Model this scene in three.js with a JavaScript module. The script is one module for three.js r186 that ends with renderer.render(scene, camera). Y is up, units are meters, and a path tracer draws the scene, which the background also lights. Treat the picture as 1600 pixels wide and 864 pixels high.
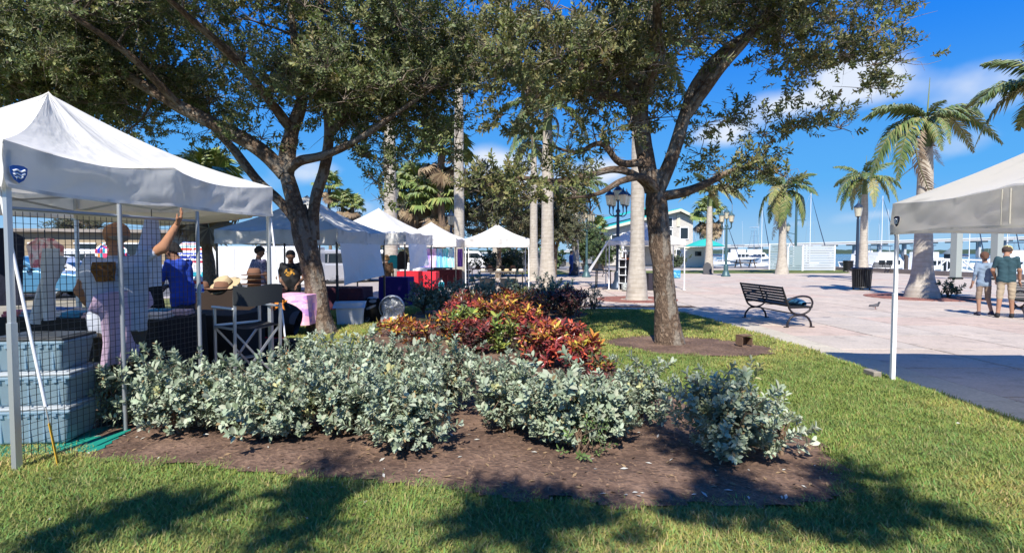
import * as THREE from 'three';
import { mergeGeometries, mergeVertices, toCreasedNormals } from 'three/addons/utils/BufferGeometryUtils.js';
import { RoundedBoxGeometry } from 'three/addons/geometries/RoundedBoxGeometry.js';

// ---------- camera, sky, sun, exposure ----------
const scene = new THREE.Scene();
const camera = new THREE.PerspectiveCamera(52.29, 1600 / 864, 0.1, 6000);
camera.position.set(0, 1.6, 0);
camera.rotation.set(-0.04202, 0, 0);

const V = (x, y, z) => new THREE.Vector3(x, y, z);
const lerp = THREE.MathUtils.lerp, clamp = THREE.MathUtils.clamp, sstep = THREE.MathUtils.smoothstep, PI = Math.PI;
function rngOf(seed) { let a = seed >>> 0; return () => { a = (a + 0x6D2B79F5) | 0; let t = Math.imul(a ^ (a >>> 15), 1 | a); t = (t + Math.imul(t ^ (t >>> 7), 61 | t)) ^ t; return ((t ^ (t >>> 14)) >>> 0) / 4294967296; }; }
const R = rngOf(20240);
const rr = (a, b, r = R) => a + (b - a) * r();
// lattice noise that repeats after `per` cells
function hash3(x, y, z) { let h = Math.imul(x, 374761393) ^ Math.imul(y, 668265263) ^ Math.imul(z, 1274126177); h = Math.imul(h ^ (h >>> 13), 1274126177); return ((h ^ (h >>> 16)) >>> 0) / 4294967296; }
const fade = (t) => t * t * (3 - 2 * t);
function vnoise(x, y, per = 1e6, seed = 0) {
  const x0 = Math.floor(x), y0 = Math.floor(y), fx = fade(x - x0), fy = fade(y - y0), m = (v) => ((v % per) + per) % per;
  const a = hash3(m(x0), m(y0), seed), b = hash3(m(x0 + 1), m(y0), seed), c = hash3(m(x0), m(y0 + 1), seed), d = hash3(m(x0 + 1), m(y0 + 1), seed);
  return lerp(lerp(a, b, fx), lerp(c, d, fx), fy);
}
function fbm(x, y, per, oct = 5, seed = 0) { let s = 0, a = 0.5, n = 0; for (let i = 0; i < oct; i++) { s += a * vnoise(x, y, per, seed + i * 17); n += a; x *= 2; y *= 2; per *= 2; a *= 0.5; } return s / n; }
function noise3(x, y, z, seed = 0) {
  const x0 = Math.floor(x), y0 = Math.floor(y), z0 = Math.floor(z), fx = fade(x - x0), fy = fade(y - y0), fz = fade(z - z0), h = (i, j, k) => hash3(x0 + i + seed * 31, y0 + j, z0 + k);
  return lerp(lerp(lerp(h(0, 0, 0), h(1, 0, 0), fx), lerp(h(0, 1, 0), h(1, 1, 0), fx), fy), lerp(lerp(h(0, 0, 1), h(1, 0, 1), fx), lerp(h(0, 1, 1), h(1, 1, 1), fx), fy), fz);
}

const SUN = V(-0.12, 0.72, 0.685).normalize();
const sun = new THREE.DirectionalLight(new THREE.Color().setRGB(1, 0.955, 0.87), 4.6);
sun.position.copy(SUN).multiplyScalar(60).add(V(0, 0, -15));
sun.target.position.set(0, 0, -15);
sun.castShadow = true; sun.shadow.mapSize.set(4096, 4096);
Object.assign(sun.shadow.camera, { left: -45, right: 45, top: 45, bottom: -45, near: 1, far: 200 });
sun.name = 'sun'; sun.target.name = 'sun_target';
scene.add(sun, sun.target);

function makeSky() {
  const W = 2048, H = 1024, d = new Float32Array(W * H * 4);
  // soft fair-weather cumulus: direction (azimuth in degrees clockwise from the view axis, elevation), angular half sizes, strength
  const puffs = [[31.2, 14.6, 3.6, 2.0, 1.25], [26, 13.2, 4.5, 1.3, 0.8], [20.5, 11, 3.4, 1.3, 0.75], [40, 12.5, 5, 2.2, 0.5], [37.5, 8.5, 3.5, 1.3, 0.4], [33, 3.2, 5, 0.55, 0.34], [27, 2.6, 4, 0.4, 0.3], [-20, 8, 3.2, 1.3, 0.75],
    [-15, 4.5, 5, 1.4, 0.5], [-2, 8.5, 6, 2.2, 0.75], [3, 6, 5, 2, 0.7], [9, 8, 3, 1.6, 0.8], [-28, 6, 6, 1.2, 0.5], [-38, 9, 6, 2, 0.5], [55, 10, 7, 2, 0.5], [75, 14, 9, 3, 0.5], [-65, 12, 9, 3, 0.5], [110, 10, 9, 2.5, 0.5], [150, 12, 9, 3, 0.5], [-120, 12, 9, 3, 0.5], [-160, 9, 9, 2.4, 0.5]];
  const zen = [0.008, 0.098, 0.52], mid = [0.014, 0.225, 0.88], low = [0.11, 0.43, 0.90], hor = [0.36, 0.60, 0.84];
  for (let j = 0; j < H; j++) {
    const el = ((j + 0.5) / H - 0.5) * 180;
    for (let i = 0; i < W; i++) {
      const u = (i + 0.5) / W, ang = (u - 0.5) * 2 * PI; let az = (ang + PI / 2) * 180 / PI; if (az > 180) az -= 360; if (az < -180) az += 360;
      const e = Math.max(el, 0), k = (i + j * W) * 4;
      let c;
      if (e < 7) c = hor.map((v, n) => lerp(v, low[n], sstep(e, 0, 7))); else if (e < 22) c = low.map((v, n) => lerp(v, mid[n], sstep(e, 5, 22))); else c = mid.map((v, n) => lerp(v, zen[n], sstep(e, 18, 80)));
      let a = 0;
      if (e > 0.5 && e < 24) {
        for (const [pa, pe, sa, se, st] of puffs) {
          const da = (az - pa) / sa, de = (e - pe) / se, q = da * da + de * de;
          if (q < 3) a += st * Math.exp(-q * 1.3);
        }
        if (a > 0.004) { const n = fbm(az * 0.35 + 70, e * 0.75, 1e6, 6, 5); a = clamp((a * 1.5 * (0.15 + n * 1.25) - 0.18) * 1.35, 0, 0.92); }
      }
      const w = [0.80, 0.86, 0.96];
      for (let n = 0; n < 3; n++) d[k + n] = lerp(c[n], w[n], a);
      d[k + 3] = 1;
    }
  }
  const t = new THREE.DataTexture(d, W, H, THREE.RGBAFormat, THREE.FloatType);
  t.mapping = THREE.EquirectangularReflectionMapping; t.magFilter = t.minFilter = THREE.LinearFilter; t.needsUpdate = true;
  return t;
}
scene.background = makeSky(); scene.environment = scene.background;
scene.backgroundIntensity = 0.66; scene.environmentIntensity = 0.66;

const renderer = new THREE.WebGLRenderer({ antialias: true });
renderer.toneMapping = THREE.LinearToneMapping;
renderer.toneMappingExposure = 1.58;
renderer.shadowMap.enabled = true;

// ---------- textures ----------
function dtex(size, fn, { srgb = true, rep = 1 } = {}) {
  const d = new Uint8Array(size * size * 4);
  for (let j = 0; j < size; j++) for (let i = 0; i < size; i++) {
    const c = fn(i / size, j / size), k = (i + j * size) * 4;
    for (let n = 0; n < 3; n++) d[k + n] = clamp(Math.round(Array.isArray(c) ? c[n] : c), 0, 255);
    d[k + 3] = 255;
  }
  const t = new THREE.DataTexture(d, size, size, THREE.RGBAFormat);
  t.wrapS = t.wrapT = THREE.RepeatWrapping; t.magFilter = THREE.LinearFilter; t.minFilter = THREE.LinearMipmapLinearFilter; t.generateMipmaps = true;
  if (srgb) t.colorSpace = THREE.SRGBColorSpace;
  t.repeat.set(rep, rep); t.needsUpdate = true; return t;
}
const mixc = (a, b, t) => a.map((v, i) => lerp(v, b[i], t));
const T = {};
// bark: ridged plates, uv in metres (1 tile = 1 m)
T.barkH = dtex(512, (u, v) => { const w = fbm(u * 8, v * 8, 8, 4, 3) * 0.12, r = Math.abs(fbm((u + w) * 18, v * 12, 18, 3, 7) - 0.5) * 2, s = fbm(u * 40, v * 40, 40, 3, 9); return clamp(40 + 330 * r * 0.8 + (s - 0.5) * 90, 0, 255); }, { srgb: false });
T.bark = dtex(512, (u, v) => {
  const w = fbm(u * 8, v * 8, 8, 4, 3) * 0.12, r = Math.abs(fbm((u + w) * 18, v * 12, 18, 3, 7) - 0.5) * 2, s = fbm(u * 40, v * 40, 40, 3, 9), l = fbm(u * 5, v * 4, 5, 5, 12);
  let c = mixc([92, 74, 60], [168, 146, 124], clamp(r * 1.3 + (s - 0.5) * 0.6 + 0.15, 0, 1)); if (l > 0.56) c = mixc(c, [176, 170, 158], clamp((l - 0.56) * 7, 0, 0.7)); return c;
});
T.palm = dtex(512, (u, v) => {
  const ring = Math.pow(0.5 + 0.5 * Math.cos((v * 22 + fbm(u * 4, v * 8, 4, 3, 2) * 0.6) * 2 * PI), 12), s = fbm(u * 10, v * 40, 10, 4, 4), l = fbm(u * 6, v * 14, 6, 5, 8), st = fbm(u * 26, v * 12, 26, 3, 15);
  let c = mixc([158, 150, 138], [204, 197, 186], clamp(s * 0.8 + l * 0.5 - 0.1 + (st - 0.5) * 0.4, 0, 1)); c = mixc(c, [150, 138, 122], ring * 0.4); if (l > 0.58) c = mixc(c, [138, 132, 122], clamp((l - 0.58) * 4, 0, 0.45)); return c;
});
T.palmH = dtex(512, (u, v) => 180 - 50 * Math.pow(0.5 + 0.5 * Math.cos((v * 22 + fbm(u * 4, v * 8, 4, 3, 2) * 0.6) * 2 * PI), 12) + (fbm(u * 24, v * 24, 24, 3, 4) - 0.5) * 70, { srgb: false });
T.mulch = dtex(1024, (u, v) => {
  const a = fbm(u * 6, v * 6, 6, 6, 21), b = fbm(u * 60, v * 60, 60, 3, 22), g = vnoise(u * 300, v * 300, 300, 23), f = fbm(u * 90 + fbm(u * 20, v * 20, 20, 2, 5) * 3, v * 24, 90, 2, 27);
  let c = mixc([80, 60, 48], [138, 111, 92], clamp(a * 1.1 - 0.1 + (b - 0.5) * 0.9, 0, 1)); if (f > 0.72) c = mixc(c, [158, 128, 98], clamp((f - 0.72) * 5, 0, 0.6)); if (g > 0.975) c = [188, 176, 160]; if (g < 0.03) c = [44, 32, 28]; return c;
});
T.mulchH = dtex(1024, (u, v) => 255 * clamp(fbm(u * 60, v * 60, 60, 4, 22) * 0.7 + fbm(u * 6, v * 6, 6, 4, 21) * 0.3, 0, 1), { srgb: false });
T.turf = dtex(1024, (u, v) => { const a = fbm(u * 5, v * 5, 5, 5, 31), b = fbm(u * 120, v * 120, 120, 2, 33); let c = mixc([70, 78, 34], [128, 130, 66], clamp(a * 1.2 - 0.2 + (b - 0.5), 0, 1)); if (a > 0.6) c = mixc(c, [146, 132, 88], clamp((a - 0.6) * 5, 0, 0.6)); return c; });
T.concrete = dtex(1024, (u, v) => { const a = fbm(u * 4, v * 4, 4, 6, 41), b = fbm(u * 90, v * 90, 90, 3, 43), s = fbm(u * 9, v * 9, 9, 4, 47), k = 216 + (a - 0.5) * 26 + (b - 0.5) * 34 - (s > 0.66 ? (s - 0.66) * 120 : 0); return [k, k * 0.985, k * 0.975]; });
T.concreteH = dtex(512, (u, v) => 255 * fbm(u * 90, v * 90, 90, 3, 43), { srgb: false });
T.asphalt = dtex(512, (u, v) => { const k = 92 + (fbm(u * 120, v * 120, 120, 2, 51) - 0.5) * 60 + (fbm(u * 4, v * 4, 4, 4, 52) - 0.5) * 26; return [k, k, k * 1.02]; });
T.clothH = dtex(512, (u, v) => 255 * clamp(0.5 + (fbm(u * 3 + fbm(u * 2, v * 2, 2, 3, 4), v * 3, 3, 4, 61) - 0.5) * 1.6 + (fbm(u * 9, v * 4, 9, 3, 63) - 0.5) * 0.5, 0, 1), { srgb: false });
T.canvas = dtex(512, (u, v) => { const a = fbm(u * 5, v * 5, 5, 5, 91), b = fbm(u * 16, v * 3, 16, 4, 93), k = 252 - (a > 0.6 ? (a - 0.6) * 90 : 0) - (b > 0.64 ? (b - 0.64) * 80 : 0); return [k, k * 0.99, k * 0.965]; });
T.soil = dtex(256, (u, v) => { const a = fbm(u * 8, v * 8, 8, 5, 71); return mixc([120, 112, 92], [176, 166, 142], a); });
T.water = dtex(512, (u, v) => 255 * fbm(u * 10, v * 24, 10, 5, 81), { srgb: false });
const rep = (t, x, y = x) => { const c = t.clone(); c.repeat.set(x, y); c.needsUpdate = true; return c; };

// ---------- materials ----------
const C = (r, g, b) => new THREE.Color().setRGB(r, g, b);
function std(color, o = {}) { return new THREE.MeshStandardMaterial({ color: color && color.isColor ? color : new THREE.Color(color), roughness: 0.8, side: THREE.DoubleSide, ...o }); }
function phy(color, o = {}) { return new THREE.MeshPhysicalMaterial({ color: color && color.isColor ? color : new THREE.Color(color), roughness: 0.8, side: THREE.DoubleSide, ...o }); }
const M = {
  bark: std(C(0.6, 0.58, 0.56), { map: T.bark, bumpMap: T.barkH, bumpScale: 0.02, roughness: 0.95 }),
  twig: std(C(0.24, 0.19, 0.15), { roughness: 0.95 }),
  palm: std(C(0.95, 0.93, 0.9), { map: T.palm, bumpMap: T.palmH, bumpScale: 0.006, roughness: 0.9 }),
  mulch: std('#ffffff', { map: T.mulch, bumpMap: T.mulchH, bumpScale: 0.03, roughness: 1 }),
  turf: std('#ffffff', { map: T.turf, roughness: 1 }),
  asphalt: std('#ffffff', { map: T.asphalt, roughness: 0.95 }),
  canopy: phy(C(0.84, 0.84, 0.84), { roughness: 1, transmission: 0.3, map: rep(T.canvas, 0.6), bumpMap: rep(T.clothH, 0.8), bumpScale: 0.014, specularIntensity: 0.3 }),
  canopyCream: phy(C(0.88, 0.86, 0.8), { roughness: 1, transmission: 0.55, map: rep(T.canvas, 0.6), bumpMap: rep(T.clothH, 0.8), bumpScale: 0.005, specularIntensity: 0.3 }),
  steel: std(C(0.55, 0.57, 0.58), { metalness: 0.7, roughness: 0.45 }),
  galv: std(C(0.36, 0.38, 0.40), { metalness: 0.6, roughness: 0.55 }),
  whitePaint: std(C(0.8, 0.8, 0.8), { roughness: 0.45 }),
  blackPaint: std(C(0.018, 0.019, 0.021), { roughness: 0.4 }),
  blackMetal: std(C(0.03, 0.032, 0.035), { roughness: 0.45, metalness: 0.3 }),
  lampBlue: std(C(0.03, 0.05, 0.085), { roughness: 0.4, metalness: 0.3 }),
  lampGreen: std(C(0.06, 0.12, 0.13), { roughness: 0.45, metalness: 0.2 }),
  glassLamp: phy(C(0.9, 0.82, 0.62), { roughness: 0.5, transmission: 0.5 }),
  darkGlass: std(C(0.02, 0.028, 0.035), { roughness: 0.08 }),
  blackCloth: std(C(0.012, 0.012, 0.014), { roughness: 1 }),
  rubber: std(C(0.02, 0.02, 0.02), { roughness: 0.9 }),
  chrome: std(C(0.7, 0.7, 0.72), { metalness: 0.9, roughness: 0.2 }),
};

// ---------- builders ----------
const used = new Map();
function numbered(n) { const k = used.get(n) ?? 0; used.set(n, k + 1); return k ? n + '_' + String(k).padStart(3, '0') : n; }
function shadows(o) { o.castShadow = true; o.receiveShadow = true; return o; }
function merged(gs) {
  gs = (Array.isArray(gs) ? gs : [gs]).filter(Boolean);
  if (gs.length === 1) return gs[0];
  const keep = ['position', 'normal', 'uv']; if (gs.every((g) => g.attributes.color)) keep.push('color');
  const noIndex = gs.some((g) => !g.index);
  return mergeGeometries(gs.map((g) => { g = noIndex && g.index ? g.toNonIndexed() : g.clone(); for (const a of Object.keys(g.attributes)) if (!keep.includes(a)) g.deleteAttribute(a); if (!g.attributes.uv) g.setAttribute('uv', new THREE.BufferAttribute(new Float32Array(g.attributes.position.count * 2), 2)); return g; }));
}
function obj(name, gs, m, parent = scene, top) { const o = shadows(new THREE.Mesh(merged(gs), m)); o.name = parent === scene ? numbered(name) : name; parent.add(o); return o; }
function thing(name, label, category, [x, y, z] = [0, 0, 0], turn = 0, group) {
  const o = new THREE.Group(); o.name = numbered(name); scene.add(o); o.position.set(x, y, z); o.rotation.y = turn; o.userData = { label, category }; if (group) o.userData.group = group; return o;
}
function tag(o, label, category, group) { o.userData.label = label; o.userData.category = category; if (group) o.userData.group = group; return o; }
function struct(name, gs, m) { const o = obj(name, gs, m); o.userData.kind = 'structure'; return o; }
function stuffPart(o) { o.userData.kind = 'stuff'; return o; }
function dup(root, [x, y, z], turn, label, group) { const r = root.clone(); r.name = numbered(root.name.replace(/_\d{3}$/, '')); scene.add(r); r.position.set(x, y, z); r.rotation.y = turn; r.userData = { ...root.userData }; if (label) r.userData.label = label; if (group) r.userData.group = group; return r; }
function box(w, h, d, x = 0, y = 0, z = 0, rx = 0, ry = 0, rz = 0) { const g = new THREE.BoxGeometry(w, h, d); if (rx) g.rotateX(rx); if (rz) g.rotateZ(rz); if (ry) g.rotateY(ry); return g.translate(x, y, z); }
function rbox(w, h, d, x = 0, y = 0, z = 0, r = 0.01, seg = 2) { return new RoundedBoxGeometry(w, h, d, seg, Math.min(r, w / 2.01, h / 2.01, d / 2.01)).translate(x, y, z); }
function cyl(r0, r1, h, x = 0, y = 0, z = 0, seg = 12) { return new THREE.CylinderGeometry(r1, r0, h, seg).translate(x, y + h / 2, z); }
function bar(a, b, r, seg = 8, r2 = r) { const A = V(...a), B = V(...b), d = B.clone().sub(A), g = new THREE.CylinderGeometry(r2, r, d.length(), seg); g.applyQuaternion(new THREE.Quaternion().setFromUnitVectors(V(0, 1, 0), d.normalize())); return g.translate((A.x + B.x) / 2, (A.y + B.y) / 2, (A.z + B.z) / 2); }
function sqbar(a, b, w, h = w) { const A = V(...a), B = V(...b), d = B.clone().sub(A), g = new THREE.BoxGeometry(w, h, d.length()), m = new THREE.Matrix4().lookAt(B, A, Math.abs(d.x) + Math.abs(d.z) < 1e-4 ? V(1, 0, 0) : V(0, 1, 0)); g.applyMatrix4(m); return g.translate((A.x + B.x) / 2, (A.y + B.y) / 2, (A.z + B.z) / 2); }
function lathe(pts, seg = 20) { return new THREE.LatheGeometry(pts.map(([r, y]) => new THREE.Vector2(r, y)), seg); }
// a tapered tube through points; uv in metres
function limb(pts, radii, seg = 8, step = 0.12, wob = 0) {
  const curve = new THREE.CatmullRomCurve3(pts.map((p) => (p.isVector3 ? p : V(...p))), false, 'centripetal'), len = curve.getLength(), n = Math.max(2, Math.ceil(len / step)), pos = [], nor = [], uv = [], idx = [];
  let T0 = curve.getTangentAt(0), N = V(1, 0, 0); if (Math.abs(T0.x) > 0.8) N.set(0, 0, 1); N.sub(T0.clone().multiplyScalar(N.dot(T0))).normalize();
  for (let i = 0; i <= n; i++) {
    const t = i / n, P = curve.getPointAt(t), Tn = curve.getTangentAt(t); N.sub(Tn.clone().multiplyScalar(N.dot(Tn))).normalize(); const B = Tn.clone().cross(N);
    const k = t * (radii.length - 1), k0 = Math.min(Math.floor(k), radii.length - 2), r = lerp(radii[k0], radii[k0 + 1], k - k0);
    for (let j = 0; j <= seg; j++) {
      const a = (j / seg) * 2 * PI, q = N.clone().multiplyScalar(Math.cos(a)).addScaledVector(B, Math.sin(a)), w = wob ? 1 + wob * (noise3(P.x * 3 + q.x * 1.6, P.y * 3 + q.y * 1.6, P.z * 3 + q.z * 1.6) - 0.5) * 2 : 1;
      pos.push(P.x + q.x * r * w, P.y + q.y * r * w, P.z + q.z * r * w); nor.push(q.x, q.y, q.z); uv.push((j / seg) * Math.max(1, Math.round(2 * PI * radii[0] * 1.0)), t * len);
    }
    if (i < n) for (let j = 0; j < seg; j++) { const a = i * (seg + 1) + j, b = a + seg + 1; idx.push(a, a + 1, b, b, a + 1, b + 1); }
  }
  const g = new THREE.BufferGeometry(); g.setAttribute('position', new THREE.Float32BufferAttribute(pos, 3)); g.setAttribute('normal', new THREE.Float32BufferAttribute(nor, 3)); g.setAttribute('uv', new THREE.Float32BufferAttribute(uv, 2)); g.setIndex(idx);
  if (wob) g.computeVertexNormals();
  return g;
}
function extr(pts, depth, bevel = 0, holes = []) { const s = new THREE.Shape(pts.map(([x, y]) => new THREE.Vector2(x, y))); for (const h of holes) s.holes.push(new THREE.Path(h.map(([x, y]) => new THREE.Vector2(x, y)))); return new THREE.ExtrudeGeometry(s, { depth, bevelEnabled: bevel > 0, bevelSize: bevel, bevelThickness: bevel, bevelSegments: 2, curveSegments: 8 }); }
// a sheet from f(u, v) -> [x, y, z]; uv scaled to metres
function sheet(f, nu, nv, su = 1, sv = 1) {
  const pos = [], uv = [], idx = [];
  for (let j = 0; j <= nv; j++) for (let i = 0; i <= nu; i++) { pos.push(...f(i / nu, j / nv)); uv.push((i / nu) * su, (j / nv) * sv); }
  for (let j = 0; j < nv; j++) for (let i = 0; i < nu; i++) { const a = j * (nu + 1) + i, b = a + nu + 1; idx.push(a, a + 1, b, b, a + 1, b + 1); }
  const g = new THREE.BufferGeometry(); g.setAttribute('position', new THREE.Float32BufferAttribute(pos, 3)); g.setAttribute('uv', new THREE.Float32BufferAttribute(uv, 2)); g.setIndex(idx); g.computeVertexNormals(); return g;
}
function paint(g, fn) { const p = g.attributes.position, c = new Float32Array(p.count * 3); for (let i = 0; i < p.count; i++) { const q = fn(p.getX(i), p.getY(i), p.getZ(i), i); c.set(q, i * 3); } g.setAttribute('color', new THREE.BufferAttribute(c, 3)); return g; }
function inPoly(x, z, P) { let c = false; for (let i = 0, j = P.length - 1; i < P.length; j = i++) { const [xi, zi] = P[i], [xj, zj] = P[j]; if ((zi > z) !== (zj > z) && x < ((xj - xi) * (z - zi)) / (zj - zi) + xi) c = !c; } return c; }
function smoothLoop(P, n = 6) { return new THREE.CatmullRomCurve3(P.map(([x, z]) => V(x, 0, z)), true, 'centripetal').getPoints(P.length * n).slice(0, -1).map((p) => [p.x, p.z]); }

// ---------- the setting: ground, lawn, planting bed, plaza, car park, water ----------
const uvXZ = (g, s = 1) => { const p = g.attributes.position, u = new Float32Array(p.count * 2); for (let i = 0; i < p.count; i++) { u[i * 2] = p.getX(i) * s; u[i * 2 + 1] = p.getZ(i) * s; } g.setAttribute('uv', new THREE.BufferAttribute(u, 2)); return g; };
struct('ground', [uvXZ(box(220.5, 0.3, 116, -80, -0.25, -6), 0.25), uvXZ(box(215, 0.3, 40, -83, -0.251, -84), 0.25)], std('#ffffff', { map: T.soil, roughness: 1 }));
// harbour water and the far shore
{
  const w = new THREE.PlaneGeometry(5000, 3000, 1, 1).rotateX(-PI / 2).translate(0, -1.4, -1560);
  struct('harbour_water', uvXZ(w, 0.06), std(C(0.03, 0.09, 0.13), { roughness: 0.12, bumpMap: T.water, bumpScale: 0.25 }));
  const shore = [];
  for (let i = 0; i <= 160; i++) { const x = -1500 + i * 22; shore.push([x, -1400 - 60 * vnoise(i * 0.3, 2), 5 + 9 * fbm(i * 0.5, 3, 1e6, 4, 9)]); }
  const g = sheet((u, v) => { const k = u * 160, i = Math.min(159, Math.floor(k)), f = k - i, x = lerp(shore[i][0], shore[i + 1][0], f), z = lerp(shore[i][1], shore[i + 1][1], f), h = lerp(shore[i][2], shore[i + 1][2], f); return [x, -2 + (h + 2) * Math.sin(v * PI) * (0.9 + 0.2 * vnoise(u * 900, v * 4)), z - v * 120]; }, 640, 6, 200, 20);
  struct('far_shore', g, std(C(0.035, 0.06, 0.035), { roughness: 1 }));
}
// polygons on the ground (x, z)
const BED = smoothLoop([[-4.3, -4.9], [-3.4, -4.3], [-2.2, -4.0], [-0.85, -3.72], [0.4, -3.44], [1.4, -3.36], [2.05, -3.5], [2.42, -4.1], [2.3, -5.0], [1.6, -6.1], [1.25, -7.3], [0.8, -8.9], [0.85, -10.4], [1.4, -12.4], [1.9, -14.2], [1.6, -15.2], [-0.5, -15.4], [-2.4, -15.2], [-2.5, -12.6], [-2.7, -10.6], [-2.4, -8.6], [-2.5, -6.9], [-3.8, -6.2]], 5);
const RING = smoothLoop([[1.55, -9.9], [2.0, -9.0], [2.9, -8.45], [3.7, -8.5], [4.25, -8.95], [4.1, -9.6], [3.5, -10.25], [2.4, -10.5]], 6);
const LAWN = [[-13, 5], [6.5, 5], [5.3, 1], [4.85, -2], [4.74, -5.1], [4.78, -7.0], [4.82, -8.6], [4.72, -11.7], [4.6, -13.5], [4.35, -14.8], [3.7, -15.35], [2.4, -15.6], [-2.5, -15.7], [-2.9, -19.5], [-12.5, -19.5]];
const lawnH = (x, z) => 0.03 + 0.03 * (fbm(x * 0.5 + 40, z * 0.5 + 40, 1e6, 3, 2) - 0.5);
function groundPoly(P, y, step, hf) { // triangulated polygon cut on a grid, with a skirt
  const s = new THREE.Shape(P.map(([x, z]) => new THREE.Vector2(x, -z))), g = new THREE.ShapeGeometry(s).rotateX(-PI / 2).translate(0, y, 0);
  const rim = []; const n = P.length, pos = [], idx = [], uv = [];
  for (let i = 0; i <= n; i++) { const [x, z] = P[i % n]; pos.push(x, y, z, x, y - 0.1, z); uv.push(x, z, x, z - 0.1); if (i < n) idx.push(i * 2, i * 2 + 1, i * 2 + 2, i * 2 + 2, i * 2 + 1, i * 2 + 3); }
  const sk = new THREE.BufferGeometry(); sk.setAttribute('position', new THREE.Float32BufferAttribute(pos, 3)); sk.setAttribute('uv', new THREE.Float32BufferAttribute(uv, 2)); sk.setIndex(idx); sk.computeVertexNormals();
  return [uvXZ(g), sk];
}
{
  const lawn = struct('lawn', groundPoly(LAWN, 0.02).map((g) => { const u = g.attributes.uv; for (let i = 0; i < u.count; i++) u.setXY(i, u.getX(i) * 0.37, u.getY(i) * 0.37); return g; }), M.turf);
  // far green strips by the harbour, left of the plaza and round the white building
  const strip = (P) => struct('grass_strip', groundPoly(P, 0.012).map((g) => { const u = g.attributes.uv; for (let i = 0; i < u.count; i++) u.setXY(i, u.getX(i) * 0.23, u.getY(i) * 0.23); return g; }), std(C(0.8, 0.95, 0.6), { map: T.turf, roughness: 1 }));
  strip([[10.5, -43.5], [26.5, -44], [30, -51], [24, -53], [8, -49]]); strip([[1.6, -41], [4.4, -41], [4.2, -52], [-1, -52]]); strip([[30, -47.5], [33, -47.5], [34, -55], [30, -56]]);
}
function soilSheet(P, name, seedH, amp) { // uneven soil, clipped to the polygon by dropping cells outside
  const xs = P.map((p) => p[0]), zs = P.map((p) => p[1]), x0 = Math.min(...xs) - 0.1, x1 = Math.max(...xs) + 0.1, z0 = Math.min(...zs) - 0.1, z1 = Math.max(...zs) + 0.1, s = 0.05, nx = Math.ceil((x1 - x0) / s), nz = Math.ceil((z1 - z0) / s), id = new Map(), pos = [], uv = [], idx = [];
  const inside = (x, z) => inPoly(x + 0.2 * (vnoise(x * 4, z * 4, 1e6, 3) - 0.5), z + 0.22 * (fbm(x * 3, z * 3, 1e6, 3, 8) - 0.5), P);
  const vert = (i, j) => { const k = i * 10000 + j; if (!id.has(k)) { id.set(k, pos.length / 3); const x = x0 + i * s, z = z0 + j * s; pos.push(x, soilY(x, z, amp), z); uv.push(x * 0.6, z * 0.6); } return id.get(k); };
  for (let i = 0; i < nx; i++) for (let j = 0; j < nz; j++) if (inside(x0 + (i + 0.5) * s, z0 + (j + 0.5) * s)) { const a = vert(i, j), b = vert(i + 1, j), c = vert(i, j + 1), d = vert(i + 1, j + 1); idx.push(a, c, b, b, c, d); }
  const g = new THREE.BufferGeometry(); g.setAttribute('position', new THREE.Float32BufferAttribute(pos, 3)); g.setAttribute('uv', new THREE.Float32BufferAttribute(uv, 2)); g.setIndex(idx); g.computeVertexNormals();
  return struct(name, g, M.mulch);
}
function soilY(x, z, amp = 1) { return 0.026 + amp * (0.045 * fbm(x * 1.3 + 9, z * 1.3 + 9, 1e6, 3, 4) + 0.022 * (fbm(x * 8, z * 8, 1e6, 3, 6) - 0.3)); }
soilSheet(BED, 'planting_bed_soil', 0, 1); soilSheet(RING, 'tree_ring_soil', 0, 0.7);

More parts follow.
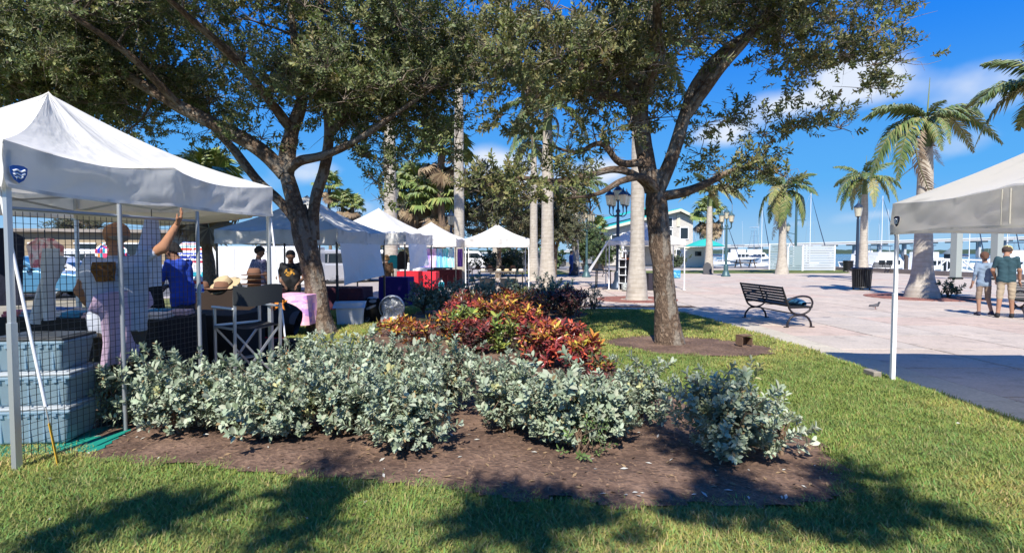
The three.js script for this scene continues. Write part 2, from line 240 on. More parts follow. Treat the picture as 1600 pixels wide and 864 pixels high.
// plaza: slabs with open joints over a bedding sheet
const inPlaza = (x, z) => (x > 5.45 && z > -58 && z < 6 && x < 29.9) || (x > -1.6 && x <= 5.45 && z < -16.4 && z > -42) || (x > 5.45 && z <= -42 && z > -43.5);
{
  const plaza = new THREE.Group(); plaza.name = 'plaza'; plaza.userData = { kind: 'structure' }; scene.add(plaza);
  obj('bedding', [uvXZ(box(24.6, 0.06, 64, 17.75, -0.045, -26), 0.4), uvXZ(box(7.05, 0.06, 26, 1.925, -0.045, -29.4), 0.4)], std(C(0.3, 0.17, 0.13), { map: T.soil, roughness: 1 }), plaza);
  const S = 1.55, r = rngOf(77), tints = [[0.73, 0.62, 0.52], [0.75, 0.65, 0.55], [0.70, 0.605, 0.515], [0.76, 0.65, 0.54], [0.71, 0.63, 0.54], [0.74, 0.59, 0.49]];
  const mats = tints.map(([a, b, c]) => std(C(a, b, c), { map: rep(T.concrete, 0.43), bumpMap: rep(T.concreteH, 1), bumpScale: 0.004, roughness: 0.85 })), far = tints.map(() => []);
  const list = [];
  for (let i = -5; i < 26; i++) for (let j = -4; j < 38; j++) { const x = 5.3 + (i + 0.5) * S + 0.15, z = -(j + 0.5) * S; if (inPlaza(x, z)) list.push([x, z, Math.hypot(x, z)]); }
  list.sort((a, b) => a[2] - b[2]);
  const variants = [0, 1, 2].map((k) => { const g = new RoundedBoxGeometry(S - 0.034, 0.05, S - 0.034, 1, 0.006), u = new Float32Array(g.attributes.position.count * 2); for (let i = 0; i < u.length / 2; i++) { u[i * 2] = g.attributes.position.getX(i) + k * 0.73; u[i * 2 + 1] = g.attributes.position.getZ(i) + k * 1.31; } g.setAttribute('uv', new THREE.BufferAttribute(u, 2)); return g; });
  let n = 0;
  for (const [x, z, d] of list) {
    const inView = z < -4 && Math.abs(x) < -z * 0.95 + 0.8, m = Math.floor(r() * mats.length), g = variants[Math.floor(r() * 3)], y = -0.025 + rr(-0.0015, 0.0015, r), q = Math.floor(r() * 4) * PI / 2;
    if (inView && d < 27 && n < 230) { const o = obj('paving_slab', g, mats[m], plaza); o.position.set(x, y, z); o.rotation.y = q; n++; } else far[m].push(g.clone().rotateY(q).translate(x, y, z));
  }
  far.forEach((gs, m) => { if (gs.length) stuffPart(obj('paving_slab_field', gs, mats[m], plaza)); });
  // pale border course along the lawn
  const border = new THREE.Group(); border.name = 'border_path'; border.userData = { kind: 'structure' }; scene.add(border);
  const bm = [0, 1, 2].map((k) => std(C(0.72 + k * 0.02, 0.66 + k * 0.02, 0.53 + k * 0.02), { map: rep(T.concrete, 0.5), bumpMap: rep(T.concreteH, 1), bumpScale: 0.004, roughness: 0.9 }));
  for (let k = 0; k < 12; k++) { const z = -1.2 * k - 0.6, g = uvXZ(rbox(0.72, 0.06, 1.185, 5.09, -0.027, z, 0.006, 1)); obj('border_slab', g, bm[k % 3], border); }
  for (let k = 0; k < 6; k++) { const x = 5.4 - 1.2 * k - 0.6, g = uvXZ(rbox(1.185, 0.06, 1.0, x, -0.027, -15.88, 0.006, 1)); obj('border_slab', g, bm[(k + 1) % 3], border); }
  obj('border_slab', uvXZ(rbox(0.72, 0.06, 0.95, 5.09, -0.027, -14.88, 0.006, 1)), bm[1], border);
  // kerb block that shows at the tent leg
  const kb = obj('kerb', rbox(0.1, 0.15, 0.22, 4.6, 0.03, -7.12, 0.012), std(C(0.4, 0.36, 0.3), { map: T.concrete })); kb.userData.kind = 'structure';
}
// car park and lane behind the stalls
struct('car_park', uvXZ(box(60, 0.05, 60, -39.5, -0.06, -50), 0.3), M.asphalt);
struct('car_park_lane', uvXZ(box(44, 0.05, 16, 8, -0.061, -61), 0.3), std(C(1.9, 1.85, 1.75), { map: T.asphalt, roughness: 0.9 }));
struct('walkway', uvXZ(box(11, 0.045, 42, -7.2, -0.02, -40.6), 0.3), std(C(0.55, 0.5, 0.47), { map: T.concrete, roughness: 0.9 }));
// sea wall at the harbour edge
struct('harbour_quay', [uvXZ(box(0.6, 1.9, 120, 30.6, -0.66, -5), 0.3), uvXZ(box(0.45, 0.36, 62, 30.2, 0.15, -16), 0.3)], std(C(0.36, 0.31, 0.28), { map: T.concrete, roughness: 0.9 }));

// grass blades: tufts scattered over the lawn (nobody could count them)
function tuft(seed, n, hgt, spread, wid) {
  const r = rngOf(seed), pos = [], col = [], idx = [];
  for (let k = 0; k < n; k++) {
    const a = r() * 2 * PI, d = Math.sqrt(r()) * spread, x = Math.cos(a) * d, z = Math.sin(a) * d, h = hgt * (0.45 + 0.8 * r()), b = r() * 2 * PI, lean = h * (0.25 + 1.0 * r()), lx = Math.cos(b) * lean, lz = Math.sin(b) * lean, w = wid * (0.6 + 0.7 * r()), px = -Math.sin(b) * w, pz = Math.cos(b) * w, i = pos.length / 3;
    pos.push(x - px, 0, z - pz, x + px, 0, z + pz, x + lx * 0.4 + px * 0.8, h * 0.65, z + lz * 0.4 + pz * 0.8, x + lx * 0.4 - px * 0.8, h * 0.65, z + lz * 0.4 - pz * 0.8, x + lx, h * 0.92, z + lz);
    const dry = r() < 0.09, c = dry ? [0.44, 0.38, 0.18] : [0.185 + 0.12 * r(), 0.255 + 0.11 * r(), 0.068 + 0.04 * r()];
    for (let q = 0; q < 5; q++) col.push(...c);
    idx.push(i, i + 1, i + 2, i, i + 2, i + 3, i + 3, i + 2, i + 4);
  }
  const g = new THREE.BufferGeometry(); g.setAttribute('position', new THREE.Float32BufferAttribute(pos, 3)); g.setAttribute('color', new THREE.Float32BufferAttribute(col, 3)); g.setIndex(idx); g.computeVertexNormals(); return g;
}
{
  const gm = phy('#ffffff', { vertexColors: true, roughness: 0.9, transmission: 0.25, specularIntensity: 0.3 }), r = rngOf(991), kinds = [tuft(1, 17, 0.036, 0.08, 0.003), tuft(2, 17, 0.044, 0.085, 0.0032), tuft(3, 16, 0.03, 0.08, 0.003)], big = [tuft(4, 14, 0.048, 0.1, 0.004), tuft(5, 14, 0.056, 0.12, 0.0045)], put = [[], [], []], putB = [[], []];
  const ok = (x, z, m = 0) => inPoly(x, z, LAWN) && !inPoly(x + 0.34 * (fbm(x * 5, z * 5, 1e6, 2, 31) - 0.5), z + 0.36 * (fbm(x * 5, z * 5, 1e6, 2, 37) - 0.5) + 0.05, BED) && !inPoly(x + 0.3 * (vnoise(x * 4, z * 4, 1e6, 31) - 0.5), z + 0.3 * (vnoise(x * 4, z * 4, 1e6, 37) - 0.5), RING);
  const mk = (x, z, s) => { const m = new THREE.Matrix4().compose(V(x, 0.018, z), new THREE.Quaternion().setFromAxisAngle(V(0, 1, 0), r() * 2 * PI), V(s, s * (0.8 + 0.5 * r()), s)); const dryness = fbm(x * 0.9 + 5, z * 0.9 + 5, 1e6, 4, 14), fine = vnoise(x * 6, z * 6, 1e6, 3); const t = clamp((dryness - 0.46) * 4, 0, 1); return [m, [lerp(0.92, 1.45, t) * lerp(0.9, 1.12, fine), lerp(0.98, 1.22, t) * lerp(0.9, 1.1, fine), lerp(0.85, 1.2, t)]]; };
  for (let k = 0; k < 120000; k++) { const z = -2.3 - 7.2 * Math.pow(r(), 1.25), x = rr(-1, 1, r) * (-z * 0.98 + 0.4); if (x < -8 || !ok(x, z)) continue; put[Math.floor(r() * 3)].push(mk(x, z, rr(0.75, 1.25, r))); }
  for (let k = 0; k < 42000; k++) { const z = rr(-16, -8.8, r), x = rr(-7.5, 5, r); if (!ok(x, z)) continue; putB[Math.floor(r() * 2)].push(mk(x, z, rr(0.8, 1.2, r))); }
  for (let k = 0; k < 9000; k++) { const z = rr(-2.3, 3, r), x = rr(-5, 5.2, r); if (!ok(x, z)) continue; put[0].push(mk(x, z, rr(0.9, 1.3, r))); }
  const turf = new THREE.Group(); turf.name = 'grass'; turf.userData = { kind: 'stuff', label: 'mown green lawn grass around the planting bed', category: 'grass' }; scene.add(turf);
  [...kinds.map((g, i) => [g, put[i]]), ...big.map((g, i) => [g, putB[i]])].forEach(([g, L]) => {
    const im = shadows(new THREE.InstancedMesh(g, gm, L.length)); im.name = 'grass_blades'; im.userData.kind = 'stuff'; L.forEach(([m, c], i) => { im.setMatrixAt(i, m); im.setColorAt(i, new THREE.Color().setRGB(...c)); }); turf.add(im);
  });
  console.log('grass', put.map((p) => p.length), putB.map((p) => p.length));
  // fallen leaves and chips on soil and lawn
  const leafG = new THREE.BufferGeometry(); leafG.setAttribute('position', new THREE.Float32BufferAttribute([0, 0, -0.03, -0.011, 0.004, 0, 0.011, 0.004, 0, 0, 0.002, 0.03, 0, 0, 0], 3)); leafG.setIndex([0, 1, 4, 0, 4, 2, 4, 1, 3, 4, 3, 2]); leafG.computeVertexNormals();
  const LL = []; for (let k = 0; k < 1500; k++) { const z = -3.2 - 7 * r() * r(), x = rr(-1, 1, r) * (-z * 0.95); const bed = inPoly(x, z, BED) || inPoly(x, z, RING); if (!bed && (r() < 0.82 || !inPoly(x, z, LAWN))) continue; LL.push([x, z, bed]); }
  const li = shadows(new THREE.InstancedMesh(leafG, std('#ffffff', { roughness: 0.9 }), LL.length)); li.name = 'leaf_litter'; li.userData = { kind: 'stuff', label: 'dry fallen leaves and chips on soil and lawn', category: 'litter' };
  LL.forEach(([x, z, bed], i) => { const y = bed ? soilY(x, z) + 0.006 : 0.045; li.setMatrixAt(i, new THREE.Matrix4().compose(V(x, y, z), new THREE.Quaternion().setFromEuler(new THREE.Euler(rr(-0.4, 0.4, r), r() * 6, rr(-0.5, 0.5, r))), V(1, 1, 1).multiplyScalar(rr(0.35, 1.05, r)))); const p = r(); li.setColorAt(i, p < 0.25 ? C(0.5, 0.48, 0.42) : p < 0.7 ? C(0.26, 0.17, 0.09) : C(0.12, 0.07, 0.045)); });
  scene.add(li);
}

// ---------- plants ----------
// one leaf: 8 triangles, folded along the midrib and curved; appended to arrays
function leafInto(A, base, dir, up, len, wid, fold, curl, col) {
  const side = dir.clone().cross(up).normalize(), n = side.clone().cross(dir).normalize(), i = A.pos.length / 3;
  const P = (t, s, h) => { const q = base.clone().addScaledVector(dir, t * len).addScaledVector(side, s * wid).addScaledVector(n, h * len - curl * len * t * t); A.pos.push(q.x, q.y, q.z); A.col.push(...col); };
  P(0, 0, 0); P(0.33, -0.42, fold); P(0.33, 0, 0); P(0.33, 0.42, fold); P(0.72, -0.4, fold); P(0.72, 0, 0); P(0.72, 0.4, fold); P(1, 0, 0.01);
  for (const [a, b, c] of [[0, 2, 1], [0, 3, 2], [1, 2, 5], [1, 5, 4], [2, 3, 6], [2, 6, 5], [4, 5, 7], [5, 6, 7]]) A.idx.push(i + a, i + b, i + c);
}
function geoOf(A) { const g = new THREE.BufferGeometry(); g.setAttribute('position', new THREE.Float32BufferAttribute(A.pos, 3)); g.setAttribute('color', new THREE.Float32BufferAttribute(A.col, 3)); g.setIndex(A.idx); g.computeVertexNormals(); return g; }
function stemInto(A, a, b, r, col) { const d = b.clone().sub(a).normalize(), s = Math.abs(d.y) > 0.9 ? V(1, 0, 0) : V(0, 1, 0), u = d.clone().cross(s).normalize(), w = d.clone().cross(u), i = A.pos.length / 3; for (const P of [a, b]) for (let k = 0; k < 3; k++) { const q = P.clone().addScaledVector(u, Math.cos(k * 2.094) * r).addScaledVector(w, Math.sin(k * 2.094) * r); A.pos.push(q.x, q.y, q.z); A.col.push(...col); } for (let k = 0; k < 3; k++) { const m = (k + 1) % 3; A.idx.push(i + k, i + m, i + 3 + k, i + m, i + 3 + m, i + 3 + k); } }
// a sprig along +y with n leaves; cols = list of leaf colours
function sprig(seed, { n = 10, len = 0.09, wid = 0.045, stem = 0.25, out = 1.0, cols, stemCol = [0.12, 0.09, 0.06], fold = 0.08, curl = 0.12, stemR = 0.0035 }) {
  const r = rngOf(seed), A = { pos: [], col: [], idx: [] };
  stemInto(A, V(0, 0, 0), V(0, stem, 0), stemR, stemCol);
  for (let k = 0; k < n; k++) {
    const t = 0.12 + 0.88 * ((k + r() * 0.6) / n), a = k * 2.4 + r() * 0.7, o = out * (1.15 - 0.7 * t) + rr(-0.15, 0.15, r), dir = V(Math.cos(a) * o, 0.55 + rr(-0.25, 0.25, r), Math.sin(a) * o).normalize(), up = V(Math.cos(a + 1.57) * rr(-0.5, 0.5, r), 1, Math.sin(a + 1.57) * rr(-0.5, 0.5, r)).normalize(), s = rr(0.7, 1.2, r);
    const c = cols[Math.floor(r() * cols.length)], b = rr(0.85, 1.15, r);
    leafInto(A, V(0, t * stem, 0), dir, up, len * s, wid * s, fold, curl * rr(0.3, 1.6, r), c.map((v) => v * b));
  }
  return geoOf(A);
}
const qTo = (dir, spin) => new THREE.Quaternion().setFromUnitVectors(V(0, 1, 0), dir).multiply(new THREE.Quaternion().setFromAxisAngle(V(0, 1, 0), spin));
// many sprigs as one foliage part per variant
function foliage(parent, name, variants, spots, material, tint) {
  const per = variants.map(() => []);
  spots.forEach((s, i) => per[i % variants.length].push(s));
  variants.forEach((g, k) => {
    const L = per[k]; if (!L.length) return; const im = shadows(new THREE.InstancedMesh(g, material, L.length)); im.name = name; im.userData.kind = 'stuff';
    L.forEach(([p, d, s, c], i) => { im.setMatrixAt(i, new THREE.Matrix4().compose(p, qTo(d, R() * 6.28), V(s, s, s))); im.setColorAt(i, new THREE.Color().setRGB(...c)); });
    parent.add(im);
  });
}
const M_leaf = phy('#ffffff', { vertexColors: true, roughness: 0.88, transmission: 0.4, clearcoat: 0.4, clearcoatRoughness: 0.35 });
const M_silver = phy('#ffffff', { vertexColors: true, roughness: 0.8, transmission: 0.15 });
const M_croton = phy('#ffffff', { vertexColors: true, roughness: 0.8, transmission: 0.25, clearcoat: 0.6, clearcoatRoughness: 0.25 });
const oakCols = [[0.14, 0.18, 0.04], [0.11, 0.15, 0.036], [0.18, 0.205, 0.05], [0.20, 0.19, 0.06], [0.09, 0.125, 0.032], [0.26, 0.26, 0.09]];
const oakSprigs = [11, 12, 13, 14].map((s) => sprig(s, { n: 13, len: 0.085, wid: 0.038, stem: 0.26, cols: oakCols }));

// a broad tree: given limbs, leaf clumps (x, y, z, r, count) and the branches that reach them
function broadTree(o, { trunk, limbs, clumps, seed, sprigs = oakSprigs, tints = [1, 1, 1], twigR = 0.006 }) {
  const r = rngOf(seed), nodes = [];
  const tg = limb(trunk.p, trunk.r, 18, 0.07, 0.16); obj('trunk', tg, M.bark, o);
  const note = (pts, radii) => { const c = new THREE.CatmullRomCurve3(pts.map((p) => V(...p)), false, 'centripetal'), n = 24; for (let i = 0; i <= n; i++) { const k = (i / n) * (radii.length - 1), k0 = Math.min(Math.floor(k), radii.length - 2); nodes.push([c.getPoint(i / n), lerp(radii[k0], radii[k0 + 1], k - k0), i / n]); } };
  for (const L of limbs) { obj('limb', limb(L.p, L.r, 10, 0.08, 0.14), M.bark, o); note(L.p, L.r); }
  const spots = [], br = [], tw = [];
  for (const [cx, cy, cz, cr, cnt, bare = 0] of clumps) {
    const c = V(cx, cy, cz); let best = null, bd = 1e9;
    for (const nd of nodes) { const d = nd[0].distanceTo(c) + (nd[0].y > c.y ? 0.5 * (nd[0].y - c.y) : 0); if (d < bd && nd[2] > 0.12) { bd = d; best = nd; } }
    const a = best[0], mid = a.clone().lerp(c, 0.5).add(V(rr(-0.15, 0.15, r), rr(-0.05, 0.25, r), rr(-0.15, 0.15, r)).multiplyScalar(Math.min(1.5, bd))), r0 = Math.min(best[1] * 0.7, 0.012 + bd * 0.016);
    const q = [a, mid, c, c.clone().add(c.clone().sub(mid).normalize().multiplyScalar(cr * 0.6))];
    br.push(limb(q, [r0, r0 * 0.7, r0 * 0.45, 0.004], 6, 0.18, 0.1));
    for (let i = 0; i <= 6; i++) nodes.push([new THREE.CatmullRomCurve3(q).getPoint(i / 6), r0 * (1 - i / 8), 0.5]);
    const nt = 5 + Math.floor(r() * 4), ends = [];
    for (let k = 0; k < nt; k++) { // twigs inside the clump
      const d = V(rr(-1, 1, r), rr(-0.55, 0.9, r), rr(-1, 1, r)).normalize(), e = c.clone().addScaledVector(d, cr * rr(0.6, 1.05, r)), m = c.clone().lerp(e, 0.5).add(V(rr(-0.1, 0.1, r), rr(0, 0.12, r), rr(-0.1, 0.1, r)));
      tw.push(limb([mid.clone().lerp(c, 0.7), m, e], [twigR * 1.4, twigR, twigR * 0.4], 4, 0.22)); ends.push([m, e]);
    }
    for (let k = 0; k < cnt; k++) {
      const [m, e] = ends[Math.floor(r() * ends.length)], p = m.clone().lerp(e, rr(-0.3, 1.05, r)).add(V(rr(-1, 1, r), rr(-0.7, 0.8, r), rr(-1, 1, r)).multiplyScalar(cr * 0.3));
      const d = p.clone().sub(c).normalize().add(V(rr(-0.7, 0.7, r), rr(-0.3, 0.7, r), rr(-0.7, 0.7, r))).normalize(), b = rr(0.78, 1.25, r), w = r() < 0.1 ? 1.3 : 1;
      spots.push([p, d, rr(0.75, 1.25, r), [tints[0] * b * w, tints[1] * b, tints[2] * b]]);
    }
    for (let k = 0; k < 1 + bare; k++) { const d = V(rr(-1, 1, r), rr(-0.4, 0.6, r), rr(-1, 1, r)).normalize(), e = c.clone().addScaledVector(d, cr * rr(1.0, 1.5, r)); tw.push(limb([c, c.clone().lerp(e, 0.5).add(V(rr(-0.15, 0.15, r), rr(-0.1, 0.15, r), 0)), e], [twigR, twigR * 0.8, twigR * 0.3], 4, 0.2)); }
  }
  stuffPart(obj('branches', br, M.bark, o)); stuffPart(obj('twigs', tw, M.twig, o));
  foliage(o, 'crown', sprigs, spots, M_leaf); return o;
}
// clumps spread through an ellipsoid, denser to its shell
function fillClumps(seed, n, [cx, cy, cz], [rx, ry, rz], cr, cnt, test) { const r = rngOf(seed), L = []; for (let k = 0, t = 0; k < n && t < n * 20; t++) { const d = V(rr(-1, 1, r), rr(-1, 1, r), rr(-1, 1, r)); if (d.length() > 1) continue; d.multiplyScalar(0.55 + 0.45 * r()); const x = cx + d.x * rx, y = cy + d.y * ry, z = cz + d.z * rz; if (test && !test(x, y, z)) continue; L.push([x, y, z, cr * rr(0.75, 1.2, r), Math.round(cnt * rr(0.7, 1.25, r)), 1]); k++; } return L; }
{
  // the oak in the soil ring
  const o = thing('oak_tree', 'open-crowned oak with forked mottled trunk standing in a round soil ring', 'tree', [2.71, 0, -9.66]);
  const clumps = [
    ...fillClumps(36, 12, [-0.45, 5.35, 3.15], [0.9, 0.55, 0.7], 0.34, 26), ...fillClumps(33, 10, [0.2, 6.4, 2.0], [3.2, 1.3, 1.5], 0.58, 46), ...fillClumps(34, 22, [-2.0, 4.6, 0.3], [1.7, 0.9, 1.6], 0.5, 46, (x, y) => y > 3.6), ...fillClumps(31, 88, [-0.3, 5.6, 0.2], [3.6, 2.6, 2.9], 0.54, 34, (x, y, z) => y > 3.55 + 0.12 * Math.abs(x) && !(x > 0.15 && y < 4.9 && z > -1)),
    ...fillClumps(32, 20, [2.6, 5.2, 0], [2.0, 1.1, 1.6], 0.5, 34, (x, y) => y > 4.2 + (x - 1.4) * 0.1),
    [3.3, 4.35, 0.1, 0.42, 26, 2], [3.75, 4.75, 0.2, 0.4, 20, 3], [2.5, 3.95, 0.2, 0.42, 30], [2.05, 3.75, -0.2, 0.36, 24], [1.55, 3.6, 0.1, 0.4, 26], [1.1, 3.9, -0.3, 0.42, 24], [2.9, 3.7, 0.0, 0.3, 14, 2],
    [0.85, 2.95, 0.0, 0.42, 34], [1.25, 3.05, 0.1, 0.4, 34], [1.55, 3.0, -0.2, 0.34, 26, 2], [0.95, 2.62, 0.0, 0.36, 28], [1.95, 2.9, 0, 0.2, 6, 2], [0.55, 3.35, -0.3, 0.3, 18],
    [-2.55, 2.75, 0.7, 0.46, 48], [-2.95, 2.85, 0.5, 0.42, 40], [-2.1, 2.62, 0.9, 0.4, 38], [-2.4, 2.42, 0.7, 0.34, 26, 3], [-1.75, 2.5, 1.0, 0.36, 24, 3], [-2.9, 2.45, 0.5, 0.34, 24, 2], [-1.5, 2.2, 0.9, 0.26, 12, 4], [-3.2, 2.6, 0.3, 0.34, 26], [-1.35, 3.55, 0.3, 0.3, 12, 5], [-1.75, 3.3, 0.2, 0.3, 10, 6], [-1.05, 3.3, 0.3, 0.24, 8, 5], [-1.5, 3.0, 0.3, 0.2, 4, 6],
    [-2.2, 3.75, 0.4, 0.45, 34], [-1.3, 3.95, 0.2, 0.45, 34], [-0.75, 3.75, 0.4, 0.34, 22, 3], [-2.9, 3.9, 0, 0.45, 34],
  ];
  broadTree(o, {
    seed: 401, clumps, tints: [1.04, 1.0, 0.92],
    trunk: { p: [[0.03, -0.1, 0], [0.0, 0.12, 0], [-0.08, 0.75, 0.02], [-0.15, 1.5, 0.02], [-0.22, 2.2, 0.0], [-0.27, 2.75, 0.0], [-0.3, 3.0, 0]], r: [0.28, 0.215, 0.19, 0.18, 0.178, 0.18, 0.12] },
    limbs: [
      { p: [[-0.3, 2.65, 0], [-0.42, 3.2, -0.06], [-0.5, 4.0, -0.1], [-0.4, 4.9, -0.1], [-0.3, 5.9, 0.1], [-0.4, 7.0, 0]], r: [0.15, 0.145, 0.13, 0.11, 0.08, 0.03] },
      { p: [[-0.24, 2.6, 0], [-0.02, 3.2, 0.1], [0.2, 3.9, 0.1], [0.4, 4.45, 0.1], [0.9, 5.0, 0.1], [1.7, 5.5, 0], [2.8, 6.1, -0.2]], r: [0.12, 0.11, 0.105, 0.095, 0.075, 0.05, 0.02] },
      { p: [[0.22, 3.9, 0.1], [0.65, 4.55, 0.35], [1.1, 5.1, 0.6], [1.6, 6.0, 0.8]], r: [0.1, 0.085, 0.06, 0.02] },
      { p: [[-0.28, 2.62, 0.05], [-0.65, 2.88, 0.25], [-1.05, 2.95, 0.45], [-1.6, 2.8, 0.65], [-2.1, 2.72, 0.8], [-2.6, 2.78, 0.7], [-3.1, 2.7, 0.5]], r: [0.08, 0.065, 0.055, 0.048, 0.04, 0.03, 0.012] },
      { p: [[-0.26, 2.66, 0.1], [-0.6, 2.82, 0.5], [-1.0, 2.72, 0.8], [-1.4, 2.5, 1.0], [-1.9, 2.42, 1.1]], r: [0.075, 0.065, 0.05, 0.035, 0.012] },
      { p: [[-0.2, 2.55, 0], [0.2, 2.62, 0.1], [0.6, 2.78, 0.1], [1.0, 2.98, 0.05], [1.5, 3.15, 0]], r: [0.09, 0.08, 0.065, 0.045, 0.015] },
      { p: [[-0.5, 4.05, -0.1], [-0.95, 4.2, 0.15], [-1.35, 4.2, 0.3], [-1.6, 4.7, 0.4], [-1.75, 5.5, 0.4]], r: [0.1, 0.08, 0.065, 0.045, 0.015] },
      { p: [[-0.42, 3.15, 0], [-0.9, 3.1, 0.2], [-1.25, 3.4, 0.3], [-1.65, 3.25, 0.35], [-2.2, 3.4, 0.3]], r: [0.075, 0.06, 0.045, 0.03, 0.01] },
      { p: [[-0.45, 3.7, -0.05], [-0.5, 4.3, -0.9], [-0.4, 5.0, -1.8], [-0.5, 5.5, -2.6]], r: [0.11, 0.09, 0.06, 0.02] },
      { p: [[-0.4, 4.3, 0.0], [-0.5, 4.9, 0.9], [-0.7, 5.4, 1.8], [-0.6, 5.7, 2.5]], r: [0.1, 0.08, 0.05, 0.02] },
      { p: [[-0.48, 4.3, 0], [-1.2, 5.0, -0.3], [-2.2, 5.4, -0.4], [-3.2, 5.6, -0.2]], r: [0.1, 0.08, 0.05, 0.02] },
    ],
  });
}
{
  // the spreading oak behind the near stall
  const o = thing('oak_tree', 'dense dark-leaved oak with dappled leaning trunk behind the grey director chair', 'tree', [-3.76, 0, -10.9]);
  const low = (x, y, z) => { // underside of the crown
    const u = x / (10.9 - z * 0 + 0); return y > 4.05 - 0.10 * clamp(x, -4, 0) * -1 + (x < -1 ? 0.03 * -x : 0) - (x > 0.4 ? 0.55 : 0) && !(Math.abs(x + 0.1) < 0.8 && y < 4.6 && z > 0.5); };
  const clumps = [
    ...fillClumps(51, 165, [-1.6, 6.0, -0.2], [6.8, 2.6, 3.9], 0.64, 40, low), ...fillClumps(57, 16, [-0.55, 5.6, 3.5], [1.0, 0.6, 0.8], 0.36, 28), ...fillClumps(54, 12, [-0.6, 7.0, 2.9], [5.2, 1.6, 1.8], 0.66, 60, (x, y, z) => y > 5.2), ...fillClumps(55, 46, [-4.4, 4.75, -0.6], [3.4, 0.75, 2.4], 0.58, 44, (x, y) => y > 4.0), ...fillClumps(56, 34, [0.9, 4.45, 0.4], [2.2, 0.6, 2.0], 0.52, 34, (x, y) => y > 3.75),
    ...fillClumps(52, 50, [1.7, 5.1, 0.1], [1.9, 1.6, 2.2], 0.54, 36, (x, y) => y > 3.4),
    ...fillClumps(53, 60, [-4.6, 5.6, 0.1], [2.8, 1.7, 2.2], 0.6, 44, (x, y) => y > 4.1 + 0.05 * Math.abs(x + 4)),
    [1.1, 3.35, 0.4, 0.36, 26, 2], [1.5, 3.15, 0.5, 0.34, 24, 3], [1.9, 3.3, 0.3, 0.4, 30, 1], [1.2, 2.85, 0.6, 0.26, 10, 4], [0.8, 3.55, 0.5, 0.36, 28], [2.3, 3.55, 0.2, 0.4, 32], [2.7, 3.8, 0, 0.42, 36], [-0.9, 3.75, 0.3, 0.3, 16, 2], [-1.35, 3.7, 0.4, 0.34, 22], [1.45, 2.55, 0.6, 0.2, 7, 4],
  ];
  broadTree(o, {
    seed: 402, clumps, tints: [0.92, 1.0, 0.92],
    trunk: { p: [[0.1, -0.1, 0], [0.04, 0.15, 0], [-0.04, 0.75, 0], [-0.14, 1.4, 0.02], [-0.27, 2.05, 0.05], [-0.36, 2.5, 0.08]], r: [0.31, 0.225, 0.2, 0.195, 0.225, 0.16] },
    limbs: [
      { p: [[-0.26, 1.95, 0.05], [-0.4, 2.55, 0.1], [-0.52, 3.0, 0.1], [-0.62, 3.3, 0.1]], r: [0.17, 0.16, 0.15, 0.12] },
      { p: [[-0.58, 3.1, 0.1], [-0.95, 3.5, 0.15], [-1.5, 3.85, 0.2], [-2.4, 4.3, 0.3], [-3.4, 4.9, 0.4], [-4.6, 5.5, 0.4], [-5.8, 6.1, 0.3]], r: [0.15, 0.14, 0.12, 0.1, 0.08, 0.05, 0.02] },
      { p: [[-0.3, 2.05, 0.0], [-0.7, 2.5, -0.2], [-1.25, 3.0, -0.3], [-1.75, 3.6, -0.4], [-2.4, 4.2, -0.8], [-3.2, 5.0, -1.4], [-4.2, 5.6, -2]], r: [0.1, 0.095, 0.085, 0.08, 0.07, 0.05, 0.02] },
      { p: [[-0.05, 1.85, 0.05], [-0.02, 2.5, 0.1], [0.2, 3.2, 0.15], [0.3, 3.9, 0.15], [0.2, 4.8, 0.1], [0.1, 5.8, 0], [0.2, 7.2, 0]], r: [0.11, 0.11, 0.1, 0.095, 0.08, 0.06, 0.02] },
      { p: [[-0.56, 3.1, 0.1], [-0.5, 3.8, 0], [-0.3, 4.6, -0.1], [-0.45, 5.6, -0.2], [-0.6, 7, -0.2]], r: [0.16, 0.13, 0.1, 0.07, 0.02] },
      { p: [[-0.54, 3.15, 0.1], [-0.2, 3.3, 0.35], [0.3, 3.35, 0.6], [1.0, 3.6, 0.8], [1.8, 4.1, 0.9], [2.5, 4.6, 0.8]], r: [0.1, 0.085, 0.07, 0.055, 0.04, 0.015] },
      { p: [[0.28, 3.8, 0.15], [0.9, 4.5, 0.1], [1.7, 5.0, -0.2], [2.6, 5.4, -0.3]], r: [0.09, 0.075, 0.05, 0.02] },
      { p: [[0.1, 4.6, 0.1], [0.1, 5.2, -1], [0, 5.7, -2.2], [-0.2, 6, -3.2]], r: [0.09, 0.07, 0.05, 0.02] },
      { p: [[-0.5, 4.0, 0], [-0.9, 4.8, 1.0], [-1.3, 5.3, 2.1], [-1.5, 5.6, 3.2]], r: [0.1, 0.08, 0.05, 0.02] },
      { p: [[-2.4, 4.3, 0.3], [-2.8, 5.0, 1.2], [-3.4, 5.5, 2.2], [-3.8, 5.8, 3]], r: [0.075, 0.06, 0.04, 0.015] },
    ],
  });
}
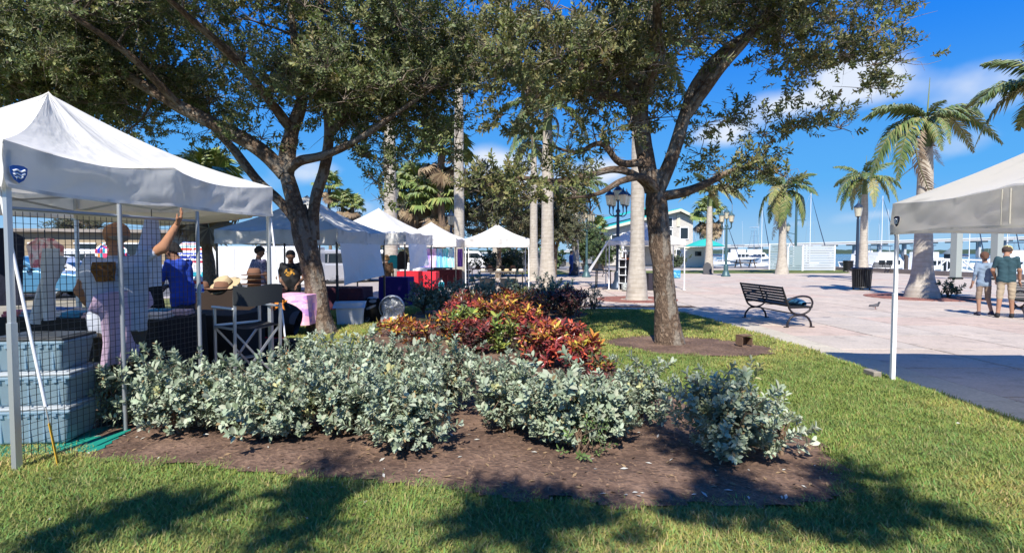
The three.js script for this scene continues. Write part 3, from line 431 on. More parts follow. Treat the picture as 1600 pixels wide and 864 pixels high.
{
  // an oak behind the viewer: its crown edge throws the patches of shade on the front lawn
  const o = thing('oak_tree', 'oak outside the picture behind the viewer whose crown shades the front lawn', 'tree', [-0.4, 0, 6.6]), at = (x, z, h, r, n) => [x - 0.146 * h + 0.4, h, z + 0.951 * h - 6.6, r, n];
  broadTree(o, { seed: 404, clumps: [at(-2.55, -3.1, 5, 0.2, 46), at(-2.3, -3.12, 5.1, 0.22, 50), at(-2.05, -3.2, 5, 0.16, 30), at(-1.36, -3.05, 5, 0.12, 26), at(-1.36, -3.25, 5, 0.1, 24), at(-1.37, -3.45, 5, 0.1, 22), at(-1.38, -3.65, 5.1, 0.09, 20), at(-1.38, -3.85, 5.1, 0.08, 16), at(-0.25, -3.1, 5, 0.18, 46), at(-0.05, -3.12, 5.1, 0.2, 50), at(0.15, -3.2, 5, 0.18, 40), at(-0.3, -3.35, 5, 0.15, 30), at(-0.05, -3.38, 5.1, 0.14, 28), at(0.3, -3.08, 5, 0.14, 26), at(1.1, -3.2, 5, 0.2, 46), at(1.35, -3.2, 5.2, 0.22, 56), at(1.65, -3.15, 5, 0.22, 56), at(1.95, -3.2, 5, 0.2, 50), at(2.2, -3.3, 5.1, 0.2, 46), at(2.3, -3.6, 5.1, 0.16, 34), at(2.32, -3.85, 5.2, 0.12, 22), at(1.4, -3.6, 5.2, 0.1, 20), at(1.38, -3.9, 5.3, 0.1, 20), at(1.38, -4.3, 5.5, 0.14, 30), at(1.36, -4.7, 5.6, 0.14, 30), ...fillClumps(71, 60, [0, 6.2, -1.2], [4.6, 1.8, 2.2], 0.6, 50, (x, y, z) => y > 4.4 && z + 6.6 - 0.951 * y > -2.1)],
    trunk: { p: [[0, -0.1, 0], [0, 1, 0], [0.1, 2.4, 0]], r: [0.34, 0.25, 0.22] },
    limbs: [[-3.4, 5.6, -2.6], [-1.4, 6, -3.6], [0.8, 6, -3.8], [3, 5.6, -3], [0.5, 6.4, 2]].map((e) => ({ p: [[0.08, 2.2, 0], [e[0] * 0.4, 3.9, e[2] * 0.4], e], r: [0.16, 0.1, 0.03] })) });
}
// trees farther off
const bgSprigs = [21, 22, 23].map((s) => sprig(s, { n: 14, len: 0.17, wid: 0.085, stem: 0.5, cols: [[0.12, 0.125, 0.045], [0.085, 0.1, 0.035], [0.15, 0.14, 0.06]], stemR: 0.008 }));
const greenSprigs = [24, 25, 26].map((s) => sprig(s, { n: 14, len: 0.17, wid: 0.09, stem: 0.45, cols: [[0.085, 0.15, 0.03], [0.12, 0.19, 0.04], [0.06, 0.11, 0.025]], stemR: 0.008 }));
function farTree(name, label, [x, z], h, cw, trunkR, seed, sprigs, dens = 1, lowF = 0.36, group) {
  const o = thing(name, label, 'tree', [x, 0, z], 0, group), r = rngOf(seed), base = h * lowF, nC = Math.round(26 * dens);
  broadTree(o, {
    seed, sprigs, twigR: 0.012, clumps: fillClumps(seed + 7, nC, [0, base + (h - base) * 0.52, 0], [cw, (h - base) * 0.52, cw * 0.8], cw * 0.3, 34 * dens),
    trunk: { p: [[0, -0.1, 0], [0.05, base * 0.5, 0], [0.1, base, 0.05]], r: [trunkR * 1.3, trunkR, trunkR * 0.85] },
    limbs: [0, 1, 2, 3].map((k) => { const a = k * 1.6 + r(), e = [Math.cos(a) * cw * 0.6, h * 0.75, Math.sin(a) * cw * 0.5]; return { p: [[0.08, base * 0.92, 0.04], [e[0] * 0.4, base + (h - base) * 0.3, e[2] * 0.4], e], r: [trunkR * 0.6, trunkR * 0.4, trunkR * 0.1] }; }),
  });
}
farTree('shade_tree', 'olive green shade tree between the tall palm trunk and the open hat stall', [-0.9, -36], 6.3, 3.6, 0.16, 61, bgSprigs, 1.3, 0.3);
farTree('shade_tree', 'olive green shade tree just right of the pair of pale palm trunks', [2.75, -36.5], 5.6, 2.2, 0.12, 62, bgSprigs, 1, 0.3);
farTree('shade_tree', 'low shade tree behind the lawn strip near the distant walker in blue', [1.4, -47], 5.0, 2.4, 0.14, 63, bgSprigs, 0.9, 0.3);
farTree('shade_tree', 'bright green leafy tree in front of the white building', [6.9, -54], 4.4, 1.7, 0.12, 64, greenSprigs, 1.1, 0.1);
farTree('shade_tree', 'dark tree beyond the white canopy peaks and the shaggy fan palms', [-8.5, -46], 6.5, 3.6, 0.2, 65, bgSprigs, 1.2, 0.25);
farTree('shade_tree', 'distant tree at the far edge of the car park beyond the white trailer', [-27, -66], 4.0, 4.2, 0.2, 66, bgSprigs, 0.8, 0.2);
farTree('shade_tree', 'distant rounded tree beyond the parked white cars, seen through the mesh', [-46, -60], 7, 4.2, 0.2, 67, bgSprigs, 1, 0.2);
farTree('shade_tree', 'distant tree over the silver minivan at the car park edge', [-18, -70], 3.6, 3.8, 0.2, 68, bgSprigs, 0.8, 0.2);
farTree('shade_tree', 'distant tree behind the teal roofed building side', [0, -72], 5.4, 4, 0.2, 69, greenSprigs, 0.9, 0.2);

// ---------- palms ----------
function frondGeo(seed, L, droop, nP, lf, col, { plume = 0.5, ragged = 0 } = {}) { // grows along +x from the origin, arching up then down
  const r = rngOf(seed), A = { pos: [], col: [], idx: [] }, up0 = 0.9, pt = (t) => V(L * (t - 0.12 * t * t * droop), L * (up0 * t * 0.55 - droop * 0.62 * t * t), 0), st = [0.20, 0.2, 0.08];
  for (let i = 0; i < 14; i++) stemInto(A, pt(i / 14), pt((i + 1) / 14), 0.035 * (1 - i / 15) + 0.006, st);
  for (let i = 0; i < nP; i++) {
    const t = 0.1 + 0.9 * (i / nP), p = pt(t), tg = pt(Math.min(1, t + 0.02)).sub(pt(t - 0.02)).normalize(), ln = lf * Math.sin(PI * clamp(0.16 + 0.8 * t, 0, 1)) * rr(0.85, 1.15, r);
    for (const s of [-1, 1]) {
      if (r() < ragged) continue;
      const d = tg.clone().multiplyScalar(0.75).add(V(0, rr(-0.25, 0.35, r) * plume * 2, s * rr(0.8, 1.1, r))).normalize(), w = 0.04 * rr(0.8, 1.2, r) * (L / 2.4), q = p.clone().addScaledVector(d, ln * 0.5), e = p.clone().addScaledVector(d, ln * 0.86).add(V(0, -ln * rr(0.25, 0.5, r), 0)), sd = tg.clone().multiplyScalar(w), i0 = A.pos.length / 3, c = col[Math.floor(r() * col.length)], b = rr(0.8, 1.2, r);
      for (const P of [p.clone().sub(sd.clone().multiplyScalar(0.5)), p.clone().add(sd.clone().multiplyScalar(0.5)), q.clone().sub(sd), q.clone().add(sd), e]) { A.pos.push(P.x, P.y, P.z); A.col.push(...c.map((v) => v * b)); }
      A.idx.push(i0, i0 + 1, i0 + 3, i0, i0 + 3, i0 + 2, i0 + 2, i0 + 3, i0 + 4);
    }
  }
  return geoOf(A);
}
const M_frond = phy('#ffffff', { vertexColors: true, roughness: 0.75, transmission: 0.2, clearcoat: 0.2, clearcoatRoughness: 0.4 });
const pg = [[0.10, 0.17, 0.035], [0.14, 0.20, 0.045], [0.075, 0.13, 0.03], [0.20, 0.22, 0.06]], pb = [[0.30, 0.22, 0.15], [0.38, 0.29, 0.21], [0.24, 0.17, 0.12]], py = [[0.28, 0.27, 0.08], [0.22, 0.25, 0.07], [0.34, 0.29, 0.11]];
const FR = { up: frondGeo(1, 2.3, 0.75, 58, 0.58, pg), mid: frondGeo(2, 2.5, 1.1, 60, 0.64, pg), low: frondGeo(3, 2.5, 1.75, 60, 0.64, [...pg, ...py.slice(0, 1)]), yel: frondGeo(4, 2.4, 1.7, 56, 0.58, py), dead: frondGeo(5, 2.2, 2.6, 40, 0.45, pb, { plume: 0.2, ragged: 0.15 }), spear: null };
function royalPalm(label, [x, z], h, r0, fronds, { flare = 1.75, size = 1, turn = 0, crown = true } = {}) {
  const o = thing('palm_tree', label, 'palm tree', [x, 0, z], turn);
  const g = lathe(new THREE.SplineCurve([[r0 * flare * 1.04, -0.1], [r0 * flare, 0.03], [r0 * flare * 0.93, 0.25], [r0 * 1.42, 0.7], [r0 * 1.2, 1.3], [r0 * 1.08, 2.2], [r0 * 1.0, h * 0.5], [r0 * 0.92, h * 0.8], [r0 * 0.75, h]].map(([a, b]) => new THREE.Vector2(a, b))).getPoints(48).map((p) => [Math.max(p.x, r0 * 0.6), p.y]), 24), u = g.attributes.uv, p = g.attributes.position;
  for (let i = 0; i < u.count; i++) { const a = u.getX(i), k = 1 + 0.035 * (noise3(Math.cos(a * 6.28) * 2, p.getY(i) * 1.5, Math.sin(a * 6.28) * 2) - 0.5) * 2; p.setX(i, p.getX(i) * k); p.setZ(i, p.getZ(i) * k); u.setXY(i, a + x * 0.37, p.getY(i) * 0.3 + z * 0.13); }
  g.computeVertexNormals(); obj('trunk', g, M.palm, o);
  if (!crown) return o;
  obj('crownshaft', lathe([[r0 * 0.74, h - 0.02], [r0 * 0.8, h + 0.15 * size], [r0 * 0.62, h + 0.6 * size], [r0 * 0.3, h + 1.05 * size], [0.01, h + 1.1 * size]], 14), std(C(0.16, 0.2, 0.07), { roughness: 0.5 }), o);
  const r = rngOf(Math.round(x * 77 + z * 31 + 9000)), y = h + 0.95 * size;
  fronds.forEach(([az, kind, tilt = 0, s = 1]) => { const f = obj('frond', FR[kind], M_frond, o); f.position.set(0, y - (kind === 'dead' ? 0.25 * size : 0), 0); f.rotation.set(0, az * PI / 180, tilt * PI / 180, 'YXZ'); f.rotation.x = rr(-0.25, 0.25, r); f.scale.setScalar(size * s * rr(0.92, 1.06, r)); });
  obj('spear_leaf', bar([0, y, 0], [0.06 * size, y + 1.5 * size, 0], 0.035, 6, 0.008), std(C(0.2, 0.24, 0.1)), o);
  return o;
}
// azimuths: 0 = +x (picture right), 90 = away from the camera, 180 = picture left, 270 = towards the camera
const ring = (seed, n, kinds, t = 0) => { const r = rngOf(seed), L = []; for (let k = 0; k < n; k++) L.push([k * 360 / n + rr(-14, 14, r), kinds[k % kinds.length], t + rr(-12, 14, r), rr(0.85, 1.1, r)]); return L; };
const fullCrown = (s) => [...ring(s, 5, ['up'], 24), ...ring(s + 1, 6, ['mid', 'up', 'mid'], 8), ...ring(s + 2, 5, ['low', 'mid', 'yel'], -8), ...ring(s + 3, 2, ['dead'], -30)];
royalPalm('large royal palm with wind-bent fronds rising beside the near canopy at the plaza edge', [14.75, -20.2], 5.35, 0.262, [[176, 'mid', 14, 1.02], [160, 'up', 16, 0.9], [200, 'up', 8, 0.9], [186, 'low', -14, 1.12], [206, 'low', -22, 1.0], [196, 'dead', -38, 1.1], [4, 'mid', 16, 0.95], [350, 'low', 14, 1.0], [10, 'yel', 6, 0.95], [262, 'up', 18, 0.6], [280, 'low', -10, 0.6], [300, 'mid', 0, 0.62], [250, 'low', -24, 0.6], [80, 'up', 20, 0.8], [95, 'mid', 0, 0.7], [330, 'dead', -60, 0.8], [215, 'dead', -75, 0.6]], { flare: 2.1, size: 1.0 });
royalPalm('royal palm with yellowing droopy fronds beside the pale slatted screen', [20.5, -42.7], 5.0, 0.27, [...ring(301, 5, ['up', 'mid'], 30), ...ring(302, 5, ['mid', 'yel'], 10), ...ring(303, 7, ['low', 'yel', 'low'], -24), [250, 'dead', -55], [200, 'dead', -50]], { flare: 1.85, size: 1.32 });
royalPalm('slim royal palm standing behind the black trash can', [20.6, -33], 5.0, 0.205, [...ring(311, 4, ['up'], 24), ...ring(312, 6, ['mid', 'low'], 4), ...ring(313, 4, ['low', 'yel'], -22)], { flare: 1.5, size: 0.92 });
royalPalm('palm with only its wind-bent fronds showing past the edge of the near canopy', [14.6, -15.2], 5.0, 0.28, fullCrown(320), { size: 1.05 });
royalPalm('straight pale palm trunk right of the red cloth stalls', [-2.74, -29.3], 10.5, 0.255, fullCrown(330), { flare: 1.35, size: 1.1 });
royalPalm('thick pale palm trunk right of the hat stall canopy', [1.47, -23.4], 6.6, 0.245, [...fullCrown(340)], { flare: 1.62, size: 1 });
royalPalm('thinner palm trunk tucked behind the thick pale one', [1.28, -33.2], 7.2, 0.22, fullCrown(345), { flare: 1.45, size: 0.95 });
royalPalm('pale palm trunk just left of the oak, with brick edging at its foot', [4.28, -19.25], 7.4, 0.225, fullCrown(350), { flare: 1.68, size: 1 });
royalPalm('palm with a full green crown beside the cluster lamp and dark rounded panel', [4.55, -40.2], 5.0, 0.215, fullCrown(360), { flare: 1.35, size: 1.15 });
royalPalm('palm with yellow-green arching fronds in front of the shaggy fan palm', [14.95, -42.7], 5.1, 0.235, [...ring(371, 5, ['yel', 'up'], 22), ...ring(372, 6, ['mid', 'yel'], 4), [5, 'yel', 20, 1.2], [350, 'yel', 10, 1.2]], { flare: 1.5, size: 1.1 });
royalPalm('tall shaded palm trunk behind the blue-shadowed canopy', [-5.3, -24.6], 8, 0.27, fullCrown(380), { flare: 1.4 });
royalPalm('palm trunk seen under the hat stall canopy', [-1.25, -45], 5.2, 0.28, fullCrown(385), { flare: 1.4, size: 1.1 });

function fanGeo(seed, L, col) { const r = rngOf(seed), A = { pos: [], col: [], idx: [] }; stemInto(A, V(0, 0, 0), V(L * 0.55, L * 0.16, 0), 0.025, [0.2, 0.19, 0.07]); const c0 = V(L * 0.55, L * 0.16, 0); for (let k = 0; k < 26; k++) { const a = -1.9 + 3.8 * (k / 25), d = V(Math.cos(a), 0.1 + 0.25 * Math.cos(a), Math.sin(a)).normalize(), ln = L * 0.62 * rr(0.85, 1.1, r), s = V(-Math.sin(a), 0, Math.cos(a)).multiplyScalar(0.05 * L), i0 = A.pos.length / 3, m = c0.clone().addScaledVector(d, ln * 0.6), e = c0.clone().addScaledVector(d, ln * 0.9).add(V(0, -ln * rr(0.2, 0.45, r), 0)), c = col[Math.floor(r() * col.length)]; for (const P of [c0, m.clone().sub(s), m.clone().add(s).add(V(0, 0.03 * L, 0)), e]) { A.pos.push(P.x, P.y, P.z); A.col.push(...c); } A.idx.push(i0, i0 + 1, i0 + 2, i0 + 1, i0 + 3, i0 + 2); } return geoOf(A); }
const fg = [[0.16, 0.24, 0.05], [0.22, 0.29, 0.06], [0.11, 0.17, 0.035], [0.30, 0.32, 0.08]], fanGreen = [fanGeo(1, 1.5, fg), fanGeo(2, 1.5, fg)], fanDead = [fanGeo(3, 1.4, [[0.28, 0.19, 0.1], [0.2, 0.13, 0.07], [0.34, 0.25, 0.14]]), fanGeo(4, 1.4, [[0.24, 0.16, 0.09], [0.18, 0.12, 0.07]])];
const M_fanTrunk = std(C(0.22, 0.15, 0.10), { bumpMap: rep(T.barkH, 1), bumpScale: 0.05, roughness: 1 });
function fanPalm(label, [x, z], h, r0, nG, nD, size = 1, seed = 1, group) {
  const o = thing('fan_palm', label, 'palm tree', [x, 0, z], 0, group), r = rngOf(seed * 97);
  obj('trunk', limb([[0, -0.1, 0], [0.05, h * 0.3, 0], [-0.06, h * 0.7, 0.03], [0, h, 0]], [r0 * 1.25, r0, r0 * 0.95, r0 * 1.1], 12, 0.25, 0.18), M_fanTrunk, o);
  for (let k = 0; k < nG; k++) { const f = obj('frond', fanGreen[k % 2], M_frond, o); f.position.set(0, h, 0); f.rotation.set(rr(-0.3, 0.3, r), k * 2.4 + r(), lerp(1.25, -0.55, k / nG), 'YXZ'); f.scale.setScalar(size * rr(0.85, 1.15, r)); }
  for (let k = 0; k < nD; k++) { const f = obj('dead_frond', fanDead[k % 2], M_frond, o); f.position.set(0, h - 0.1 - 0.5 * size * r(), 0); f.rotation.set(rr(-0.2, 0.2, r), k * 2.4 + r(), rr(-1.55, -0.8, r), 'YXZ'); f.scale.setScalar(size * rr(0.85, 1.15, r)); }
}
fanPalm('large shaggy fan palm with brown skirt behind the lamp above the white peaks', [-6.0, -35], 5.2, 0.24, 38, 9, 1.3, 1);
fanPalm('second shaggy fan palm crowding the first above the smaller white canopy', [-4.55, -34], 4.6, 0.24, 34, 8, 1.2, 2);
fanPalm('bare-stemmed fan palm close left of the straight pale trunk', [-4.1, -33], 7.6, 0.2, 30, 7, 1.2, 3);
fanPalm('fan palm with thick brown skirt of dead leaves beside the teal roofed building', [21.2, -60.5], 5.6, 0.3, 18, 22, 1.35, 4);
fanPalm('tallest of the small distant fan palms between the two oaks', [-25.2, -78], 10.8, 0.22, 22, 8, 1.4, 5);
fanPalm('small distant fan palm just right of the tallest one', [-23.4, -78], 8.2, 0.22, 22, 8, 1.4, 6);
fanPalm('small distant fan palm, rightmost of the three far ones', [-22.0, -78], 7.8, 0.22, 20, 8, 1.3, 7);
fanPalm('fan palm showing green fronds over the near canopy roof edge', [-8.3, -15.3], 3.3, 0.16, 16, 4, 0.8, 8);
fanPalm('short palm by the teal roofed building left end', [8.7, -58], 4.0, 0.16, 20, 4, 0.9, 9);

// ---------- shrubs ----------
const silverCols = [[0.37, 0.41, 0.29], [0.44, 0.47, 0.35], [0.29, 0.34, 0.22], [0.50, 0.51, 0.39], [0.32, 0.38, 0.27], [0.24, 0.29, 0.17], [0.37, 0.41, 0.29], [0.44, 0.47, 0.35], [0.33, 0.38, 0.26], [0.46, 0.45, 0.33], [0.40, 0.44, 0.33], [0.3, 0.2, 0.1]];
const silverSprigs = [[41, 0.054, 13], [42, 0.042, 15], [43, 0.062, 10], [44, 0.036, 16], [45, 0.05, 13], [46, 0.046, 9]].map(([s, len, n]) => sprig(s, { n, len, wid: len * 0.53, stem: len * 2.3, out: 1.0, cols: silverCols, stemCol: [0.2, 0.17, 0.11], fold: 0.1, curl: 0.1, stemR: 0.0025 }));
const M_stem = std(C(0.19, 0.125, 0.08), { roughness: 0.95 });
function shrub(name, label, [x, z], [rx, h, rz], nSprig, seed, { sprigs = silverSprigs, material = M_silver, tint = [1, 1, 1], low = 0.14, group, cat = 'shrub', scale = 1 } = {}) {
  const r = rngOf(seed * 131 + 5), y0 = soilY(x, z) - 0.02, o = thing(name, label, cat, [x, y0, z], 0, group), st = [], spots = [], tips = [];
  if (sprigs === silverSprigs) h *= 0.84;
  const nS = 9 + Math.floor(r() * 5);
  for (let k = 0; k < nS; k++) { const a = k * 2.4 + r(), d = Math.sqrt((k + 0.5) / nS), e = V(Math.cos(a) * rx * d * 0.85, h * rr(0.66, 0.96, r) * (1 - 0.28 * d * d), Math.sin(a) * rz * d * 0.85), m = V(e.x * 0.35 + rr(-0.05, 0.05, r), e.y * 0.42, e.z * 0.35 + rr(-0.05, 0.05, r)); st.push(limb([V(rr(-0.06, 0.06, r), -0.02, rr(-0.06, 0.06, r)), m, e], [0.016, 0.011, 0.004], 6, 0.07)); tips.push([m, e]); }
  for (let k = 0; k < nSprig; k++) {
    const [m, e] = tips[Math.floor(r() * tips.length)], t = rr(-0.35, 1.0, r), c = m.clone().lerp(e, t), q = V(rr(-1, 1, r), rr(-1, 1, r), rr(-1, 1, r)).multiplyScalar(0.17 * (0.6 + rx)); c.add(q); c.y = Math.max(c.y, h * low * rr(0.6, 1.6, r));
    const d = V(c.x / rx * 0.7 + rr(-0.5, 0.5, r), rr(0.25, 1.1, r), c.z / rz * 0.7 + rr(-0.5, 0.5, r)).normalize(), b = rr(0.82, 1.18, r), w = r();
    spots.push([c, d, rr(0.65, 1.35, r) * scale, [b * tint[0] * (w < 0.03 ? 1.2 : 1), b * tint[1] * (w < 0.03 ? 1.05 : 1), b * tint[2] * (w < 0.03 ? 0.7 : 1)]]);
    if (k % 6 === 0) st.push(limb([m.clone().lerp(e, clamp(t, 0, 1)), c], [0.004, 0.002], 3, 0.2));
  }
  stuffPart(obj('stems', st, M_stem, o)); foliage(o, 'foliage', sprigs, spots, material); return o;
}
const SH = 'silver-leaved shrubs in the front row';
[['silver shrub at the mulch end next to the plastic tubs', -3.52, -5.3, 0.36, 0.66, 0.34, 190], ['upright silver shrub in front of the shaded table legs', -2.86, -5.0, 0.36, 0.76, 0.34, 210], ['silver shrub growing under the chair armrest', -2.42, -5.05, 0.3, 0.64, 0.32, 150], ['silver shrub with low skirt in front of the director chair', -2.0, -4.85, 0.38, 0.68, 0.36, 210],
  ['tall silver shrub at the back beside the near canopy leg', -1.95, -5.75, 0.4, 0.84, 0.36, 200], ['broad silver shrub left of centre with a yellow-green sprout', -1.42, -4.95, 0.42, 0.78, 0.38, 250], ['silver shrub behind the broad one, below the fan', -1.32, -5.85, 0.42, 0.82, 0.36, 210], ['silver shrub with bare stems showing at the bed front', -0.84, -4.55, 0.38, 0.68, 0.34, 200], ['pale silver shrub below the yellow croton tips', -0.72, -5.6, 0.4, 0.82, 0.38, 220],
  ['silver shrub right of the gap of bare mulch', -0.02, -5.05, 0.36, 0.74, 0.36, 210], ['silver shrub with a green weed at its foot', 0.36, -4.7, 0.36, 0.66, 0.34, 200], ['low silver shrub beside the red croton end', 0.72, -4.75, 0.32, 0.58, 0.32, 150], ['small upright silver shrub alone before the lawn gap', 1.16, -5.3, 0.26, 0.68, 0.26, 100]]
  .forEach(([l, x, z, rx, h, rz, n], i) => shrub('silver_shrub', l, [x, z + 0.16], [rx, h, rz], Math.round(n * 2.0), i + 1, { group: SH, tint: [0.86, 0.92, 0.88] }));
shrub('silver_shrub', 'rounded silver shrub standing apart at the lawn end of the bed', [1.66, -4.2], [0.38, 0.76, 0.34], 520, 21, { group: SH, tint: [0.86, 0.92, 0.88] });
shrub('silver_shrub', 'sparse silver shrub with bare stalk at the very end of the bed', [2.05, -4.32], [0.13, 0.52, 0.13], 34, 22, { group: SH });
shrub('green_weed', 'small bright green weed below the silver shrubs', [0.52, -4.3], [0.12, 0.26, 0.12], 40, 23, { sprigs: [46, 47].map((s) => sprig(s, { n: 10, len: 0.035, wid: 0.014, stem: 0.1, cols: [[0.13, 0.22, 0.05], [0.18, 0.28, 0.07]] })), material: M_croton, cat: 'weed' });
// silver-green hedge plants at the back of the bed
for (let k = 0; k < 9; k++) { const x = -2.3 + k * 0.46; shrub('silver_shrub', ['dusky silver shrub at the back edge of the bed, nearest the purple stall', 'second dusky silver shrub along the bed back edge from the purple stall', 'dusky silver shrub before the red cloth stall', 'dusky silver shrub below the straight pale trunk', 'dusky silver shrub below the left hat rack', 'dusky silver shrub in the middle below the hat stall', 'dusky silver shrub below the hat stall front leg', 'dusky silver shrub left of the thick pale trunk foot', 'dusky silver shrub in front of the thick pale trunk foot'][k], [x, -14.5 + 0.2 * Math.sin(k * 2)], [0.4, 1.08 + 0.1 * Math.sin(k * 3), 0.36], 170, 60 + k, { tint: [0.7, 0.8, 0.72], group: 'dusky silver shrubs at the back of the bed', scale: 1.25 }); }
shrub('silver_shrub', 'lone thin dark shrub on the pavement edge by the palm bricks', [2.2, -15.15], [0.18, 0.72, 0.18], 44, 80, { tint: [0.4, 0.5, 0.45], scale: 1.2 });

const cro = { red: [[0.42, 0.03, 0.02], [0.26, 0.018, 0.02], [0.55, 0.09, 0.03], [0.13, 0.014, 0.015]], yel: [[0.64, 0.38, 0.02], [0.5, 0.22, 0.02], [0.36, 0.07, 0.02], [0.6, 0.45, 0.05], [0.2, 0.03, 0.02]], mix: [[0.36, 0.04, 0.02], [0.55, 0.28, 0.02], [0.5, 0.16, 0.02], [0.06, 0.06, 0.02], [0.13, 0.018, 0.018], [0.09, 0.11, 0.025], [0.30, 0.07, 0.02], [0.07, 0.02, 0.015], [0.05, 0.06, 0.02]], dark: [[0.06, 0.012, 0.014], [0.10, 0.02, 0.02], [0.045, 0.035, 0.015], [0.16, 0.03, 0.02], [0.04, 0.05, 0.02]], green: [[0.18, 0.26, 0.04], [0.32, 0.36, 0.05], [0.10, 0.16, 0.03]] };
const croSprigs = Object.fromEntries(Object.entries(cro).map(([k, c], i) => [k, [0, 1, 2].map((s) => sprig(100 + i * 5 + s, { n: 11, len: 0.1, wid: 0.036, stem: 0.14, out: 0.85, cols: c, fold: 0.06, curl: 0.25, stemCol: [0.1, 0.05, 0.03] }))]));
const CG = 'crotons in the planting bed';
function croton(label, x, z, rx, h, n, seed, low, top) {
  h *= 0.7; rx *= 0.76; n = Math.round(n * 0.95);
  const o = shrub('croton', label, [x, z], [rx, h, rx], Math.round(n * 0.7), seed, { sprigs: croSprigs[low], material: M_croton, group: CG, cat: 'croton' });
  const r = rngOf(seed), S = []; for (let k = 0; k < n * 0.34; k++) { const a = r() * 6.28, d = Math.sqrt(r()) * rx * 0.9; S.push([V(Math.cos(a) * d, h * rr(0.72, 1.02, r) * (1 - 0.2 * (d / rx) ** 2), Math.sin(a) * d), V(Math.cos(a) * 0.4, 1, Math.sin(a) * 0.4).normalize(), rr(0.8, 1.2, r), [1, 1, 1].map(() => rr(0.85, 1.15, r))]); }
  foliage(o, 'young_leaves', croSprigs[top], S, M_croton);
}
[['small yellow croton alone left of the main croton mass', -2.15, -10.3, 0.26, 0.36, 36, 'yel', 'yel'], ['orange croton at the left end of the croton mass', -1.55, -9.5, 0.3, 0.42, 40, 'mix', 'yel'], ['bright red and orange croton beside the left end one', -1.1, -10.0, 0.36, 0.62, 60, 'mix', 'mix'], ['croton with green and gold leaves left of the mass centre', -0.8, -9.3, 0.4, 0.74, 76, 'mix', 'green'], ['large red-gold croton in the centre of the bed', -0.3, -9.6, 0.48, 0.98, 110, 'mix', 'yel'], ['tall gold-tipped croton behind the centre one', -0.05, -10.4, 0.46, 1.05, 100, 'mix', 'yel'], ['dark red croton below the centre one', -0.55, -8.6, 0.4, 0.62, 80, 'dark', 'red'], ['deep red croton behind the mass on the left', -1.0, -11.4, 0.48, 0.75, 80, 'dark', 'red'], ['yellow-flecked dark croton behind the mass near the back hedge', -1.0, -12.6, 0.46, 0.9, 70, 'dark', 'mix'],
  ['dark croton in the middle behind the gold-tipped one', 0.35, -11.6, 0.5, 0.95, 90, 'dark', 'mix'], ['croton with broad lime leaves in front of the mass', -0.15, -8.6, 0.3, 0.6, 40, 'green', 'green'], ['croton with a bright yellow top right of the mass', 0.25, -8.9, 0.32, 0.92, 70, 'red', 'yel'], ['crimson croton sloping down from the yellow-topped one', 0.36, -8.25, 0.32, 0.66, 70, 'mix', 'red'], ['yellow and red croton in front of the lawn, beside the spiky red one', 0.5, -7.6, 0.28, 0.68, 60, 'red', 'yel'], ['spiky red croton with one long arching stem', 0.78, -7.85, 0.28, 0.72, 60, 'red', 'red'], ['orange and red croton nearest the small silver shrub', 0.92, -7.15, 0.22, 0.6, 44, 'red', 'yel'], ['low dark croton stub between silver shrubs and lawn', 1.05, -6.5, 0.16, 0.36, 24, 'dark', 'mix'],
  ['maroon croton at the back of the bed toward the plaza', 1.25, -13.2, 0.5, 0.8, 90, 'dark', 'dark'], ['maroon croton at the bed corner by the lone thin shrub', 1.5, -14.0, 0.45, 0.8, 80, 'dark', 'red'], ['dark maroon croton in the back row centre', 0.6, -13.2, 0.46, 0.72, 80, 'dark', 'dark']]
  .forEach(([l, x, z, rx, h, n, a, b], i) => croton(l, x, z, rx, h, n, 200 + i, a, b));
// clipped hedges beyond the plaza
const hedgeSprigs = [51, 52].map((s) => sprig(s, { n: 14, len: 0.11, wid: 0.06, stem: 0.25, cols: [[0.07, 0.11, 0.035], [0.10, 0.14, 0.05], [0.05, 0.08, 0.03]] }));
[['dark clipped hedge behind the hat stall', -0.6, -39, 2.6, 1.3, 0.7, 420], ['pale green bush beside the distant walker', 3.1, -44.5, 0.9, 1.6, 0.7, 120], ['dense green hedge between the near palm and the white building', 8.1, -50, 1.6, 3.2, 1.0, 360], ['low hedge beside the picnic table near the harbour', 15.5, -55, 2.4, 1.0, 0.7, 170], ['shrub by the foot of the hedge under the hat stall palm', -3.4, -38, 0.8, 1.0, 0.6, 90]].forEach(([l, x, z, rx, h, rz, n], i) => shrub('hedge', l, [x, z], [rx, h, rz], n, 300 + i, { sprigs: i === 2 || i === 1 ? greenSprigs : hedgeSprigs, material: M_leaf, scale: i === 2 ? 1 : 1.6, cat: 'hedge' }));
shrub('weed', 'tuft of weeds at the foot of the large wind-bent palm', [15.5, -19.9], [0.3, 0.45, 0.25], 24, 320, { sprigs: hedgeSprigs, material: M_leaf, cat: 'weed' });

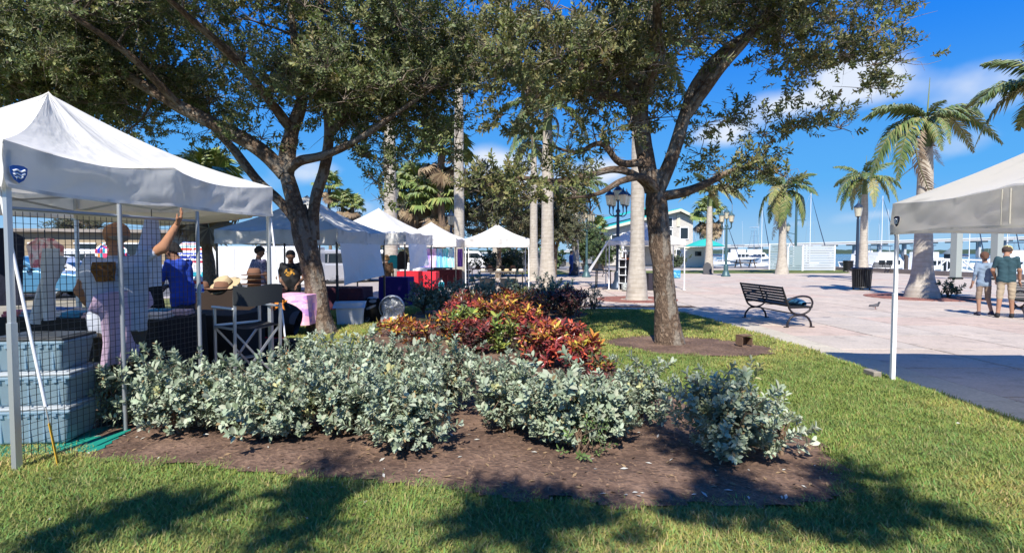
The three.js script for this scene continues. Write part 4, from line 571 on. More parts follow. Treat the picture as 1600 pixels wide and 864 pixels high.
// ---------- market canopies ----------
function tent(label, [cx, cz], turn, { hw = 1.475, hd = 1.475, top = 2.2, drop = 0.35, peak = 3.08, mat = M.canopy, legMat = M.whitePaint, sag = 1, feet = true, seed = 1 } = {}) {
  const o = thing('market_canopy', label, 'canopy', [cx, 0, cz], turn, 'market canopies'), cs = [[hw, hd], [hw, -hd], [-hw, -hd], [-hw, hd]], mid = [(hw) * 0, 0];
  const eave = (k, t) => { const a = cs[k], b = cs[(k + 1) % 4], x = lerp(a[0], b[0], t), z = lerp(a[1], b[1], t), s = Math.abs(Math.sin(2 * PI * t)) * sag, l = Math.hypot(x, z); return [x - (x / l) * 0.05 * s, top - 0.045 * s, z - (z / l) * 0.05 * s]; };
  for (let k = 0; k < 4; k++) {
    obj('roof_panel', sheet((t, v) => { const e = eave(k, t), w = Math.sin(PI * v) * (0.35 + 0.65 * Math.sin(PI * t)) * 0.1 * sag, n = ((noise3(t * 5 + k * 9 + seed, v * 5, 2) - 0.5) * 0.04 + (noise3(t * 14 + k * 9, v * 4 + seed, 5) - 0.5) * 0.018) * Math.sin(PI * t); return [lerp(e[0], 0, v), lerp(e[1], peak, v) - w + n - Math.sin(PI * v) * 0.05, lerp(e[2], 0, v)]; }, 40, 18, 3, 2), mat, o);
    const a = cs[k], b = cs[(k + 1) % 4], nx = Math.sign(a[0] + b[0]) * (Math.abs(a[0] - b[0]) < 0.01 ? 1 : 0), nz = Math.sign(a[1] + b[1]) * (Math.abs(a[1] - b[1]) < 0.01 ? 1 : 0);
    obj('valance', sheet((t, v) => { const e = eave(k, t), bil = (noise3(t * 7 + k * 5 + seed * 3, v * 1.6, 7) - 0.5) * 0.07 * v + (noise3(t * 22 + v * 3, v * 2.5 - t * 4, seed) - 0.5) * 0.022 * Math.sin(PI * v * 0.9 + 0.3) + Math.sin(t * PI * 2 + seed) * 0.012 * v + 0.004; return [e[0] + nx * bil, e[1] - v * (drop - 0.045 * Math.abs(Math.sin(2 * PI * t)) + 0.02 * (noise3(t * 9, k, seed) - 0.5)), e[2] + nz * bil]; }, 72, 9, 3, 0.35), mat, o);
    obj('hem', sheet((t, v) => { const e = eave(k, t), bil = (noise3(t * 7 + k * 5 + seed * 3, 1.6, 7) - 0.5) * 0.07 + Math.sin(t * PI * 2 + seed) * 0.012 + 0.012; return [e[0] + nx * bil, e[1] - (drop - 0.045 * Math.abs(Math.sin(2 * PI * t)) + 0.02 * (noise3(t * 9, k, seed) - 0.5)) + 0.028 * v - 0.004, e[2] + nz * bil]; }, 72, 2, 3, 0.03), mat, o);
    const lx = a[0] * 0.978, lz = a[1] * 0.978;
    obj('leg', [sqbar([lx, 0.03, lz], [lx, 1.1, lz], 0.045), sqbar([lx * 0.998, 1.05, lz * 0.998], [lx * 0.998, top - 0.06, lz * 0.998], 0.036), box(0.13, 0.012, 0.13, lx, 0.02, lz)], legMat, o);
    const bx = b[0] * 0.9, bz = b[1] * 0.9, ax = a[0] * 0.9, az = a[1] * 0.9, m = [(ax + bx) / 2, (az + bz) / 2], y0 = top - drop + 0.08, y1 = top - 0.07;
    obj('truss', [sqbar([ax, y0, az], [m[0], y1, m[1]], 0.022), sqbar([ax, y1, az], [m[0], y0, m[1]], 0.022), sqbar([m[0], y0, m[1]], [bx, y1, bz], 0.022), sqbar([m[0], y1, m[1]], [bx, y0, bz], 0.022), sqbar([m[0], y1, m[1]], [0, peak - 0.42, 0], 0.02)], M.galv, o);
  }
  obj('centre_post', bar([0, peak - 0.75, 0], [0, peak - 0.06, 0], 0.022), M.galv, o);
  return o;
}
function shield(parent, [x, y, z], turn, s, m1) { // the maker's shield badge with pale waves
  const sh = extr([[0, -0.55], [0.28, -0.36], [0.46, 0.0], [0.5, 0.36], [0.3, 0.47], [0, 0.5], [-0.3, 0.47], [-0.5, 0.36], [-0.46, 0.0], [-0.28, -0.36]].map((p) => p.map((v) => v * s)), 0.003);
  const g = obj('badge', sh, m1, parent); g.position.set(x, y, z); g.rotation.y = turn;
  const wave = (yy, w) => limb([[-w * s, (yy - 0.05) * s, 0.004], [-w * 0.3 * s, (yy + 0.06) * s, 0.004], [w * 0.3 * s, (yy - 0.04) * s, 0.004], [w * s, (yy + 0.07) * s, 0.004]], [0.01, 0.045 * s, 0.01], 6, 0.01);
  obj('badge_waves', [wave(0.16, 0.34), wave(-0.04, 0.32), wave(-0.22, 0.2)], std(C(0.75, 0.78, 0.82)), g);
}
// near left stall; its open side faces the planting bed
const t1 = tent('white canopy of the near clothing stall with wire mesh wall and storage tubs', [-4.66, -5.72], -0.222, { top: 2.39, drop: 0.34, peak: 3.2, sag: 1.5, seed: 3, legMat: M.steel });
shield(t1, [1.497, 2.16, 1.4], PI / 2, 0.12, std(C(0.02, 0.10, 0.36)));
obj('rolled_wall', [limb([[-1.3, 2.1, -1.36], [0, 2.02, -1.38], [1.25, 2.08, -1.36]], [0.075, 0.085, 0.07], 10, 0.1, 0.15)], M.canopyCream, t1);
// shaded stall behind the oak trunk
const t2 = tent('canopy in dappled blue shade with a hanging side panel, behind the dark-leaved oak', [-5.1, -14.05], -0.136, { top: 2.13, drop: 0.32, peak: 3.02, seed: 5, legMat: M.blackMetal });
const t3 = tent('bright peaked canopy over the purple table, with a hanging side panel', [-4.68, -19.8], -0.15, { top: 2.27, drop: 0.38, peak: 3.16, seed: 7, legMat: M.blackMetal, hw: 1.5, hd: 1.5 });
const t4 = tent('white canopy sheltering the hanging tie-dye cloths', [-3.75, -26.2], -0.1, { top: 2.24, drop: 0.38, peak: 3.02, seed: 9, legMat: M.blackMetal });
const t5 = tent('open white canopy over the hat tables left of the thick pale trunk', [-0.72, -27.2], 0.03, { top: 2.24, drop: 0.38, peak: 2.98, seed: 11, hw: 1.48, hd: 1.48 });
const t6 = tent('white canopy with hanging side sheet partly hidden behind the oak trunk', [5.95, -25.6], -0.12, { top: 2.14, drop: 0.2, peak: 3.0, seed: 13, hw: 1.62, hd: 1.5 });
const t7 = tent('near white canopy at the plaza edge, cut off by the picture edge', [5.97, -4.95], -0.09, { hd: 1.85, top: 2.2, drop: 0.37, peak: 3.2, seed: 15, mat: M.canopyCream, legMat: M.whitePaint, sag: 0.7 });
shield(t7, [-1.505, 1.98, -1.7], -PI / 2, 0.12, std(C(0.012, 0.015, 0.05)));
obj('seam', [sqbar([-1.492, 1.86, 0.0], [-1.492, 2.18, 0.0], 0.012), sqbar([-1.492, 1.86, -0.1], [-1.492, 2.18, -0.1], 0.01)], M.canopyCream, t7);
// side panels
const wallCloth = phy(C(0.84, 0.84, 0.84), { roughness: 1, transmission: 0.05, bumpMap: rep(T.clothH, 0.7), bumpScale: 0.04 });
function sideWall(t, hw, hd, t0, t1_, yTop, yBot, slant, m) { obj('side_wall', sheet((u, v) => { const z = lerp(hd, -hd, lerp(t0 + slant * v, t1_ + 0.05 * v, u)); return [hw + 0.012 + 0.05 * Math.sin(u * 5 + v * 3) * v, lerp(yTop, yBot + 0.14 * u, v), z]; }, 24, 14, 2.4, 1), m, t); }
sideWall(t2, 1.475, 1.475, 0.03, 0.86, 1.82, 0.86, 0.06, wallCloth);
sideWall(t3, 1.5, 1.5, 0.08, 0.74, 1.9, 1.02, 0.02, wallCloth);
obj('side_wall', sheet((u, v) => { const z = lerp(1.4, -1.4, u); return [-1.6 - 0.8 * v - 0.06 * Math.sin(u * 9) * v, lerp(2.1, 0.75 + 0.15 * Math.sin(u * 4), v), z + 0.1 * v]; }, 24, 14, 2.4, 1), M.canopy, t6);
// support poles tied to the near stall legs (each can be lifted off)
const lean = (name, label, a, k, b, strap) => { const t = thing(name, label, 'pole'); const A = V(...a), B = V(...b), m = A.clone().lerp(B, k); obj('tube', bar(a, m.toArray(), 0.011, 10), M.whitePaint, t); obj('cord', bar(m.toArray(), m.clone().lerp(B, 0.3).toArray(), 0.004, 5), std(C(0.3, 0.28, 0.25)), t); obj('ground_strap', sqbar(m.clone().lerp(B, 0.28).toArray(), b, 0.034, 0.006), strap, t); return t; };
lean('guy_pole', 'white guy pole with yellow strap leaning from the near stall front leg', [-3.62, 2.06, -3.99], 0.78, [-3.36, 0.03, -4.1], std(C(0.62, 0.36, 0.03)));
lean('guy_pole', 'white guy pole with orange strap leaning from the rear stall leg by the tree', [-2.93, 2.02, -6.85], 0.72, [-2.62, 0.05, -6.6], std(C(0.7, 0.2, 0.02)));
{ const s = thing('starfish_ornament', 'orange starfish ornament tied to the rear canopy leg', 'ornament', [-2.83, 0.99, -6.84], 0); const P = []; for (let k = 0; k < 10; k++) { const a = k * PI / 5 + PI / 2, q = k % 2 ? 0.035 : 0.095; P.push([Math.cos(a) * q, Math.sin(a) * q]); } obj('star', extr(P, 0.02, 0.008), std(C(0.8, 0.26, 0.02)), s); obj('tie', bar([0, 0, 0], [-0.08, 0.02, -0.02], 0.006), M.blackPaint, s); }

// wire mesh wall panels on the open side
const side1 = (s, inset, y) => [-3.55 + 0.22 * s - 0.975 * inset, y, -3.96 - 0.975 * s - 0.22 * inset];
function meshPanel(label, s0, s1, y0) {
  const o = thing('mesh_panel', label, 'mesh panel', [0, 0, 0], 0, 'wire mesh panels of the near stall'), w = [], st = 0.051;
  for (let s = s0 + st; s < s1 - 0.01; s += st) w.push(sqbar(side1(s, 0.07, y0), side1(s, 0.07, 1.9), 0.0032));
  for (let y = y0; y < 1.9; y += st) w.push(sqbar(side1(s0, 0.067, y), side1(s1, 0.067, y), 0.0032));
  stuffPart(obj('wires', w, std(C(0.03, 0.03, 0.035), { roughness: 0.5 }), o));
  obj('rail', bar(side1(s0, 0.07, 1.92), side1(s1 + 0.02, 0.07, 1.92), 0.014, 10), M.galv, o); obj('upright', bar(side1(s1, 0.05, 0.02), side1(s1, 0.05, 2.02), 0.019, 12), M.galv, o);
}
meshPanel('wire mesh panel nearest the front leg, in front of the tubs', 0.06, 0.93, 0.08); meshPanel('wire mesh panel in front of the lilac garment, nearer the chair', 0.97, 1.81, 0.5);

// ---------- cloth and stock ----------
function clothTex(fn, w = 256, h = 256) { const c = document.createElement('canvas'); c.width = w; c.height = h; fn(c.getContext('2d'), w, h); const t = new THREE.CanvasTexture(c); t.colorSpace = THREE.SRGBColorSpace; t.wrapS = t.wrapT = THREE.RepeatWrapping; return t; }
function dyeTex(seed, cols, n = 90, vert = false) { return clothTex((g, w, h) => { const r = rngOf(seed); g.fillStyle = cols[0]; g.fillRect(0, 0, w, h); for (let k = 0; k < n; k++) { g.globalAlpha = rr(0.25, 0.8, r); g.fillStyle = cols[Math.floor(r() * cols.length)]; g.beginPath(); g.ellipse(r() * w, r() * h, vert ? rr(3, 14, r) : rr(6, 34, r), vert ? rr(20, 90, r) : rr(6, 30, r), r() * (vert ? 0.4 : 3), 0, 7); g.fill(); } }); }
// hanging garment: rows [y, xl, xr] from top to bottom
function garment(name, label, [x, y, z], turn, rows, m, { cat = 'garment', thick = 0.035, folds = 7, amp = 0.02, group, hook = true } = {}) {
  const o = thing(name, label, cat, [x, y, z], turn, group), at = (v) => { const k = v * (rows.length - 1), i = Math.min(Math.floor(k), rows.length - 2), f = k - i; return rows[i].map((q, n) => lerp(q, rows[i + 1][n], f)); }, sd = x * 7.3 + z * 3.1;
  const f = (s) => (u, v) => { const [yy, a, b] = at(v), e = Math.sin(PI * clamp(u, 0, 1)); return [lerp(a, b, u), yy, s * thick * 0.5 * Math.sqrt(e) + amp * (0.3 + v) * Math.sin(u * folds + sd + v * 2 + noise3(u * 3, v * 3, sd) * 3)]; };
  obj('cloth', [sheet(f(1), 28, 24), sheet(f(-1), 28, 24)], m, o);
  if (hook) obj('hanger', [bar([(rows[0][1] + rows[0][2]) / 2, rows[0][0] - 0.01, 0], [(rows[0][1] + rows[0][2]) / 2, rows[0][0] + 0.09, 0], 0.004, 5)], M.blackMetal, o);
  return o;
}
const fab = (r, g, b, o = {}) => std(C(r, g, b), { roughness: 1, bumpMap: rep(T.clothH, 2), bumpScale: 0.008, ...o });
const S1 = -0.222 + PI / 2; // turn of things that hang along the open side (facing the bed)
garment('hanging_garment', 'pale blue-white cloth pinned high on the mesh beside the raised hand', side1(1.32, 0.16, 1.28), S1, [[0.64, -0.02, 0.12], [0.5, -0.06, 0.15], [0.3, -0.13, 0.16], [0.0, -0.2, 0.17]], fab(0.55, 0.6, 0.7), { folds: 5 });
garment('hanging_garment', 'lilac pink tunic hanging behind the mesh uprights', side1(1.0, 0.15, 0.62), S1, [[0.64, -0.1, 0.16], [0.62, -0.24, 0.32], [0.5, -0.3, 0.36], [0.44, -0.19, 0.27], [0.2, -0.17, 0.2], [0, -0.2, 0.16]], fab(0.56, 0.4, 0.5), { folds: 14, amp: 0.012, thick: 0.02 });
{ const t = garment('hanging_garment', 'white trousers hanging behind the mesh at the far left', [-4.3, 0.98, -5.15], 0.3, [[0.66, 0.0, 0.14], [0.5, -0.02, 0.13], [0.3, -0.02, 0.09], [0.0, 0.0, 0.08]], fab(0.6, 0.63, 0.7), { folds: 5, amp: 0.015, cat: 'trousers' }); const l = t.children[0].clone(); l.name = 'cloth'; l.position.set(-0.13, -0.02, -0.03); l.rotation.z = -0.28; t.add(l); }
garment('hanging_garment', 'navy dark top hanging at the left picture edge behind the guy pole', [-4.42, 1.15, -4.72], 0.5, [[0.66, -0.12, 0.14], [0.58, -0.24, 0.26], [0.3, -0.22, 0.24], [0, -0.24, 0.24]], fab(0.012, 0.014, 0.03));
garment('hanging_garment', 'rust-brown print cloth at the seller chest height', side1(0.92, 0.22, 1.35), S1, [[0.17, -0.1, 0.12], [0.1, -0.12, 0.14], [0, -0.06, 0.1]], std('#ffffff', { map: dyeTex(5, ['#8a5a28', '#6b4018', '#b07838', '#4a2c14']), roughness: 1 }), { thick: 0.02, hook: false });
garment('hanging_garment', 'white dress with red and blue bands hung behind the blue-shirted shopper', [-5.1, 1.22, -8.9], 0, [[0.55, -0.1, 0.1], [0.46, -0.2, 0.2], [0.2, -0.2, 0.2], [-0.25, -0.22, 0.22]], std('#ffffff', { map: clothTex((g, w, h) => { g.fillStyle = '#f2f2f6'; g.fillRect(0, 0, w, h); const b = ['#2a4fd0', '#e04838', '#35b0c8', '#d8d8f0', '#c02848', '#2038a0']; for (let k = 0; k < 12; k++) { g.fillStyle = b[k % 6]; g.fillRect(0, k * 22 + 4, w, 8 + (k % 3) * 3); } g.fillStyle = '#f2f2f6'; for (let k = 0; k < 90; k++) g.fillRect((k * 53) % w, (k * 37) % h, 14, 6); }), roughness: 1 }));
garment('hanging_garment', 'teal and white patterned dress seen through the mesh above the lilac tunic', [-5.85, 1.2, -8.2], 0.1, [[0.55, -0.1, 0.1], [0.45, -0.22, 0.22], [0, -0.22, 0.22], [-0.2, -0.24, 0.24]], std('#ffffff', { map: clothTex((g, w, h) => { const r = rngOf(8), b = ['#28a0b8', '#d84870', '#f4f4f8', '#3048b8', '#e88848', '#f4f4f8']; for (let j = 0; j < 16; j++) for (let i = 0; i < 12; i++) { g.fillStyle = b[Math.floor(r() * 6)]; g.fillRect(i * 22, j * 16, 22, 16); } }), roughness: 1 }));
garment('hanging_garment', 'black jacket hung low beside the blue-shirted shopper', [-5.25, 0.72, -8.1], 0.1, [[0.68, -0.1, 0.1], [0.55, -0.2, 0.2], [0, -0.2, 0.22]], fab(0.014, 0.014, 0.016));
garment('hanging_garment', 'pink and white print top hung far inside the near stall', [-5.6, 1.42, -6.75], 0.2, [[0.36, -0.08, 0.08], [0.26, -0.2, 0.2], [0, -0.17, 0.17]], std('#ffffff', { map: dyeTex(9, ['#e8c8c8', '#c05060', '#f0e8e8', '#d08890']), roughness: 1 }));

function clothTable(name, label, [x, z], turn, w, d, h, m, floor = 0.02, cat = 'table') { // a table under a cloth that hangs to the ground with folds
  const o = thing(name, label, cat, [x, 0, z], turn), loop = (t) => { const p = (t % 1) * 2 * (w + d); if (p < w) return [-w / 2 + p, d / 2, 0, 1]; if (p < w + d) return [w / 2, d / 2 - (p - w), 1, 0]; if (p < 2 * w + d) return [w / 2 - (p - w - d), -d / 2, 0, -1]; return [-w / 2, -d / 2 + (p - 2 * w - d), -1, 0]; };
  obj('cloth_top', rbox(w, 0.03, d, 0, h - 0.015, 0, 0.012), m, o);
  obj('cloth_skirt', sheet((u, v) => { const [a, b, nx, nz] = loop(u), f = (0.02 + 0.03 * Math.sin(u * 2 * (w + d) * 11 + 2 * noise3(u * 9, 1, 2)) + 0.02) * v; return [a + nx * f, lerp(h - 0.012, floor, v), b + nz * f]; }, 160, 8, 2 * (w + d), h), m, o);
  return o;
}
clothTable('stall_table', 'long black-draped table of folded shirts inside the near stall', [-4.85, -6.65], -0.15, 2.1, 0.75, 0.86, M.blackCloth);
clothTable('stall_table', 'black-draped table end under the canopy leg behind the chair', [-4.1, -7.55], -0.1, 1.2, 0.7, 0.80, M.blackCloth);
clothTable('stall_table', 'table draped in pink tie-dye cloth beside the oak trunk', [-4.1, -10.75], -0.2, 0.72, 0.6, 0.82, std('#ffffff', { map: rep(dyeTex(12, ['#e8a8c0', '#f0c0c8', '#b888c8', '#e89ab0', '#9a78b8', '#f4d0d8'], 120), 1), roughness: 1 }), 0.26);
clothTable('stall_table', 'dark table stacked with woven hats behind the director chair', [-5.3, -10.6], -0.1, 1.7, 0.8, 0.92, std(C(0.03, 0.018, 0.012), { roughness: 1 }));
clothTable('stall_table', 'maroon-draped table under the hanging side panel', [-4.0, -13.2], -0.1, 1.25, 0.7, 0.8, fab(0.075, 0.02, 0.032), 0.3);
clothTable('stall_table', 'purple-draped table under the bright peaked canopy', [-3.55, -17.3], -0.1, 0.9, 0.7, 0.86, fab(0.035, 0.012, 0.13));
clothTable('stall_table', 'red cloth table coloured as sunlit, nearest the teal jug', [-3.55, -24.0], -0.1, 0.75, 0.7, 0.80, fab(0.78, 0.03, 0.05));  // red raised to put sunlight into the cloth colour
clothTable('stall_table', 'red cloth table coloured as unlit, beneath the hanging panel of the peaked canopy', [-4.25, -23.4], -0.1, 0.9, 0.7, 0.84, fab(0.5, 0.018, 0.03));  // same red cloth, toned down in colour as the unlit copy
clothTable('stall_table', 'dark maroon cloth table below the tie-dye cloths', [-3.15, -26.3], -0.1, 1.5, 0.7, 0.82, fab(0.06, 0.008, 0.014));
clothTable('display_table', 'tall black-draped display in the canopy behind the oak trunk', [5.05, -24.6], 0, 0.7, 0.6, 1.3, M.blackCloth);
clothTable('display_table', 'low black-draped display right of the pale palm beside the oak', [6.3, -24.3], 0, 0.9, 0.6, 0.72, std(C(0.03, 0.025, 0.035), { roughness: 1 }));
// folded shirts on the long black table
{ const cols = [[0.45, 0.5, 0.6], [0.1, 0.2, 0.45], [0.6, 0.55, 0.55], [0.5, 0.16, 0.2], [0.2, 0.3, 0.4], [0.65, 0.65, 0.68], [0.05, 0.25, 0.45], [0.55, 0.4, 0.45]], nm = ['grey-blue', 'navy', 'off-white', 'brick red', 'slate', 'white', 'bright blue', 'dusty pink'], r = rngOf(33);
  for (let k = 0; k < 8; k++) for (let j = 0; j < 2; j++) { const lx = -0.92 + k * 0.26, lz = j ? 0.2 : -0.15, c = Math.cos(-0.15), s = Math.sin(-0.15), o = thing('folded_shirt', `${nm[(k + j * 3) % 8]} folded shirt, ${['first', 'second', 'third', 'fourth', 'fifth', 'sixth', 'seventh', 'eighth'][k]} from the far end in the table's ${j ? 'front' : 'back'} row`, 'shirt', [-4.85 + lx * c + lz * s, 0.862, -6.65 - lx * s + lz * c], rr(-0.3, 0.3, r), 'folded shirts on the black table'); const cc = cols[(k + j * 3) % 8], m = fab(...cc); obj('fold', rbox(0.22, 0.035, 0.28, 0, 0.018, 0, 0.015), m, o); obj('upper_fold', rbox(0.2, 0.03, 0.25, 0.005, 0.05, 0.01, 0.014), m, o); obj('collar', limb([[-0.06, 0.066, 0.1], [0, 0.07, 0.07], [0.06, 0.066, 0.1]], [0.012, 0.014, 0.012], 6, 0.03), m, o); } }
// woven hats and bags on the dark table
function hat(label, [x, y, z], s, m, group, tilt = 0) { const o = thing('woven_hat', label, 'hat', [x, y, z], R() * 6, group); const g = obj('brim', lathe([[0.105, 0.012], [0.14, 0.004], [0.19, 0.006], [0.2, 0.016], [0.14, 0.014], [0.105, 0.02]].map((p) => p.map((v) => v * s)), 24), m, o), c = obj('crown', lathe([[0.108, 0.01], [0.1, 0.06], [0.088, 0.105], [0.06, 0.118], [0.03, 0.108], [0.001, 0.104]].map((p) => p.map((v) => v * s)), 20), m, o); obj('band', lathe([[0.109, 0.018], [0.108, 0.04], [0.1045, 0.04]].map((p) => p.map((v) => v * s)), 20), std(C(0.05, 0.03, 0.02)), c); o.rotation.z = tilt; return o; }
const straw = [std(C(0.5, 0.38, 0.22), { roughness: 1 }), std(C(0.32, 0.2, 0.11), { roughness: 1 }), std(C(0.62, 0.56, 0.45), { roughness: 1 }), std(C(0.05, 0.04, 0.035), { roughness: 1 }), std(C(0.2, 0.1, 0.06), { roughness: 1 })];
for (let k = 0; k < 4; k++) hat(['lowest', 'second', 'third', 'top'][k] + ' brown hat of the stack behind the chair', [-4.82, 0.925 + k * 0.085, -10.5], 1.15, straw[k % 2 ? 4 : 1], 'stacked brown hats');
hat('tan woven hat lying tipped beside the hat stack', [-5.35, 0.98, -10.45], 1.5, straw[0], undefined, 0.5); hat('dark brown hat under the tipped tan one', [-5.35, 0.925, -10.35], 1.3, straw[4]); hat('rust hat at the table edge beneath the plaid-shirted man', [-5.75, 0.925, -10.4], 1.2, straw[4]); hat('dark hat at the far end of the woven hat table', [-5.95, 0.925, -10.75], 1.2, straw[3]);
// hat stall tables
function plainTable(label, [x, z], turn, w, d, h, m) { const o = thing('folding_table', label, 'table', [x, 0, z], turn); obj('tabletop', rbox(w, 0.035, d, 0, h, 0, 0.01), m, o); for (const sx of [-1, 1]) for (const sz of [-1, 1]) obj('leg', bar([sx * (w / 2 - 0.1), 0, sz * (d / 2 - 0.08)], [sx * (w / 2 - 0.12), h, sz * (d / 2 - 0.1)], 0.014), M.blackMetal, o); return o; }
plainTable('hat table at the front of the open hat stall', [-0.5, -26.2], 0.03, 2.2, 0.7, 0.7, std(C(0.1, 0.09, 0.09))); plainTable('hat table at the back of the open hat stall', [-0.9, -28.0], 0.03, 2.4, 0.7, 0.8, std(C(0.08, 0.06, 0.06)));
{ const P = [['pale straw hat at the left end', -1.35, 2], ['black felt hat second from the left', -1.0, 3], ['cream hat in the middle', -0.62, 2], ['straw hat right of the middle', -0.25, 0], ['cream wide hat near the right', 0.1, 2], ['pale hat at the right end', 0.42, 2]]; P.forEach(([l, x, m], i) => hat(l + ' of the front hat table', [x, 0.72, -26.2 + 0.12 * Math.sin(i * 2)], 1.15, straw[m], 'hats on the front table')); [['dark hat left', -1.7, 3], ['maroon hat middle', -1.1, 4], ['dark hat right of middle', -0.5, 3], ['red-brown hat right', 0.05, 4]].forEach(([l, x, m]) => hat(l + ' on the back hat table', [x, 0.82, -28], 1.3, straw[m], 'hats on the back table')); }
for (const [x, w] of [[-1.15, 'left'], [-0.2, 'right']]) { const o = thing('stock_crate', `black open crate under the ${w} half of the front hat table`, 'crate', [x, 0, -25.95], 0, 'crates under the hat table'); obj('crate_body', [box(0.66, 0.4, 0.02, 0, 0.2, 0.2), box(0.66, 0.4, 0.02, 0, 0.2, -0.2), box(0.02, 0.4, 0.38, -0.33, 0.2, 0), box(0.02, 0.4, 0.38, 0.33, 0.2, 0), box(0.62, 0.02, 0.38, 0, 0.02, 0)], M.blackPaint, o); obj('rim', [box(0.7, 0.03, 0.03, 0, 0.4, 0.213), box(0.7, 0.03, 0.03, 0, 0.4, -0.213)], M.blackMetal, o); }
// tie-dye cloths
{ const D = [['#3048a8', '#c8d0f0', '#6070d0', '#f0f0ff'], ['#b8a0e0', '#f4eaff', '#7050b0', '#e0d0f0'], ['#e8d8f4', '#a8b8f0', '#d090c8', '#f8f4ff'], ['#70b8e8', '#e8f4ff', '#4080d0', '#b0e0f8'], ['#50c8d8', '#d8f8f8', '#30a0c0', '#f0ffff'], ['#a8e0e8', '#5090d8', '#f0f8ff', '#60c0c8'], ['#7048a8', '#302060', '#a080d0', '#503080']], nm = ['indigo', 'violet', 'lilac', 'sky blue', 'turquoise', 'aqua', 'dark purple'];
  D.forEach((c, k) => garment('tie_dye_cloth', `${nm[k]} tie-dye cloth on the hanging row`, [-4.05 + k * 0.27, 0.95, -25.1 - (k === 6 ? 1.2 : 0)], 0, [[0.84, -0.12, 0.12], [0.6, -0.13, 0.13], [0, -0.13, 0.13]], std('#ffffff', { map: dyeTex(40 + k, c, 80, true), roughness: 1 }), { cat: 'cloth', folds: 9, group: 'tie-dye cloths on the hanging row' })); }
garment('hanging_garment', 'teal shirt hung above the red cloths', [-4.35, 1.02, -20.6], 0, [[0.5, -0.1, 0.1], [0.4, -0.2, 0.2], [0, -0.18, 0.18]], fab(0.02, 0.28, 0.36));
garment('hanging_garment', 'black shirt hung beside the teal one', [-3.95, 1.0, -20.3], 0, [[0.66, -0.1, 0.1], [0.5, -0.2, 0.2], [0, -0.2, 0.16]], fab(0.015, 0.013, 0.02));
{ const o = thing('water_jug', 'teal plastic water jug beside the red cloth table coloured as sunlit', 'jug', [-3.02, 0, -24.0]); obj('body', lathe([[0.001, 0], [0.12, 0.0], [0.13, 0.03], [0.13, 0.3], [0.115, 0.34], [0.06, 0.36]], 20), std(C(0.02, 0.33, 0.42), { roughness: 0.35 }), o); obj('lid', lathe([[0.001, 0.43], [0.06, 0.42], [0.075, 0.36], [0.06, 0.355]], 18), M.whitePaint, o); }
{ const o = thing('gift_bag', 'red carrier bag with white top standing behind the chair legs', 'bag', [-3.9, 0.02, -9.2], 0.3); obj('bag_body', extr([[-0.13, 0], [0.13, 0], [0.15, 0.3], [-0.15, 0.3]], 0.12, 0.01), fab(0.62, 0.02, 0.05), o); obj('tissue', sheet((u, v) => [lerp(-0.13, 0.13, u), 0.3 + 0.09 * v * (0.5 + 0.5 * Math.sin(u * 19)), 0.06 + 0.05 * Math.sin(u * 7 + v)], 16, 4), std(C(0.8, 0.8, 0.8)), o); obj('handle', limb([[-0.06, 0.3, 0.12], [-0.04, 0.44, 0.12], [0.04, 0.44, 0.12], [0.06, 0.3, 0.12]], [0.006, 0.006], 6, 0.03), M.blackPaint, o); }
{ const o = thing('duffel_bag', 'black patterned duffel bag slumped behind the chair seat', 'bag', [-3.5, 0.3, -8.3], 0.1); obj('bag_body', limb([[-0.32, 0.28, 0], [-0.15, 0.3, 0], [0.15, 0.3, 0], [0.32, 0.26, 0]], [0.2, 0.27, 0.27, 0.18], 16, 0.05, 0.25), std('#ffffff', { map: rep(dyeTex(18, ['#141414', '#2a2a2e', '#0c0c0c', '#55555c', '#1c1c20'], 60), 1), roughness: 0.9 }), o); obj('strap', limb([[-0.25, 0.5, 0.1], [-0.1, 0.66, 0.1], [0.12, 0.64, 0.1], [0.24, 0.48, 0.1]], [0.014, 0.014], 6, 0.05), M.blackPaint, o); obj('stand', [box(0.6, 0.3, 0.4, 0, -0.14, 0)], M.blackCloth, o); }
{ const o = thing('laundry_tote', 'white fabric tote standing on the grass left of the fan', 'tote', [-3.55, 0.02, -12.3], 0.15); const W = (u, v, s) => 0; obj('tote_body', sheet((u, v) => { const a = u * 2 * PI, c = Math.cos(a), s = Math.sin(a), k = Math.pow(Math.abs(c), 5) + Math.pow(Math.abs(s), 5), q = Math.pow(k, -0.2) * (1 + 0.04 * (noise3(c * 3, v * 4, s * 3) - 0.5)); return [0.3 * c * q * (0.9 + 0.1 * v), 0.5 * v, 0.2 * s * q]; }, 40, 10, 2, 0.5), fab(0.72, 0.73, 0.75), o); obj('flap', sheet((u, v) => [lerp(-0.34, 0.34, u), 0.51 - 0.12 * v * v, lerp(-0.18, 0.24, v)], 10, 8), fab(0.68, 0.69, 0.72), o); }
{ const o = thing('spotted_cover', 'black and white blotched cloth cover beside the white tote', 'cover', [-3.15, 0.02, -12.7], 0); obj('cloth', sheet((u, v) => { const a = u * 2 * PI; return [0.24 * Math.cos(a) * (0.55 + 0.45 * (1 - v)) * (1 + 0.08 * Math.sin(a * 7)), 0.56 * (1 - Math.pow(1 - v, 2)) , 0.22 * Math.sin(a) * (0.55 + 0.45 * (1 - v)) * (1 + 0.08 * Math.sin(a * 7))]; }, 48, 10), std('#ffffff', { map: dyeTex(23, ['#0a0a0a', '#101010', '#c8ccd0', '#0c0c0c'], 40), roughness: 1 }), o); obj('top', lathe([[0.14, 0.55], [0.08, 0.58], [0.001, 0.585]], 20), fab(0.3, 0.33, 0.38), o); }
